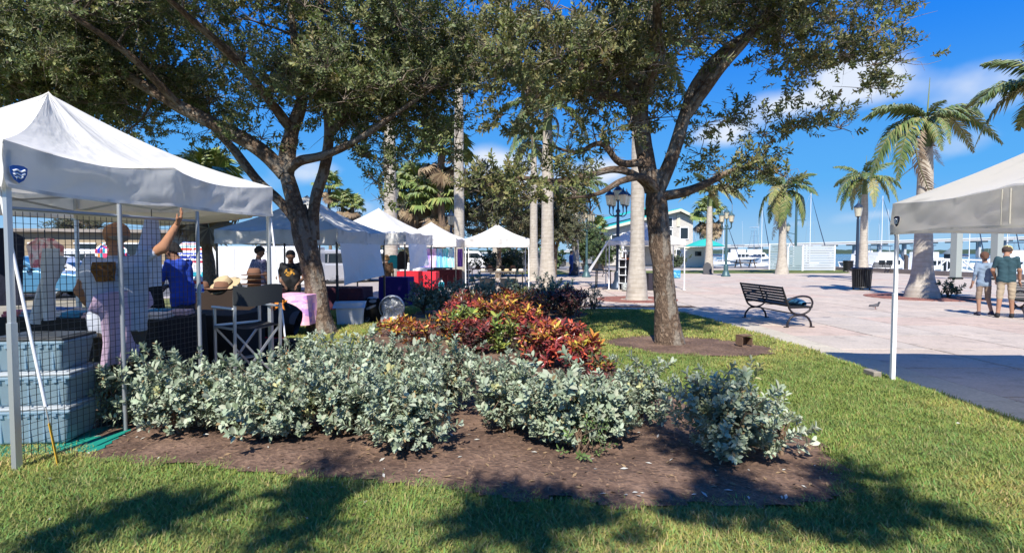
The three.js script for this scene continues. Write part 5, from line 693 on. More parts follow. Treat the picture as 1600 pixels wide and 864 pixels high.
{ // floor fan
  const o = thing('floor_fan', 'round silver floor fan on a white stand in front of the purple table', 'fan', [-2.72, 0.02, -12.7], 0.12); obj('stand', [rbox(0.5, 0.14, 0.2, 0, 0.08, 0, 0.03), rbox(0.46, 0.5, 0.14, 0, 0.27, -0.07, 0.06)], M.whitePaint, o); obj('housing', lathe([[0.262, -0.07], [0.285, -0.06], [0.285, 0.06], [0.262, 0.07]], 40).rotateX(PI / 2).translate(0, 0.34, 0.02), std(C(0.7, 0.72, 0.74), { roughness: 0.3, metalness: 0.3 }), o);
  obj('back_disc', lathe([[0.001, 0], [0.26, 0.0]], 36).rotateX(PI / 2).translate(0, 0.34, -0.02), std(C(0.3, 0.33, 0.36)), o);
  for (let k = 0; k < 7; k++) { const a = k * 2 * PI / 7; obj('blade', sheet((u, v) => { const b = a + (u - 0.5) * 0.62 + v * 0.5, q = 0.05 + 0.18 * v; return [Math.cos(b) * q, 0.34 + Math.sin(b) * q, 0.02 + 0.05 * (u - 0.5)]; }, 5, 6), std(C(0.5, 0.53, 0.56), { roughness: 0.3 }), o); }
  obj('hub', lathe([[0.001, 0.05], [0.04, 0.04], [0.055, 0], [0.055, -0.04]], 18).rotateX(PI / 2).translate(0, 0.34, 0.06), M.whitePaint, o);
  const gr = []; for (let k = 0; k < 36; k++) { const a = k * PI / 18; gr.push(bar([Math.cos(a) * 0.05, 0.34 + Math.sin(a) * 0.05, 0.1], [Math.cos(a + 0.25) * 0.265, 0.34 + Math.sin(a + 0.25) * 0.265, 0.085], 0.0022, 4)); } for (const q of [0.11, 0.19, 0.265]) gr.push(new THREE.TorusGeometry(q, 0.003, 5, 40).translate(0, 0.34, 0.095)); stuffPart(obj('grille', gr, M.chrome, o));
}
// plastic tubs
function tub(label, y, w, d, h, lidM, [x, z], turn) {
  const o = thing('storage_tub', label, 'tub', [x, y, z], turn, 'stacked storage tubs'), pl = phy(C(0.42, 0.6, 0.72), { roughness: 0.42, transmission: 0.6 }), P = (s, yy) => [[-w / 2 * s, yy, -d / 2 * s], [w / 2 * s, yy, -d / 2 * s], [w / 2 * s, yy, d / 2 * s], [-w / 2 * s, yy, d / 2 * s]];
  obj('tub_body', [new RoundedBoxGeometry(w * 0.9, h, d * 0.9, 3, 0.03).translate(0, h / 2, 0)].map((g) => { const p = g.attributes.position; for (let i = 0; i < p.count; i++) { const k = 0.92 + 0.14 * p.getY(i) / h; p.setX(i, p.getX(i) * k); p.setZ(i, p.getZ(i) * k); } g.computeVertexNormals(); return g; }), pl, o);
  obj('contents', [rbox(w * 0.76, h * 0.72, d * 0.74, 0, h * 0.42, 0, 0.04)], std('#ffffff', { map: rep(dyeTex(Math.round(60 + y * 10), ['#20242c', '#3a4654', '#5a6470', '#283038', '#6a5a50', '#707a84'], 50), 1), roughness: 1 }), o);
  for (let k = 0; k < 5; k++) obj('rib', box(0.012, h * 0.8, 0.012, -w * 0.34 + k * w * 0.17, h * 0.48, d * 0.445), pl, o);
  const rim = [rbox(w, 0.03, d, 0, h - 0.005, 0, 0.012)]; for (let k = 0; k < 9; k++) rim.push(box(0.03, 0.028, 0.012, -w / 2 + 0.05 + k * (w - 0.1) / 8, h - 0.03, d / 2 - 0.006)); obj('rim', rim, pl, o);
  obj('lid', [rbox(w * 0.985, 0.026, d * 0.985, 0, h + 0.022, 0, 0.012), rbox(w * 0.84, 0.012, d * 0.8, 0, h + 0.036, 0, 0.005)], lidM, o); return o;
}
const tl = std(C(0.35, 0.38, 0.4), { roughness: 0.5 });
tub('bottom plastic tub of the stack on the green mat', 0.055, 0.62, 0.44, 0.27, tl, [-3.9, -4.66], 0.12); tub('middle plastic tub of the stack on the green mat', 0.365, 0.64, 0.45, 0.24, tl, [-3.9, -4.66], 0.14); tub('top plastic tub with black lid of the stack on the green mat', 0.645, 0.6, 0.44, 0.24, std(C(0.035, 0.038, 0.04), { roughness: 0.45 }), [-3.91, -4.66], 0.1);
{ const o = thing('foam_mat', 'teal green foam mat with toothed edges under the tubs', 'mat', [-3.98, 0.024, -4.75], 0.2), E = []; const W = 0.62, D = 0.5, n = 18; for (let k = 0; k <= n; k++) { E.push([lerp(-W, W, k / n), D + (k % 2 ? 0.022 : 0)]); } for (let k = 0; k <= n; k++) E.push([W + (k % 2 ? 0.022 : 0), lerp(D, -D, k / n)]); E.push([-W, -D]); obj('mat_sheet', extr(E, 0.018, 0.003).rotateX(PI / 2).translate(0, 0.02, 0), std(C(0.0, 0.23, 0.17), { roughness: 0.8 }), o); obj('mat_ridge', [sqbar([-W + 0.05, 0.026, -D + 0.06], [W - 0.05, 0.026, -D + 0.06], 0.02, 0.008)], std(C(0.0, 0.2, 0.15)), o); }
// director chair: local facing +z, back at -z
{
  const o = thing('director_chair', 'tall grey director chair with black backrest beside the rear canopy leg', 'chair', [-3.1, 0.03, -6.56], PI + 0.927), al = std(C(0.52, 0.54, 0.55), { metalness: 0.75, roughness: 0.4 }), w = 0.27, d = 0.22;
  for (const s of [-1, 1]) { obj('back_post', sqbar([s * w, 0.0, -d], [s * w, 1.2, -d - 0.03], 0.026), al, o); obj('front_post', sqbar([s * w, 0.0, d], [s * w, 0.93, d], 0.026), al, o); obj('armrest', [rbox(0.05, 0.03, 0.5, s * w, 0.945, 0.01, 0.012)], al, o); obj('foot_rail', sqbar([s * w, 0.03, -d - 0.04], [s * w, 0.03, d + 0.04], 0.026), al, o); obj('side_rail', sqbar([s * w, 0.72, -d], [s * w, 0.72, d], 0.022), al, o); }
  obj('brace', [sqbar([-w, 0.05, d - 0.02], [w, 0.7, d - 0.02], 0.022), sqbar([w, 0.05, d - 0.02], [-w, 0.7, d - 0.02], 0.022)], al, o); obj('rear_brace', [sqbar([-w, 0.05, -d + 0.02], [w, 0.7, -d + 0.02], 0.022), sqbar([w, 0.05, -d + 0.02], [-w, 0.7, -d + 0.02], 0.022)], al, o);
  obj('seat', sheet((u, v) => [lerp(-w, w, u), 0.735 - 0.035 * Math.sin(PI * u), lerp(-d, d, v)], 12, 4), M.blackCloth, o); obj('seat_edge', [rbox(2 * w, 0.028, 0.03, 0, 0.732, d, 0.01)], M.whitePaint, o);
  obj('backrest', [sheet((u, v) => [lerp(-w - 0.02, w + 0.02, u), lerp(0.98, 1.2, v) + 0.012 * Math.sin(u * 7), -d - 0.03 - 0.05 * Math.sin(PI * u)], 14, 6), sheet((u, v) => [lerp(-w - 0.02, w + 0.02, u), lerp(0.98, 1.2, v) + 0.012 * Math.sin(u * 7), -d - 0.045 - 0.05 * Math.sin(PI * u)], 14, 6)], std(C(0.022, 0.026, 0.028), { roughness: 0.8 }), o); obj('foot_rest', [rbox(2 * w, 0.02, 0.12, 0, 0.3, d + 0.05, 0.008)], al, o);
}
{ const o = thing('display_stand', 'white wire display stand under the canopy side sheet', 'stand', [4.75, 0, -24.2]); for (const s of [-0.14, 0.14]) obj('upright', bar([s, 0, 0], [s, 1.75, 0], 0.02), M.whitePaint, o); for (let k = 0; k < 5; k++) obj('shelf', rbox(0.32, 0.03, 0.25, 0, 0.3 + k * 0.34, 0, 0.01), M.whitePaint, o); obj('finial', [new THREE.SphereGeometry(0.07, 14, 10).translate(0, 1.82, 0)], M.whitePaint, o); }
{ const o = thing('side_table', 'small dark side table under the hanging side sheet', 'table', [4.25, 0, -26.2]); obj('tabletop', rbox(0.75, 0.05, 0.5, 0, 0.78, 0, 0.01), M.blackPaint, o); for (const sx of [-1, 1]) for (const sz of [-1, 1]) obj('leg', bar([sx * 0.32, 0, sz * 0.2], [sx * 0.3, 0.77, sz * 0.2], 0.025), M.blackPaint, o); }
{ const o = thing('equipment_case', 'silver bulging case at the foot of the tall black display', 'case', [4.85, 0, -23.5]); obj('case_body', [new RoundedBoxGeometry(0.5, 0.34, 0.35, 4, 0.1).translate(0, 0.18, 0)], std(C(0.5, 0.52, 0.48), { roughness: 0.6, bumpMap: rep(T.clothH, 2), bumpScale: 0.06 }), o); obj('handle', limb([[-0.1, 0.34, 0], [0, 0.4, 0], [0.1, 0.34, 0]], [0.015, 0.015], 6, 0.03), M.blackPaint, o); }
{ const o = thing('cooler_box', 'blue print cooler box on the plaza right of the oak trunk', 'cooler', [10.1, 0, -35.5], 0.2); obj('box_body', rbox(0.95, 0.5, 0.5, 0, 0.27, 0, 0.03), std('#ffffff', { map: rep(dyeTex(30, ['#3a90c0', '#70c0d8', '#206090', '#c8e8f0'], 60), 1), roughness: 0.6 }), o); obj('lid', rbox(0.98, 0.06, 0.53, 0, 0.55, 0, 0.02), std(C(0.5, 0.55, 0.58)), o); }

// ---------- people: one continuous skin from capsule distances ----------
function surfNet(f, lo, hi, cell) {
  const nx = Math.ceil((hi[0] - lo[0]) / cell) + 1, ny = Math.ceil((hi[1] - lo[1]) / cell) + 1, nz = Math.ceil((hi[2] - lo[2]) / cell) + 1, val = new Float32Array(nx * ny * nz), at = (i, j, k) => i + nx * (j + ny * k);
  for (let k = 0; k < nz; k++) for (let j = 0; j < ny; j++) for (let i = 0; i < nx; i++) val[at(i, j, k)] = f(lo[0] + i * cell, lo[1] + j * cell, lo[2] + k * cell);
  const id = new Int32Array(nx * ny * nz).fill(-1), pos = [], idx = [], C8 = [[0, 0, 0], [1, 0, 0], [0, 1, 0], [1, 1, 0], [0, 0, 1], [1, 0, 1], [0, 1, 1], [1, 1, 1]], E12 = [[0, 1], [2, 3], [4, 5], [6, 7], [0, 2], [1, 3], [4, 6], [5, 7], [0, 4], [1, 5], [2, 6], [3, 7]];
  for (let k = 0; k < nz - 1; k++) for (let j = 0; j < ny - 1; j++) for (let i = 0; i < nx - 1; i++) {
    const v = C8.map(([a, b, c]) => val[at(i + a, j + b, k + c)]); let x = 0, y = 0, z = 0, n = 0;
    for (const [a, b] of E12) if ((v[a] < 0) !== (v[b] < 0)) { const t = v[a] / (v[a] - v[b]); x += lerp(C8[a][0], C8[b][0], t); y += lerp(C8[a][1], C8[b][1], t); z += lerp(C8[a][2], C8[b][2], t); n++; }
    if (n) { id[at(i, j, k)] = pos.length / 3; pos.push(lo[0] + (i + x / n) * cell, lo[1] + (j + y / n) * cell, lo[2] + (k + z / n) * cell); }
  }
  const quad = (a, b, c, d, flip) => { if (a < 0 || b < 0 || c < 0 || d < 0) return; if (flip) idx.push(a, c, b, a, d, c); else idx.push(a, b, c, a, c, d); };
  for (let k = 1; k < nz - 1; k++) for (let j = 1; j < ny - 1; j++) for (let i = 1; i < nx - 1; i++) {
    const s = val[at(i, j, k)] < 0;
    if (s !== val[at(i + 1, j, k)] < 0) quad(id[at(i, j - 1, k - 1)], id[at(i, j, k - 1)], id[at(i, j, k)], id[at(i, j - 1, k)], !s);
    if (s !== val[at(i, j + 1, k)] < 0) quad(id[at(i - 1, j, k - 1)], id[at(i - 1, j, k)], id[at(i, j, k)], id[at(i, j, k - 1)], !s);
    if (s !== val[at(i, j, k + 1)] < 0) quad(id[at(i - 1, j - 1, k)], id[at(i, j - 1, k)], id[at(i, j, k)], id[at(i - 1, j, k)], !s);
  }
  const g = new THREE.BufferGeometry(); g.setAttribute('position', new THREE.Float32BufferAttribute(pos, 3)); g.setIndex(idx); g.computeVertexNormals(); return g;
}
// bones: [a, b, ra, rb, region]
function fieldOf(bones, k) {
  const B = bones.map(([a, b, ra, rb, reg]) => { const d = b.clone().sub(a); return { a, d, dd: Math.max(d.lengthSq(), 1e-9), ra, rb, reg, c: a.clone().add(b).multiplyScalar(0.5), rad: d.length() / 2 + Math.max(ra, rb) }; });
  const cap = (q, x, y, z) => { const px = x - q.a.x, py = y - q.a.y, pz = z - q.a.z, t = clamp((px * q.d.x + py * q.d.y + pz * q.d.z) / q.dd, 0, 1), ex = px - q.d.x * t, ey = py - q.d.y * t, ez = pz - q.d.z * t; q.t = t; return Math.sqrt(ex * ex + ey * ey + ez * ez) - lerp(q.ra, q.rb, t); };
  const f = (x, y, z) => { let m = 1e3; for (const q of B) { const dx = x - q.c.x, dy = y - q.c.y, dz = z - q.c.z, low = Math.sqrt(dx * dx + dy * dy + dz * dz) - q.rad; if (low > m + k || low > 0.2) { m = Math.min(m, Math.max(low, 0.1)); continue; } const d = cap(q, x, y, z), h = Math.max(k - Math.abs(m - d), 0) / k; m = Math.min(m, d) - h * h * k * 0.25; } return m; };
  f.near = (x, y, z) => { let m = 1e3, r = null, t = 0; for (const q of B) { const d = cap(q, x, y, z); if (d < m) { m = d; r = q.reg; t = q.t; } } return [r, t]; };
  return f;
}
function bounds(bones, pad) { const lo = [1e3, 1e3, 1e3], hi = [-1e3, -1e3, -1e3]; for (const [a, b, ra, rb] of bones) for (const [p, r] of [[a, ra], [b, rb]]) ['x', 'y', 'z'].forEach((c, i) => { lo[i] = Math.min(lo[i], p[c] - r - pad); hi[i] = Math.max(hi[i], p[c] + r + pad); }); return [lo, hi]; }
const REST = { pelvis: [0, 0.95, 0], chest: [0, 1.3, 0], neck: [0, 1.46, -0.015], head: [0, 1.615, 0.02], shL: [0.178, 1.4, 0], shR: [-0.178, 1.4, 0], elL: [0.235, 1.13, -0.02], elR: [-0.235, 1.13, -0.02], wrL: [0.24, 0.89, 0.06], wrR: [-0.24, 0.89, 0.06], hipL: [0.095, 0.93, 0], hipR: [-0.095, 0.93, 0], knL: [0.105, 0.5, 0.02], knR: [-0.105, 0.5, 0.02], anL: [0.11, 0.09, -0.02], anR: [-0.11, 0.09, -0.02] };
// faces +z; yaw/pitch turn the head
function person(label, [x, y, z], turn, { pose = {}, scale = 1, yaw = 0, pitch = 0, skin = [0.42, 0.24, 0.16], top = [0.5, 0.5, 0.5], bottom = [0.1, 0.1, 0.12], shoe = [0.03, 0.03, 0.03], sleeve = 0.9, shorts = 0, hair = [0.05, 0.03, 0.02], hairKind = 'short', cap = null, topFn = null, cell = 0.014, hands = true, girth = 1, hem = 0.86 } = {}) {
  const o = thing('person', label, 'person', [x, y, z], turn, undefined), J = {}; for (const k in REST) J[k] = V(...(pose[k] ?? REST[k])); o.scale.setScalar(scale);
  const L = (a, b, t) => a.clone().lerp(b, t), side = J.shL.clone().sub(J.shR).normalize(), g = girth, B = [];
  for (const s of [-1, 1]) { const S = side.clone().multiplyScalar(s); B.push([J.chest.clone().addScaledVector(S, 0.085 * g), L(J.pelvis, J.chest, 0.35).addScaledVector(S, 0.07 * g), 0.112 * g, 0.105 * g, 'top'], [L(J.pelvis, J.chest, 0.35).addScaledVector(S, 0.07 * g), J.pelvis.clone().addScaledVector(S, 0.066 * g).add(V(0, hem - 0.95, 0)), 0.106 * g, 0.108 * g, 'top'], [J.pelvis.clone().addScaledVector(S, 0.06).add(V(0, -0.04, 0)), J.pelvis.clone().addScaledVector(S, 0.06).add(V(0, -0.08, 0)), 0.09 * g, 0.09 * g, 'bottom']); }
  B.push([J.chest.clone().add(V(0, 0.08, -0.01)), J.neck.clone().add(V(0, -0.03, 0)), 0.095, 0.06, 'top'], [J.neck, L(J.neck, J.head, 0.55), 0.056, 0.052, 'skin']);
  for (const q of ['L', 'R']) B.push([L(J['sh' + q], J.chest, 0.25), J['sh' + q], 0.066, 0.052, 'top'], [J['sh' + q], J['el' + q], 0.05, 0.042, 'uarm'], [J['el' + q], J['wr' + q], 0.044, 0.027, 'farm'], [J['hip' + q], J['kn' + q], 0.095 * g, 0.066, 'thigh'], [J['kn' + q], J['an' + q], shorts ? 0.056 : 0.066, shorts ? 0.036 : 0.05, 'shin'], [J['an' + q], J['an' + q].clone().add(V((q === 'L' ? 0.02 : -0.02), -0.05, 0.14)), 0.042, 0.034, 'shoe'], [J['an' + q].clone().add(V(0, -0.045, -0.03)), J['an' + q].clone().add(V(0, -0.045, 0.05)), 0.04, 0.042, 'shoe']);
  const f = fieldOf(B, 0.026), ff = (px, py, pz) => f(px, py, pz) + (0.011 * (noise3(px * 11, py * 9, pz * 11, 3) - 0.5) + 0.009 * (noise3(px * 7 + py * 16, py * 20 - px * 9, pz * 22, 5) - 0.5)) * (py < 1.4 && py > 0.5 ? 1.4 : 0.12), [lo, hi] = bounds(B, 0.05);
  const colour = (px, py, pz) => { const [r, t] = f.near(px, py, pz); if (r === 'skin') return skin; if (r === 'shoe') return shoe; if (r === 'uarm') return t < sleeve ? (topFn ? topFn(px, py, pz) : top) : skin; if (r === 'farm') return sleeve > 1 && t < sleeve - 1 ? (topFn ? topFn(px, py, pz) : top) : skin; if (r === 'bottom' || r === 'thigh' || r === 'top') return py > J.pelvis.y + hem - 0.95 - 0.055 + 0.012 * Math.sin(px * 26 + pz * 19) ? (topFn ? topFn(px, py, pz) : top) : bottom; if (r === 'shin') return shorts ? (t < shorts - 1 ? bottom : skin) : bottom; return topFn ? topFn(px, py, pz) : top; };
  const worn = (px, py, pz) => { const c = colour(px, py, pz), k = 0.86 + 0.28 * noise3(px * 16, py * 16, pz * 16, 9); return [c[0] * k, c[1] * k, c[2] * k]; };
  const body = paint(surfNet(ff, lo, hi, cell), worn), parts = [body];
  // head on a finer grid
  const hq = new THREE.Quaternion().setFromEuler(new THREE.Euler(pitch, yaw, 0, 'YXZ')), H = (a, b, c) => V(a, b, c).applyQuaternion(hq).add(J.head), HB = [[H(0, 0.03, -0.02), H(0, 0.03, 0.02), 0.09, 0.083, 'skin'], [H(0, -0.03, 0.03), H(0, -0.075, 0.045), 0.066, 0.042, 'skin'], [H(0, 0.0, 0.09), H(0, -0.028, 0.106), 0.01, 0.014, 'skin'], [H(-0.035, 0.026, 0.082), H(0.035, 0.026, 0.082), 0.012, 0.012, 'skin'], [H(-0.022, -0.058, 0.082), H(0.022, -0.058, 0.082), 0.011, 0.011, 'lip'], [H(0.084, 0.01, -0.005), H(0.082, -0.025, 0.003), 0.016, 0.012, 'skin'], [H(-0.084, 0.01, -0.005), H(-0.082, -0.025, 0.003), 0.016, 0.012, 'skin'], [L(J.neck, J.head, 0.3), L(J.neck, J.head, 0.75), 0.055, 0.05, 'skin']];
  const hf = fieldOf(HB, 0.02), hb = bounds(HB, 0.03), inv = hq.clone().invert(), q = V(0, 0, 0), soc = (px, py, pz) => { q.set(px, py, pz).sub(J.head).applyQuaternion(inv); const e = Math.min(Math.hypot(q.x - 0.032, q.y - 0.006, q.z - 0.086), Math.hypot(q.x + 0.032, q.y - 0.006, q.z - 0.086)); return e; };
  parts.push(paint(surfNet((a, b, c) => hf(a, b, c) + Math.max(0, 0.018 - soc(a, b, c)) * 0.5, hb[0], hb[1], 0.007), (a, b, c) => { if (soc(a, b, c) < 0.0125) return [0.05, 0.035, 0.03]; const [r] = hf.near(a, b, c); return r === 'lip' ? [skin[0] * 0.8, skin[1] * 0.55, skin[2] * 0.55] : skin; }));
  // hands: palm, four fingers, thumb
  if (hands) for (const s of ['L', 'R']) {
    const w = J['wr' + s], d = w.clone().sub(J['el' + s]).normalize(), sg = s === 'L' ? 1 : -1, across = d.clone().cross(V(0, 0, 1)); if (across.length() < 0.2) across.copy(d.clone().cross(V(1, 0, 0))); across.normalize().multiplyScalar(-sg); const fw = across.clone().cross(d).normalize(), P = (u, v, n) => w.clone().addScaledVector(d, u).addScaledVector(fw, v * sg).addScaledVector(across, n * -1), FB = [[P(-0.02, 0, 0), P(0.03, 0, 0), 0.026, 0.022, 'skin'], [P(0.03, -0.022, 0), P(0.085, -0.026, 0), 0.018, 0.014, 'skin'], [P(0.03, 0.012, 0), P(0.085, 0.02, 0), 0.019, 0.015, 'skin']];
    [[-0.033, 0.062, 0.0072], [-0.012, 0.076, 0.0082], [0.009, 0.08, 0.0085], [0.029, 0.074, 0.0082]].forEach(([v, l, r0]) => { const a = P(0.088, v, 0), b = P(0.088 + l * 0.5, v * 1.12, -0.012), c = P(0.088 + l * 0.92, v * 1.15, -0.036); FB.push([a, b, r0 + 0.001, r0, 'skin'], [b, c, r0, r0 * 0.85, 'skin']); });
    FB.push([P(0.022, 0.024, -0.002), P(0.062, 0.055, -0.018), 0.0115, 0.0105, 'skin'], [P(0.062, 0.055, -0.018), P(0.09, 0.058, -0.034), 0.0105, 0.008, 'skin']);
    const hF = fieldOf(FB, 0.008), b = bounds(FB, 0.015); parts.push(paint(surfNet(hF, b[0], b[1], 0.0045), () => skin));
  }
  obj('body', mergeGeometries(parts.map((p) => { p.deleteAttribute('uv'); return p; })), std('#ffffff', { vertexColors: true, roughness: 0.85 }), o);
  // hair, cap
  if (hairKind !== 'none') {
    const HH = [[H(0, 0.036, -0.022), H(0, 0.04, 0.012), 0.1, 0.092, 'h']]; if (hairKind === 'long') HH.push([H(0, -0.02, -0.06), H(0, -0.16, -0.085), 0.075, 0.055, 'h']); if (hairKind === 'curly') HH.push([H(0.05, -0.05, -0.05), H(0.06, -0.12, -0.04), 0.075, 0.06, 'h'], [H(-0.05, -0.05, -0.05), H(-0.06, -0.12, -0.04), 0.075, 0.06, 'h']);
    const F = fieldOf(HH, 0.03), b = bounds(HH, 0.03);
    const cut = (px, py, pz) => { q.set(px, py, pz).sub(J.head).applyQuaternion(inv); const face = (q.z - 0.055) * 0.8 - (q.y - 0.06) * 0.9, ear = hairKind === 'short' || hairKind === 'fringe' ? -0.045 - q.y + Math.max(0, q.z) * 1.2 : -1; const bald = hairKind === 'fringe' ? Math.max(q.y - 0.0, q.z + 0.01) : -1; return Math.max(face, ear, bald); };
    obj('hair', surfNet((a, bb, c) => Math.max(F(a, bb, c) + 0.006 * (noise3(a * 50, bb * 24, c * 50) - 0.5), cut(a, bb, c)), b[0], b[1], 0.008), std(C(...hair), { roughness: 0.9 }), o);
  }
  if (cap) { const c = obj('cap', [lathe([[0.106, 0], [0.104, 0.03], [0.085, 0.075], [0.05, 0.098], [0.001, 0.105]], 20).scale(0.98, 1, 1.08), sheet((u, v) => { const a = lerp(-1.0, 1.0, u), r0 = 0.1 + 0.085 * v * Math.cos(a); return [Math.sin(a) * 0.1 * (1 - 0.1 * v), -0.012 * v * v + 0.006, Math.cos(a) * 0.108 + 0.085 * v * Math.cos(a * 0.8)]; }, 12, 5)], cap, o); c.position.copy(H(0, 0.04, -0.005)); c.quaternion.copy(hq); }
  return o;
}
// turn 0 faces the camera (+z); PI faces away
person('tall bald man in pale shirt reaching up to the stall rail', [-3.6, 0.02, -5.12], PI + 0.5, { scale: 1.07, yaw: 0.75, pitch: 0.05, skin: [0.34, 0.16, 0.085], top: [0.42, 0.45, 0.52], bottom: [0.075, 0.06, 0.042], shorts: 1.22, hair: [0.24, 0.2, 0.17], hairKind: 'fringe', sleeve: 0.62, girth: 1.22, cell: 0.012, pose: { shR: [-0.19, 1.43, 0.0], elR: [-0.34, 1.52, -0.04], wrR: [-0.44, 1.71, -0.02], elL: [0.26, 1.16, 0.03], wrL: [0.2, 0.98, 0.18] } });
person('person in bright blue shirt with dark hair leaning over the stall table', [-4.86, 0, -8.3], PI + 1.35, { scale: 1.04, pitch: 0.55, skin: [0.2, 0.1, 0.06], top: [0.012, 0.05, 0.36], bottom: [0.02, 0.03, 0.06], hair: [0.012, 0.01, 0.01], hairKind: 'long', sleeve: 0.9, pose: { chest: [0, 1.29, 0.06], neck: [0, 1.44, 0.1], head: [0, 1.56, 0.18], shL: [0.18, 1.39, 0.07], shR: [-0.18, 1.39, 0.07], elL: [0.22, 1.13, 0.16], elR: [-0.22, 1.13, 0.16], wrL: [0.1, 1.05, 0.36], wrR: [-0.1, 1.05, 0.36] } });
const plaid = (x, y, z) => { const a = Math.sin(x * 95) > 0.3, b = Math.sin(y * 80) > 0.3, c = Math.sin(z * 95) > 0.3; return a && b ? [0.35, 0.34, 0.42] : b || (a && c) ? [0.12, 0.1, 0.2] : [0.2, 0.19, 0.28]; };
person('man in plaid shirt and dark cap, seen against the white trailer', [-5.85, 0, -13.0], PI - 0.5, { top: [0.2, 0.2, 0.28], topFn: plaid, bottom: [0.06, 0.06, 0.08], skin: [0.3, 0.16, 0.1], cap: std(C(0.03, 0.03, 0.035)), girth: 1.1, yaw: -0.6, pitch: 0.2, pose: { elL: [0.28, 1.14, -0.06], wrL: [0.2, 0.98, 0.16] } });
const print = (x, y, z) => (z > 0.03 && Math.hypot(x + 0.02, (y - 1.24) * 1.2) < 0.11 && noise3(x * 34, y * 34, 2) > 0.48 ? [0.55, 0.28, 0.04] : [0.012, 0.012, 0.013]);
person('seller in black printed tee looking down, left of the oak trunk', [-4.68, 0, -11.9], 0.35, { top: [0.012, 0.012, 0.013], topFn: print, skin: [0.28, 0.15, 0.09], bottom: [0.03, 0.03, 0.04], hair: [0.012, 0.01, 0.01], pitch: 0.5, girth: 1.12, scale: 0.96, sleeve: 0.75, cell: 0.012, pose: { neck: [0, 1.45, 0.03], head: [0, 1.59, 0.1], elL: [0.27, 1.12, 0.04], elR: [-0.27, 1.12, 0.04], wrL: [0.14, 0.98, 0.25], wrR: [-0.14, 0.98, 0.25] } });
person('curly haired woman in brown jacket beside the purple table', [-4.15, 0, -18.6], PI + 0.3, { top: [0.09, 0.045, 0.02], bottom: [0.02, 0.02, 0.03], hair: [0.3, 0.17, 0.07], hairKind: 'curly', sleeve: 2, scale: 0.88 });
person('person in orange top behind the tall black display', [5.3, 0, -26.2], 0.2, { top: [0.75, 0.2, 0.04], bottom: [0.05, 0.05, 0.06], skin: [0.35, 0.18, 0.11], cap: std(C(0.7, 0.68, 0.6)), pitch: 0.3, scale: 0.95, hands: true, cell: 0.018 });
person('distant walker in blue clothes near the cluster lamp', [4.15, 0, -39.5], 1.9, { top: [0.02, 0.07, 0.3], bottom: [0.02, 0.05, 0.2], sleeve: 2, cell: 0.02, hands: false, pose: { anL: [0.11, 0.09, 0.16], anR: [-0.11, 0.09, -0.18], knL: [0.1, 0.5, 0.12] } });
person('man in teal tee, khaki shorts and two-tone cap bending over the bench', [12.15, 0, -13.8], PI - 0.55, { top: [0.02, 0.06, 0.075], bottom: [0.40, 0.32, 0.22], shorts: 1.15, skin: [0.36, 0.19, 0.12], hair: [0.06, 0.04, 0.03], cap: std(C(0.5, 0.45, 0.2)), pitch: 0.55, yaw: -0.35, scale: 1.04, girth: 0.94, sleeve: 0.8, shoe: [0.015, 0.015, 0.018], cell: 0.012, hem: 0.9, pose: { chest: [0, 1.3, 0.04], neck: [0, 1.45, 0.07], head: [-0.02, 1.57, 0.15], elR: [-0.24, 1.13, 0.05], wrR: [-0.26, 0.88, 0.14], elL: [0.25, 1.13, 0.05], wrL: [0.16, 0.92, 0.24], anL: [0.14, 0.09, -0.02], anR: [-0.13, 0.09, 0.06] } });
person('woman in denim jacket and patterned shorts behind the teal-shirted man', [12.02, 0, -14.3], PI - 0.2, { top: [0.20, 0.27, 0.36], bottom: [0.26, 0.19, 0.14], shorts: 1.1, skin: [0.34, 0.19, 0.13], hair: [0.1, 0.045, 0.025], hairKind: 'long', sleeve: 1.7, scale: 0.93, girth: 0.88, pitch: 0.35, yaw: -0.2, shoe: [0.03, 0.03, 0.06], pose: { elR: [-0.24, 1.12, 0.08], wrR: [-0.1, 1.05, 0.24], knR: [-0.1, 0.5, 0.0], anR: [-0.13, 0.11, -0.14] } });

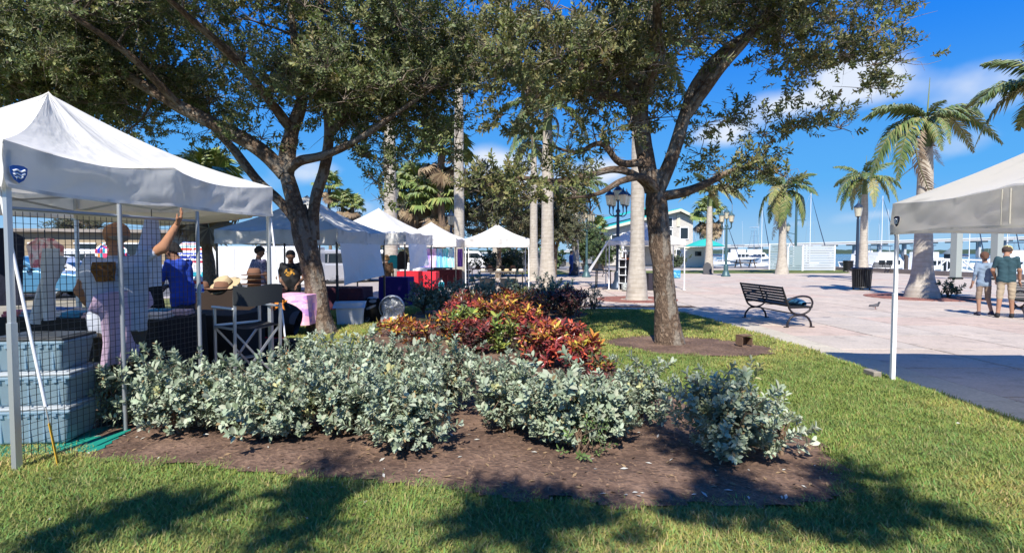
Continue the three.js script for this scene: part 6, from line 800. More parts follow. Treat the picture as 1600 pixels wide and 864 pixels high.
// ---------- benches, lamps, bins, birds ----------
const benchBlack = std(C(0.022, 0.024, 0.024), { roughness: 0.5 }), iron = std(C(0.02, 0.016, 0.02), { roughness: 0.45, metalness: 0.2 });
function makeBench(label, [x, z], turn) {
  const o = thing('park_bench', label, 'bench', [x, 0, z], turn), w = 0.92;
  for (const s of [-1, 1]) { const X = s * w; // cast iron end: two arcs below, X waist, back post and looped arm
    obj('end_frame', [limb([[X, 0.02, 0.27], [X, 0.12, 0.25], [X, 0.24, 0.15], [X, 0.27, 0]], [0.024, 0.022], 8, 0.03), limb([[X, 0.02, -0.27], [X, 0.12, -0.25], [X, 0.24, -0.15], [X, 0.27, 0]], [0.024, 0.022], 8, 0.03), limb([[X, 0.42, 0.25], [X, 0.36, 0.22], [X, 0.29, 0.1], [X, 0.27, 0], [X, 0.29, -0.1], [X, 0.36, -0.2], [X, 0.46, -0.25], [X, 0.87, -0.4]], [0.02, 0.024, 0.022, 0.02], 8, 0.03), rbox(0.05, 0.02, 0.1, X, 0.012, 0.29, 0.006), rbox(0.05, 0.02, 0.1, X, 0.012, -0.29, 0.006), sqbar([X, 0.42, -0.25], [X, 0.43, 0.28], 0.03)], iron, o);
    obj('armrest', limb([[X, 0.56, -0.3], [X, 0.64, -0.12], [X, 0.67, 0.08], [X, 0.63, 0.24], [X, 0.53, 0.29], [X, 0.45, 0.27]], [0.02, 0.022, 0.02], 8, 0.03), iron, o); }
  obj('middle_strap', [sqbar([0, 0.44, -0.265], [0, 0.86, -0.425], 0.035, 0.012), sqbar([0, 0.415, -0.25], [0, 0.415, 0.26], 0.035, 0.012)], iron, o);
  obj('stretcher', bar([-w, 0.27, 0], [w, 0.27, 0], 0.014), iron, o);
  for (let k = 0; k < 7; k++) obj('back_slat', rbox(2 * w + 0.06, 0.052, 0.018, 0, 0, 0, 0.006).rotateX(-0.36).translate(0, 0.475 + k * 0.062, -0.255 - k * 0.0232), benchBlack, o);
  for (let k = 0; k < 8; k++) obj('seat_slat', rbox(2 * w + 0.06, 0.018, 0.052, 0, 0.445, -0.2 + k * 0.066, 0.006), benchBlack, o);
  return o;
}
const bench = makeBench('black slatted bench with looped iron arms on the plaza beside the lawn', [6.1, -12.95], PI / 2 + 0.08);
dup(bench, [13.3, 0, -13.5], PI + 0.25, 'black bench the couple lean over at the picture edge', 'park benches'); dup(bench, [28.9, 0, -44.3], -PI / 2 + 1.3, 'far bench beside the trash cans along the sea wall', 'park benches'); dup(bench, [5.65, 0, -38.2], 0.9, 'far bench behind the cluster lamp on the left of the plaza', 'park benches'); bench.userData.group = 'park benches';
{ const o = thing('shoulder_bag', 'blue cloth bag lying on the near bench seat', 'bag', [6.22, 0.455, -12.3], 0.3); obj('bag_body', limb([[-0.02, 0.06, -0.26], [0.0, 0.08, -0.1], [0.02, 0.07, 0.1], [0, 0.05, 0.24]], [0.05, 0.1, 0.09, 0.045], 12, 0.03, 0.25).scale(1.3, 0.9, 1), fab(0.03, 0.13, 0.25), o); obj('strap', limb([[0.1, 0.06, 0.2], [0.2, 0.06, 0.22], [0.16, 0.05, 0.0], [0.05, 0.1, -0.1]], [0.012, 0.012], 6, 0.04), fab(0.02, 0.05, 0.1), o); }
{ const o = thing('round_bag', 'round tan bag on the bench at the picture edge', 'bag', [12.95, 0.46, -13.62]); obj('bag_body', new THREE.SphereGeometry(0.16, 18, 12).scale(1, 0.9, 1).translate(0, 0.14, 0), fab(0.4, 0.18, 0.06), o); obj('handle', limb([[-0.08, 0.26, 0], [0, 0.36, 0], [0.08, 0.26, 0]], [0.01, 0.01], 6, 0.03), fab(0.2, 0.09, 0.04), o); }
function trashCan(label, [x, z]) { const o = thing('trash_can', label, 'trash can', [x, 0, z], 0, 'black trash cans'), n = 28; obj('liner', lathe([[0.001, 0.1], [0.3, 0.1], [0.33, 0.86], [0.3, 0.86]], 28), std(C(0.012, 0.012, 0.014)), o); for (let k = 0; k < n; k++) { const a = k * 2 * PI / n; obj('slat', sqbar([Math.cos(a) * 0.34, 0.08, Math.sin(a) * 0.34], [Math.cos(a) * 0.385, 0.9, Math.sin(a) * 0.385], 0.045, 0.012), M.blackPaint, o); } obj('rim', lathe([[0.36, 0.86], [0.41, 0.88], [0.42, 0.93], [0.38, 0.96], [0.33, 0.93]], 28), M.blackPaint, o); obj('foot_ring', lathe([[0.33, 0.08], [0.37, 0.08], [0.37, 0.14], [0.33, 0.14]], 28), M.blackPaint, o); for (let k = 0; k < 4; k++) { const a = k * PI / 2 + 0.4; obj('foot', cyl(0.03, 0.03, 0.09, Math.cos(a) * 0.3, 0, Math.sin(a) * 0.3, 8), M.blackPaint, o); } return o; }
trashCan('black slatted trash can in front of the slim palm', [15.1, -24.25]); trashCan('farther black trash can between slatted screen and lamp', [28.1, -47]);
function lantern(parent, [x, y, z], s, mm) { const l = obj('lantern', [lathe([[0.001, -0.12], [0.03, -0.11], [0.05, -0.03], [0.11, 0.0]].map((p) => p.map((v) => v * s)), 8)], mm, parent); l.position.set(x, y, z); obj('glass', lathe([[0.105, 0.0], [0.165, 0.36]].map((p) => p.map((v) => v * s)), 6), M.glassLamp, l); obj('cap', lathe([[0.19, 0.36], [0.15, 0.42], [0.05, 0.52], [0.025, 0.56], [0.03, 0.6], [0.001, 0.65]].map((p) => p.map((v) => v * s)), 8), mm, l); obj('drop', lathe([[0.001, -0.36], [0.012, -0.3], [0.022, -0.16], [0.03, -0.11]].map((p) => p.map((v) => v * s)), 8), mm, l); return l; }
function clusterLamp(label, [x, z], mm, n = 4, s = 1.15, h = 3.35) {
  const o = thing('street_lamp', label, 'street lamp', [x, 0, z], 0.35, 'ornate lamps round the plaza');
  obj('base', lathe([[0.3, 0], [0.3, 0.1], [0.24, 0.16], [0.2, 0.3], [0.15, 0.42], [0.15, 0.7], [0.1, 0.8]], 16), mm, o); obj('post', lathe([[0.085, 0.78], [0.075, 2], [0.065, h], [0.1, h + 0.04], [0.1, h + 0.1], [0.05, h + 0.16], [0.04, h + 0.5]], 14), mm, o);
  const R0 = 0.42; for (let k = 0; k < n; k++) { const a = k * 2 * PI / n, c = Math.cos(a), q = Math.sin(a); obj('arm', limb([[c * 0.05, h - 0.1, q * 0.05], [c * 0.25, h - 0.16, q * 0.25], [c * R0, h - 0.02, q * R0], [c * R0, h + 0.22, q * R0]], [0.028, 0.022, 0.02], 6, 0.05), mm, o); lantern(o, [c * R0, h + 0.32, q * R0], s, mm); }
  lantern(o, [0, h + 0.55, 0], s, mm); return o;
}
clusterLamp('blue-black cluster lamp standing left of the oak trunk', [4.64, -24.7], M.lampBlue); clusterLamp('green-grey cluster lamp beside the full green palm', [4.9, -37], M.lampGreen); clusterLamp('green-grey cluster lamp alone on the plaza right of the oak', [14.46, -38], M.lampGreen);
{ const single = (label, [x, z], h, mm) => { const o = thing('street_lamp', label, 'street lamp', [x, 0, z], 0, 'single-lantern lamps'); obj('base', lathe([[0.22, 0], [0.2, 0.3], [0.12, 0.5], [0.1, 0.8]], 14), mm, o); obj('post', cyl(0.085, 0.07, h - 0.8, 0, 0.78, 0, 12), mm, o); lantern(o, [0, h + 0.12, 0], 1.35, mm); }; single('single-lantern lamp rising behind the black trash can', [19.2, -31.3], 3.5, M.lampBlue); single('single-lantern lamp between the shaggy fan palms and white peaks', [-6.1, -29.5], 4.3, M.lampBlue); single('single-lantern lamp just left of the straight pale trunk', [-3.35, -31], 3.0, M.lampBlue); }
{ const o = thing('light_pole', 'tall harbour light pole with side arms behind the yellowing palm', 'light pole', [26.2, 0, -52]); obj('post', cyl(0.12, 0.09, 7.6, 0, 0, 0, 10), M.lampGreen, o); obj('arm', [bar([0, 7.55, 0], [1.45, 7.6, 0], 0.04)], M.lampGreen, o); obj('arm', [bar([0, 4.6, 0], [0.9, 4.6, 0], 0.03)], M.lampGreen, o); obj('arm', [bar([0, 3.3, 0], [-0.7, 3.45, 0], 0.03)], M.lampGreen, o); obj('lamp_head', [rbox(0.3, 0.5, 0.25, 1.4, 7.35, 0, 0.04)], M.lampGreen, o); lantern(o, [-0.75, 3.6, 0], 1.3, M.lampGreen); }
function pigeon(label, [x, z], turn) { const o = thing('pigeon', label, 'bird', [x, 0, z], turn), f = fieldOf([[V(0, 0.12, -0.05), V(0, 0.14, 0.06), 0.05, 0.055, 'b'], [V(0, 0.12, -0.08), V(0, 0.09, -0.19), 0.035, 0.014, 'b'], [V(0, 0.17, 0.09), V(0, 0.225, 0.11), 0.036, 0.026, 'n'], [V(0, 0.24, 0.115), V(0, 0.24, 0.13), 0.026, 0.022, 'n'], [V(0, 0.235, 0.15), V(0, 0.23, 0.17), 0.007, 0.003, 'k'], [V(0.02, 0.09, 0.0), V(0.022, 0.0, 0.01), 0.009, 0.006, 'l'], [V(-0.02, 0.09, 0), V(-0.022, 0, 0.01), 0.009, 0.006, 'l'], [V(0.02, 0.006, 0), V(0.02, 0.006, 0.035), 0.006, 0.004, 'l'], [V(-0.02, 0.006, 0), V(-0.02, 0.006, 0.035), 0.006, 0.004, 'l']], 0.02); obj('body', paint(surfNet(f, [-0.1, -0.02, -0.24], [0.1, 0.3, 0.2], 0.008), (a, b, c) => ({ b: [0.06, 0.06, 0.07], n: [0.03, 0.035, 0.045], k: [0.05, 0.05, 0.05], l: [0.25, 0.06, 0.04] })[f.near(a, b, c)[0]]), std('#ffffff', { vertexColors: true, roughness: 0.7 }), o); for (const s of [-1, 1]) obj('wing', sheet((u, v) => [s * (0.05 + 0.012 * Math.sin(PI * u)), 0.12 + 0.045 * (v - 0.5) * 2 * (1 - 0.6 * u) + 0.01, lerp(0.06, -0.17, u)], 8, 4), std(C(0.1, 0.1, 0.115)), o); o.scale.setScalar(0.82); }
pigeon('pigeon walking on the plaza between bench and canopy leg', [10.34, -15.96], 1.2); pigeon('pigeon behind the large wind-bent palm', [17.3, -22.9], -1.5); pigeon('farther pigeon near the grey post', [25.5, -30.5], -1.2);
// brick rings, and a dark rounded panel stood at two palm feet
function brickRing(name, label, [x, z], R0, R1, m, n) { const g = new THREE.Group(); g.name = numbered(name); g.userData = { kind: 'structure' }; scene.add(g); g.position.set(x, 0.004, z); const r = rngOf(n + 5), bm = [[0.36, 0.15, 0.11], [0.42, 0.19, 0.14], [0.3, 0.12, 0.09]].map((c) => std(C(...c), { roughness: 0.95, map: T.concrete })), L = []; for (let q = R0; q < R1; q += 0.115) { const c = Math.round(2 * PI * q / 0.23); for (let k = 0; k < c; k++) L.push([q, (k + (Math.round(q * 10) % 2) * 0.5) * 2 * PI / c]); } const geo = rbox(0.1, 0.03, 0.215, 0, 0, 0, 0.006, 1), rest = [[], [], []]; L.forEach(([q, a], i) => { const k = Math.floor(r() * 3); const e = geo.clone().rotateY(-a).translate(Math.cos(a) * q, rr(0.0, 0.004, r), Math.sin(a) * q); rest[k].push(e); }); rest.forEach((e, k) => { stuffPart(obj('brick_field', e, bm[k], g)); }); }
brickRing('brick_ring', '', [4.28, -19.25], 0.62, 1.35, null, 1); brickRing('brick_ring', '', [14.75, -20.2], 0.7, 1.75, null, 2); brickRing('brick_ring', '', [1.47, -23.4], 0.7, 1.3, null, 3);
for (const [l, x, z] of [['dark rounded panel at the palm foot near the far bench', 4.35, -39.6], ['dark rounded panel at the foot of the yellow-green palm', 14.65, -42.1]]) { const o = thing('dark_panel', l, 'board', [x, 0, z], 0, 'dark rounded panels at palm feet'); obj('panel', extr([[-0.3, 0.02], [0.3, 0.02], [0.32, 0.5], [0.22, 0.78], [0, 0.9], [-0.22, 0.78], [-0.32, 0.5]], 0.05, 0.01), std(C(0.07, 0.07, 0.075)), o).rotation.x = -0.15; obj('stand', bar([0, 0.0, -0.25], [0, 0.6, -0.06], 0.02), M.blackMetal, o); }
{ const o = thing('valve_box', 'small square wooden box sticking out of the tree ring soil', 'box', [3.88, 0.06, -9.34], 0.3), wood = std(C(0.2, 0.12, 0.075), { roughness: 1, bumpMap: T.barkH, bumpScale: 0.01 }); obj('board', box(0.02, 0.16, 0.14, -0.09, 0.08, 0), wood, o); obj('board', box(0.2, 0.16, 0.02, 0, 0.08, -0.08), wood, o); obj('board', box(0.02, 0.13, 0.14, 0.1, 0.065, 0), wood, o); obj('cap_board', box(0.2, 0.02, 0.16, 0, 0.165, 0), wood, o); }
for (const [l, x, z, h] of [['tall grey square post near the sea wall, left of the couple', 27.0, -34.2, 3.4], ['tall grey square post farther right, just above the woman', 28.6, -33.2, 3.4]]) { const o = thing('square_post', l, 'post', [x, 0, z], 0.2, 'grey posts by the sea wall'); obj('shaft', rbox(0.42, h, 0.42, 0, h / 2, 0, 0.02), std(C(0.32, 0.35, 0.33), { roughness: 0.8 }), o); obj('foot', rbox(0.55, 0.12, 0.55, 0, 0.06, 0, 0.02), M.blackMetal, o); obj('cap', rbox(0.5, 0.08, 0.5, 0, h + 0.03, 0, 0.02), M.galv, o); }
// pale slatted screen
{ const pts = [[25.0, -53.5], [27.2, -52.2], [25.9, -50.4], [28.9, -50.4]]; const panel = (label, a, b, h, m) => { const o = thing('screen_panel', label, 'screen', [0, 0, 0], 0, 'pale slatted screens'), n = 10; for (let k = 0; k < n; k++) obj('slat', sqbar([a[0], 0.14 + k * (h / n), a[1]], [b[0], 0.14 + k * (h / n), b[1]], 0.03, h / n - 0.035), m, o); obj('post', sqbar([a[0], 0, a[1]], [a[0], h + 0.08, a[1]], 0.1), M.whitePaint, o); obj('post', sqbar([b[0], 0, b[1]], [b[0], h + 0.08, b[1]], 0.1), M.whitePaint, o); };
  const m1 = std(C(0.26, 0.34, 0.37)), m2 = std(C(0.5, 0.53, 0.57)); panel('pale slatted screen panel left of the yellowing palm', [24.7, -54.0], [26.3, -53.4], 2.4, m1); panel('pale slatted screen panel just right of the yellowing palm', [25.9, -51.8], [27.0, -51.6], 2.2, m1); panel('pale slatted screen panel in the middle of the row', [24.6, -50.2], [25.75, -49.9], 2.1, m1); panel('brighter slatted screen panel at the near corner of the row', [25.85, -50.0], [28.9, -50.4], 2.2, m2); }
{ const o = thing('picnic_table', 'dark picnic table on the pale paving near the harbour', 'picnic table', [25.5, 0, -61.5], 0.1), pm = std(C(0.1, 0.075, 0.06)); for (let k = 0; k < 5; k++) obj('top_plank', rbox(1.9, 0.045, 0.14, 0, 0.76, -0.32 + k * 0.16, 0.006), pm, o); for (const s of [-1, 1]) { for (let k = 0; k < 2; k++) obj('seat_plank', rbox(1.9, 0.045, 0.13, 0, 0.45, s * (0.68 + k * 0.15), 0.006), pm, o); obj('leg_frame', [sqbar([s * 0.7, 0, -0.6], [s * 0.7, 0.75, -0.25], 0.08), sqbar([s * 0.7, 0, 0.6], [s * 0.7, 0.75, 0.25], 0.08), sqbar([s * 0.7, 0.42, -0.8], [s * 0.7, 0.42, 0.8], 0.08)], pm, o); } o.scale.setScalar(1.15); }

// ---------- the white building with the turquoise roof ----------
{
  const o = thing('white_building', 'white two-storey building with turquoise metal roof and gable windows behind the oak', 'building', [17.2, 0, -72], 0.12), wall = std(C(0.78, 0.76, 0.70), { roughness: 0.9, map: T.concrete }), teal = std(C(0.03, 0.42, 0.40), { roughness: 0.45 }), trim = std(C(0.62, 0.58, 0.45)), gl = M.darkGlass, D = 13;
  const prof = [[-5.2, 0], [6.2, 0], [6.2, 6.0], [4.2, 6.9], [-5.2, 4.6]];
  obj('wall', extr(prof, D).translate(0, 0, -D), wall, o);
  obj('roof', [extr([[-6.0, 4.55], [4.2, 7.08], [4.2, 7.28], [-6.0, 4.75]], D + 1.2).translate(0, 0, -D - 0.5), extr([[4.2, 7.08], [6.9, 5.85], [6.9, 6.05], [4.2, 7.28]], D + 1.2).translate(0, 0, -D - 0.5)], teal, o);
  const rf = obj('roof', extr([[-4.4, 6.0], [2.2, 7.7], [5.4, 7.0], [5.4, 7.15], [2.2, 7.9], [-4.4, 6.2]], D * 0.6).translate(0, 0, -D), teal, o);
  obj('fascia', [sqbar([-6.0, 4.5, 0.77], [4.2, 7.03, 0.77], 0.12, 0.32), sqbar([4.2, 7.03, 0.77], [6.9, 5.8, 0.77], 0.12, 0.32)], trim, o);
  for (const [x, y, w, h] of [[1.3, 5.3, 0.9, 1.0], [2.8, 5.5, 1.1, 1.1], [1.3, 4.0, 0.9, 1.0], [2.8, 4.0, 1.1, 1.1], [5.0, 4.1, 1.0, 1.4], [-2.6, 3.6, 1.2, 0.9], [-4.2, 3.4, 0.8, 0.9], [4.6, 1.3, 1.2, 1.4], [-2.4, 1.1, 1.4, 1.3]]) { const f = obj('window', [box(w + 0.2, 0.1, 0.1, x, y + h / 2 + 0.05, 0.04), box(w + 0.2, 0.1, 0.14, x, y - h / 2 - 0.05, 0.04), box(0.1, h, 0.1, x - w / 2 - 0.05, y, 0.04), box(0.1, h, 0.1, x + w / 2 + 0.05, y, 0.04)], M.whitePaint, o); obj('pane', box(w, h, 0.03, x, y, 0.03), gl, f); }
  obj('pilaster', box(0.4, 1.5, 0.12, 4.2, 5.7, 0.06), trim, o); obj('side_window', box(0.03, 1.4, 3, -5.23, 3.0, -5), gl, o); obj('balcony', [box(1.8, 0.15, 4, -6.1, 2.8, -3), box(0.06, 0.9, 4, -6.95, 3.3, -3), box(1.8, 0.08, 0.06, -6.1, 3.75, -1.03)], std(C(0.35, 0.36, 0.36)), o); obj('shade_pergola', [box(5, 0.12, 2.6, -0.6, 2.6, 1.5), ...[-2.8, 1.6].map((x) => box(0.15, 2.55, 0.15, x, 1.27, 2.7))], std(C(0.12, 0.09, 0.08)), o);
}
{ const o = thing('patio_umbrella', 'turquoise awning umbrella right of the shaggy palm skirt', 'umbrella', [20.6, 0, -60]), teal = std(C(0.02, 0.4, 0.36), { roughness: 0.8 }); obj('canopy', lathe([[2.2, 2.3], [1.4, 2.65], [0.6, 2.95], [0.001, 3.1]], 8), teal, o); obj('pole', cyl(0.05, 0.05, 2.9, 0, 0, 0), M.whitePaint, o); for (let k = 0; k < 8; k++) { const a = k * PI / 4; obj('rib', bar([0, 3.0, 0], [Math.cos(a) * 2.15, 2.28, Math.sin(a) * 2.15], 0.015, 5), M.galv, o); } }
{ const o = thing('kiosk', 'small white kiosk under the turquoise awning', 'kiosk', [20.2, 0, -63]); obj('wall', rbox(2.2, 2.1, 2, 0, 1.05, 0, 0.02), std(C(0.75, 0.74, 0.66)), o); obj('window', box(0.7, 0.5, 0.05, 0.3, 1.5, 1.02), M.darkGlass, o); obj('roof', rbox(2.5, 0.12, 2.3, 0, 2.16, 0, 0.02), std(C(0.7, 0.68, 0.5)), o); }

{ const o = thing('tan_building', 'low tan building beyond the parked cars, seen through the mesh', 'building', [-42, 0, -46], 0.3); obj('wall', box(26, 3.2, 8, 0, 1.6, 0), std(C(0.5, 0.4, 0.26), { map: T.concrete }), o); obj('roof', box(27, 0.25, 9, 0, 3.33, 0), std(C(0.3, 0.26, 0.22)), o); for (let k = 0; k < 8; k++) { const w = obj('window', [box(1.5, 0.1, 0.1, -10.5 + k * 3, 2.35, 4.03), box(1.5, 0.1, 0.14, -10.5 + k * 3, 1.15, 4.03)], M.whitePaint, o); obj('pane', box(1.4, 1.1, 0.04, -10.5 + k * 3, 1.75, 4.02), M.darkGlass, w); } }
// ---------- vehicles ----------
const paintOf = (r, g, b) => phy(C(r, g, b), { roughness: 0.35, clearcoat: 0.8, clearcoatRoughness: 0.08, metalness: 0.15 });
function car(label, [x, z], turn, paintM, kind = 'suv', name = 'parked_car') { // front towards +x, length along x
  const o = thing(name, label, 'car', [x, -0.03, z], turn, 'vehicles in the car park'), S = { suv: { L: 4.7, W: 1.86, prof: [[-2.3, 0.35], [-2.34, 0.75], [-2.3, 1.05], [2.15, 0.98], [2.33, 0.82], [2.34, 0.4], [2.1, 0.28], [-2.1, 0.28]], cab: [[-2.26, 1.0], [-2.12, 1.6], [-1.6, 1.72], [0.15, 1.7], [0.95, 1.02]], win: [[-1.98, 1.12], [-1.9, 1.56], [0.08, 1.6], [0.66, 1.1]] }, sedan: { L: 4.6, W: 1.8, prof: [[-2.25, 0.35], [-2.3, 0.7], [-2.2, 0.95], [-1.4, 0.98], [1.0, 0.94], [2.15, 0.8], [2.28, 0.55], [2.2, 0.3], [-2.1, 0.28]], cab: [[-1.75, 0.94], [-1.0, 1.38], [-0.2, 1.44], [0.45, 1.38], [1.25, 0.92]], win: [[-1.3, 1.0], [-0.85, 1.32], [0.38, 1.33], [0.95, 1.0]] } }[kind];
  const bx = (p, w, b) => extr(p, w - 2 * b, b).translate(0, 0, -(w - 2 * b) / 2);
  obj('body', bx(S.prof, S.W, 0.06), paintM, o); obj('cabin', bx(S.cab, S.W - 0.2, 0.09), paintM, o);
  for (const s of [-1, 1]) { const w = obj('side_window', extr(S.win, 0.02).translate(0, 0, s * (S.W / 2 - 0.09) - 0.01), M.darkGlass, o); obj('pillar', [sqbar([-0.7, S.win[0][1], s * (S.W / 2 - 0.068)], [-0.68, S.win[1][1] - 0.02, s * (S.W / 2 - 0.068)], 0.06, 0.02)], paintM, w); obj('mirror', rbox(0.14, 0.13, 0.18, 0.75, 1.06, s * (S.W / 2 + 0.06), 0.03), paintM, o); obj('headlight', rbox(0.12, 0.14, 0.4, 2.24, 0.72, s * 0.6, 0.03), M.chrome, o); obj('tail_light', rbox(0.1, kind === 'suv' ? 0.42 : 0.2, 0.2, -2.28, kind === 'suv' ? 0.98 : 0.8, s * 0.74, 0.03), std(C(0.4, 0.015, 0.02), { roughness: 0.2 }), o); for (const q of [-1.4, 1.42]) { const t = obj('wheel', new THREE.TorusGeometry(0.25, 0.095, 10, 24).translate(q, 0.34, s * (S.W / 2 - 0.1)), M.rubber, o); obj('rim', [new THREE.CylinderGeometry(0.2, 0.2, 0.1, 16).rotateX(PI / 2).translate(q, 0.34, s * (S.W / 2 - 0.08)), ...[0, 1, 2, 3, 4].map((k) => sqbar([q, 0.34, s * (S.W / 2 - 0.02)], [q + Math.cos(k * 1.257) * 0.2, 0.34 + Math.sin(k * 1.257) * 0.2, s * (S.W / 2 - 0.02)], 0.05, 0.02))], M.steel, t); } }
  const c = S.cab, q = c.length; const glass = (a, b, dx) => sheet((u, v) => [lerp(a[0], b[0], 0.12 + 0.76 * v) + dx, lerp(a[1], b[1], 0.12 + 0.76 * v) + 0.02, lerp(-0.7, 0.7, u)], 4, 4); obj('windscreen', glass(c[q - 1], c[q - 2], 0.1), M.darkGlass, o); obj('rear_window', glass(c[0], c[1], -0.11), M.darkGlass, o); obj('bumper', [rbox(0.16, 0.2, S.W - 0.1, -2.3, 0.45, 0, 0.05), rbox(0.16, 0.2, S.W - 0.1, 2.28, 0.42, 0, 0.05)], std(C(0.2, 0.2, 0.21)), o); obj('number_plate', box(0.02, 0.12, 0.32, -2.4, 0.75, 0), std(C(0.7, 0.7, 0.66)), o);
  return o;
}
const silver = paintOf(0.5, 0.5, 0.52), white = paintOf(0.8, 0.8, 0.8), bluec = paintOf(0.06, 0.2, 0.34), dark = paintOf(0.05, 0.055, 0.06), red = paintOf(0.3, 0.02, 0.02);
car('silver minivan seen from behind, right of the shaded oak trunk', [-10.9, -28.5], 0.75, silver, 'suv', 'parked_van'); car('second silver vehicle tucked beside the minivan', [-9.6, -30.2], 0.75, silver, 'suv'); car('white vehicle behind the curly haired woman', [-7.0, -32.5], 0.2, white, 'suv'); car('white sedan seen through the mesh, right of the hanging trousers', [-19.0, -23.2], 0.25, white, 'sedan'); car('blue-grey car in front of the white sedan behind the mesh', [-18.0, -20.4], 0.3, bluec, 'sedan'); car('white car half hidden by the seller, seen through the mesh', [-19.6, -27.5], 0.2, white, 'suv'); car('far dark vehicle beyond the thin palm trunk', [3.0, -57.5], 0.1, dark, 'suv'); car('far white vehicle beyond the hat stall', [-3.6, -57], 0.1, white, 'suv'); car('far silver car beyond the distant walker', [0.4, -60], 0.05, silver, 'sedan'); car('far red-marked white car behind the clipped hedge', [-7.0, -58], 0, white, 'sedan');
{ const o = thing('box_trailer', 'long white box trailer parked behind the plaid-shirted man', 'trailer', [-10.6, -0.03, -23.2], 0.1), wm = paintOf(0.82, 0.82, 0.82); obj('box', rbox(5.2, 1.55, 2, 0, 1.12, 0, 0.08), wm, o); for (let k = 0; k < 6; k++) obj('side_rib', box(0.05, 1.4, 0.03, -2.3 + k * 0.92, 1.12, 1.012), wm, o); for (const q of [-0.5, 0.5]) { const t = obj('wheel', new THREE.TorusGeometry(0.23, 0.09, 10, 22).translate(q, 0.33, 0.95), M.rubber, o); obj('rim', new THREE.CylinderGeometry(0.16, 0.16, 0.08, 14).rotateX(PI / 2).translate(q, 0.33, 0.97), M.steel, t); } obj('hitch', sqbar([2.6, 0.4, 0], [3.6, 0.42, 0], 0.1), M.blackMetal, o); }

// ---------- harbour: bridge, gangway, boats ----------
{ const o = thing('bridge', 'long low concrete road bridge crossing the harbour on the horizon', 'bridge', [0, 0, 0]), cm = std(C(0.5, 0.5, 0.5), { roughness: 0.9 }), A = [40, 2.6, -420], B = [700, 21, -420], A2 = [-60, 0.9, -420]; obj('deck', [sqbar(A, B, 12, 1.3), sqbar(A2, A, 12, 1.0)], cm, o); obj('parapet', [sqbar([40, 3.7, -413.8], [700, 22.1, -413.8], 0.4, 0.8)], std(C(0.62, 0.62, 0.6)), o); for (let k = 0; k < 34; k++) { const x = 52 + k * 18.5, y = lerp(2.6, 21, (x - 40) / 660); obj('pier', [box(1.6, y + 2.5, 3, x, (y - 2.5) / 2 - 0.6, -420), box(9, 1.3, 6, x, y - 1.1, -420)], cm, o); } }
{ const o = thing('gangway', 'white truss-sided gangway leading to the docks beyond the sea wall', 'gangway', [0, 0, 0]), wm = std(C(0.72, 0.74, 0.76), { roughness: 0.5 }), y0 = -0.1, y1 = 1.15; for (const z of [-41, -42.4]) { obj('top_rail', sqbar([31.2, y1, z], [50, y1 - 0.5, z], 0.09), wm, o); obj('bottom_rail', sqbar([31.2, y0, z], [50, y0 - 0.5, z], 0.11), wm, o); for (let k = 0; k < 13; k++) { const x = 31.3 + k * 1.5, s = (x - 31.2) / 18.8 * 0.5; obj('upright', sqbar([x, y0 - s, z], [x, y1 - s, z], 0.06), wm, o); obj('diagonal', sqbar([x, (k % 2 ? y1 : y0) - s, z], [x + 1.5, (k % 2 ? y0 : y1) - s - 0.04, z], 0.08), wm, o); } } obj('walkway', sqbar([31.2, y0 - 0.06, -41.7], [50, y0 - 0.56, -41.7], 1.4, 0.06), std(C(0.5, 0.5, 0.5)), o); }
const dockM = std(C(0.4, 0.37, 0.33), { roughness: 0.9 });
[['near floating dock behind the gangway', 52, -47, 44, 2.2], ['middle floating dock among the boats', 62, -66, 60, 2.2], ['far floating dock past the slatted screen', 62, -88, 70, 2.2]].forEach(([l, x, z, w, d]) => { const o = thing('floating_dock', l, 'dock', [x, -1.4, z]); obj('deck', rbox(w, 0.4, d, 0, 0.3, 0, 0.03), dockM, o); for (let k = 0; k < 6; k++) obj('pile', cyl(0.16, 0.15, 3.4, -w / 2 + 2 + k * (w - 4) / 5, -0.6, d / 2 + 0.25, 10), std(C(0.08, 0.065, 0.06)), o); });
function hullGeo(L, W, H) { return sheet((u, v) => { const t = u, hw = (W / 2) * Math.pow(Math.sin(PI * clamp(0.28 + 0.72 * (1 - t) * 0.99, 0.0, 1) * 0.5 + 0), 0.9) * (t > 0.55 ? Math.sqrt(clamp(1 - Math.pow((t - 0.55) / 0.45, 2), 0, 1)) : 1), a = lerp(-1, 1, v), s = Math.sign(a), k = Math.pow(1 - Math.abs(a), 0.55); return [lerp(-L / 2, L / 2, t) + (t > 0.7 ? (t - 0.7) * 1.2 * (1 - k) : 0), H * (1 - k) * (1 + 0.3 * t * t) - 0.3 * k, s * hw * (0.55 + 0.45 * (1 - k)) * (Math.abs(a) < 0.02 ? 0 : 1)]; }, 24, 16); }
const boatWhite = std(C(0.8, 0.8, 0.8), { roughness: 0.35 }), boatTrim = std(C(0.03, 0.05, 0.1), { roughness: 0.4 }), tan_ = std(C(0.4, 0.33, 0.24));
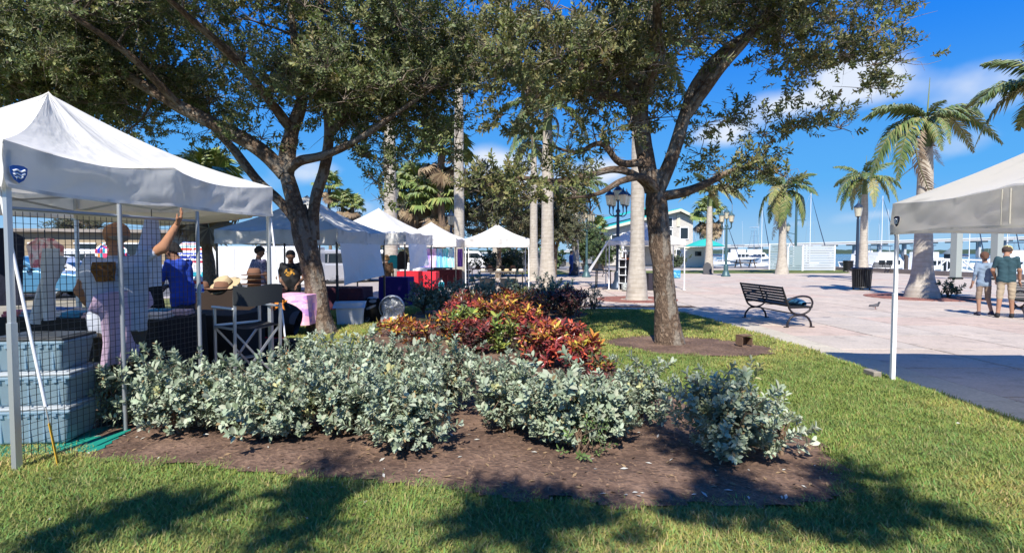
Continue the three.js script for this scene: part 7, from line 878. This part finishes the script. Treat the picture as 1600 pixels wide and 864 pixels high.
function yacht(label, [x, z], turn, L, tower = false) { const o = thing('motor_yacht', label, 'boat', [x, -1.35, z], turn, 'boats in the harbour'), W = L * 0.3, H = L * 0.14; obj('hull', [hullGeo(L, W, H), sheet((u, v) => [lerp(-L / 2, L * 0.46, u), H * (1 + 0.28 * u * u) - 0.02, lerp(-1, 1, v) * W * 0.47 * Math.sqrt(clamp(1 - Math.pow(Math.max(0, u - 0.5) / 0.5, 2), 0, 1))], 16, 4)], boatWhite, o); obj('stripe', [sqbar([-L / 2, H * 0.8, W * 0.47], [L * 0.1, H * 0.82, W * 0.48], 0.06, 0.08)], boatTrim, o); const c = obj('cabin', extr([[-L * 0.28, H], [L * 0.2, H * 1.05], [L * 0.06, H + L * 0.13], [-L * 0.26, H + L * 0.13]], W * 0.62, 0.04).translate(0, 0, -W * 0.31), boatWhite, o); for (const s of [-1, 1]) for (let k = 0; k < 3; k++) obj('window', box(L * 0.085, L * 0.05, 0.03, -L * 0.19 + k * L * 0.105, H + L * 0.075, s * (W * 0.31 + 0.055)), M.darkGlass, c); obj('flybridge', [rbox(L * 0.24, L * 0.06, W * 0.5, -L * 0.1, H + L * 0.165, 0, 0.05)], boatWhite, o); obj('bimini', [rbox(L * 0.2, 0.07, W * 0.5, -L * 0.12, H + L * 0.27, 0, 0.03)], boatTrim, o); for (const sx of [-1, 1]) for (const sz of [-1, 1]) obj('bimini_post', bar([-L * 0.12 + sx * L * 0.08, H + L * 0.19, sz * W * 0.2], [-L * 0.12 + sx * L * 0.08, H + L * 0.27, sz * W * 0.2], 0.025, 5), M.chrome, o); const rail = []; for (let k = 0; k < 7; k++) { const u = k / 6, xx = lerp(L * 0.12, L * 0.46, u), zz = W * 0.44 * Math.sqrt(clamp(1 - u * u * 0.95, 0, 1)); for (const s of [-1, 1]) rail.push(bar([xx, H * 1.15, s * zz], [xx, H * 1.15 + 0.6, s * zz], 0.02, 4)); } obj('bow_rail', rail, M.chrome, o); if (tower) { const T0 = []; for (const s of [-1, 1]) for (const q of [-1, 1]) T0.push(bar([-L * 0.12 + q * 0.7, H + L * 0.2, s * 0.8], [-L * 0.12 + q * 0.3, H + L * 0.55, s * 0.35], 0.03, 5)); for (const k of [0.35, 0.45, 0.55]) T0.push(sqbar([-L * 0.12 - 0.5, H + L * k, 0.4], [-L * 0.12 + 0.5, H + L * k, 0.4], 0.05), sqbar([-L * 0.12 - 0.5, H + L * k, -0.4], [-L * 0.12 + 0.5, H + L * k, -0.4], 0.05)); obj('tuna_tower', T0, M.chrome, o); obj('tower_top', rbox(1.6, 0.06, 1.2, -L * 0.12, H + L * 0.62, 0, 0.02), boatWhite, o); } obj('antenna', bar([-L * 0.05, H + L * 0.2, W * 0.2], [-L * 0.09, H + L * 0.7, W * 0.22], 0.015, 4), boatWhite, o); return o; }
function sailboat(label, [x, z], turn, L, mast) { const o = thing('sailboat', label, 'boat', [x, -1.35, z], turn, 'boats in the harbour'), W = L * 0.3, H = L * 0.1; obj('hull', [hullGeo(L, W, H), sheet((u, v) => [lerp(-L / 2, L * 0.46, u), H * (1 + 0.28 * u * u) - 0.02, lerp(-1, 1, v) * W * 0.47 * Math.sqrt(clamp(1 - Math.pow(Math.max(0, u - 0.5) / 0.5, 2), 0, 1))], 16, 4)], boatWhite, o); obj('cabin', extr([[-L * 0.15, H], [L * 0.2, H * 1.05], [L * 0.15, H + 0.5], [-L * 0.13, H + 0.5]], W * 0.5, 0.04).translate(0, 0, -W * 0.25), boatWhite, o); obj('mast', bar([L * 0.06, H, 0], [L * 0.06, H + mast, 0], 0.06, 8, 0.04), boatWhite, o); obj('boom', bar([L * 0.06, H + 1.4, 0], [-L * 0.4, H + 1.5, 0], 0.06, 8), boatWhite, o); obj('furled_sail', limb([[L * 0.03, H + 1.55, 0], [-L * 0.2, H + 1.62, 0], [-L * 0.38, H + 1.6, 0]], [0.16, 0.18, 0.08], 8, 0.2, 0.2), boatTrim, o); obj('furled_jib', limb([[L * 0.46, H * 1.3, 0], [L * 0.25, H + mast * 0.5, 0], [L * 0.07, H + mast * 0.95, 0]], [0.07, 0.06, 0.02], 6, 0.4), boatTrim, o); obj('stay', [bar([-L / 2, H, 0], [L * 0.06, H + mast, 0], 0.012, 4), bar([L * 0.06, H + mast, 0], [L * 0.06, H, W * 0.45], 0.012, 4), bar([L * 0.06, H + mast, 0], [L * 0.06, H, -W * 0.45], 0.012, 4)], M.galv, o); return o; }
yacht('large white motor yacht left of the slatted screen', [47, -115], 0.5, 11); yacht('white motor yacht just behind the first large one', [53, -121], 0.4, 11, true); yacht('white cruiser right of the slim palm', [58, -88], -0.3, 9); yacht('white cabin cruiser with dark bimini behind the large palm', [46, -52.5], 2.9, 9.5); yacht('white boat with tall fishing tower above the teal-shirted man', [50.5, -53], 0.3, 10, true); yacht('white boat low behind the gangway centre', [42.5, -57], 0.2, 9); yacht('white sport boat beside the gangway far end', [55.5, -56], 0.1, 10); yacht('white cruiser between trash can and large palm', [62, -98], 0.3, 10); yacht('far white yacht by the building side', [42, -128], 0.3, 10, true); yacht('white boat just left of the large palm trunk', [40.5, -60.5], 0.2, 9);
sailboat('sailboat whose mast stands left of the slatted screen', [40.5, -92], 0.6, 8, 10); sailboat('sailboat whose bright mast stands over the near screen corner', [44.5, -85], 0.3, 10, 11);    sailboat('sailboat right of the canopy leg in front of the large palm', [52, -80], 0.2, 10, 10); sailboat('sailboat behind the first grey post', [63, -78], 0.4, 10, 12); sailboat('sailboat behind the second grey post', [70, -80], 0.4, 10, 11); sailboat('sailboat above the couple', [66, -70], 0.2, 9, 10.5); sailboat('far sailboat left of the cluster lamp on the plaza', [37, -100], 0.2, 9, 9.5);
{ const o = thing('dock_shelter', 'dark pointed dock shelter seen past the large palm trunk', 'shelter', [35.8, -0.4, -45.8]); obj('wall', rbox(0.75, 1.9, 0.75, 0, 0.95, 0, 0.03), std(C(0.03, 0.045, 0.05)), o); obj('roof', new THREE.ConeGeometry(0.68, 0.6, 4).rotateY(PI / 4).translate(0, 2.2, 0), std(C(0.13, 0.17, 0.19)), o); obj('door', box(0.4, 1.5, 0.05, 0.0, 0.8, 0.39), std(C(0.015, 0.02, 0.022)), o); }

renderer.render(scene, camera);
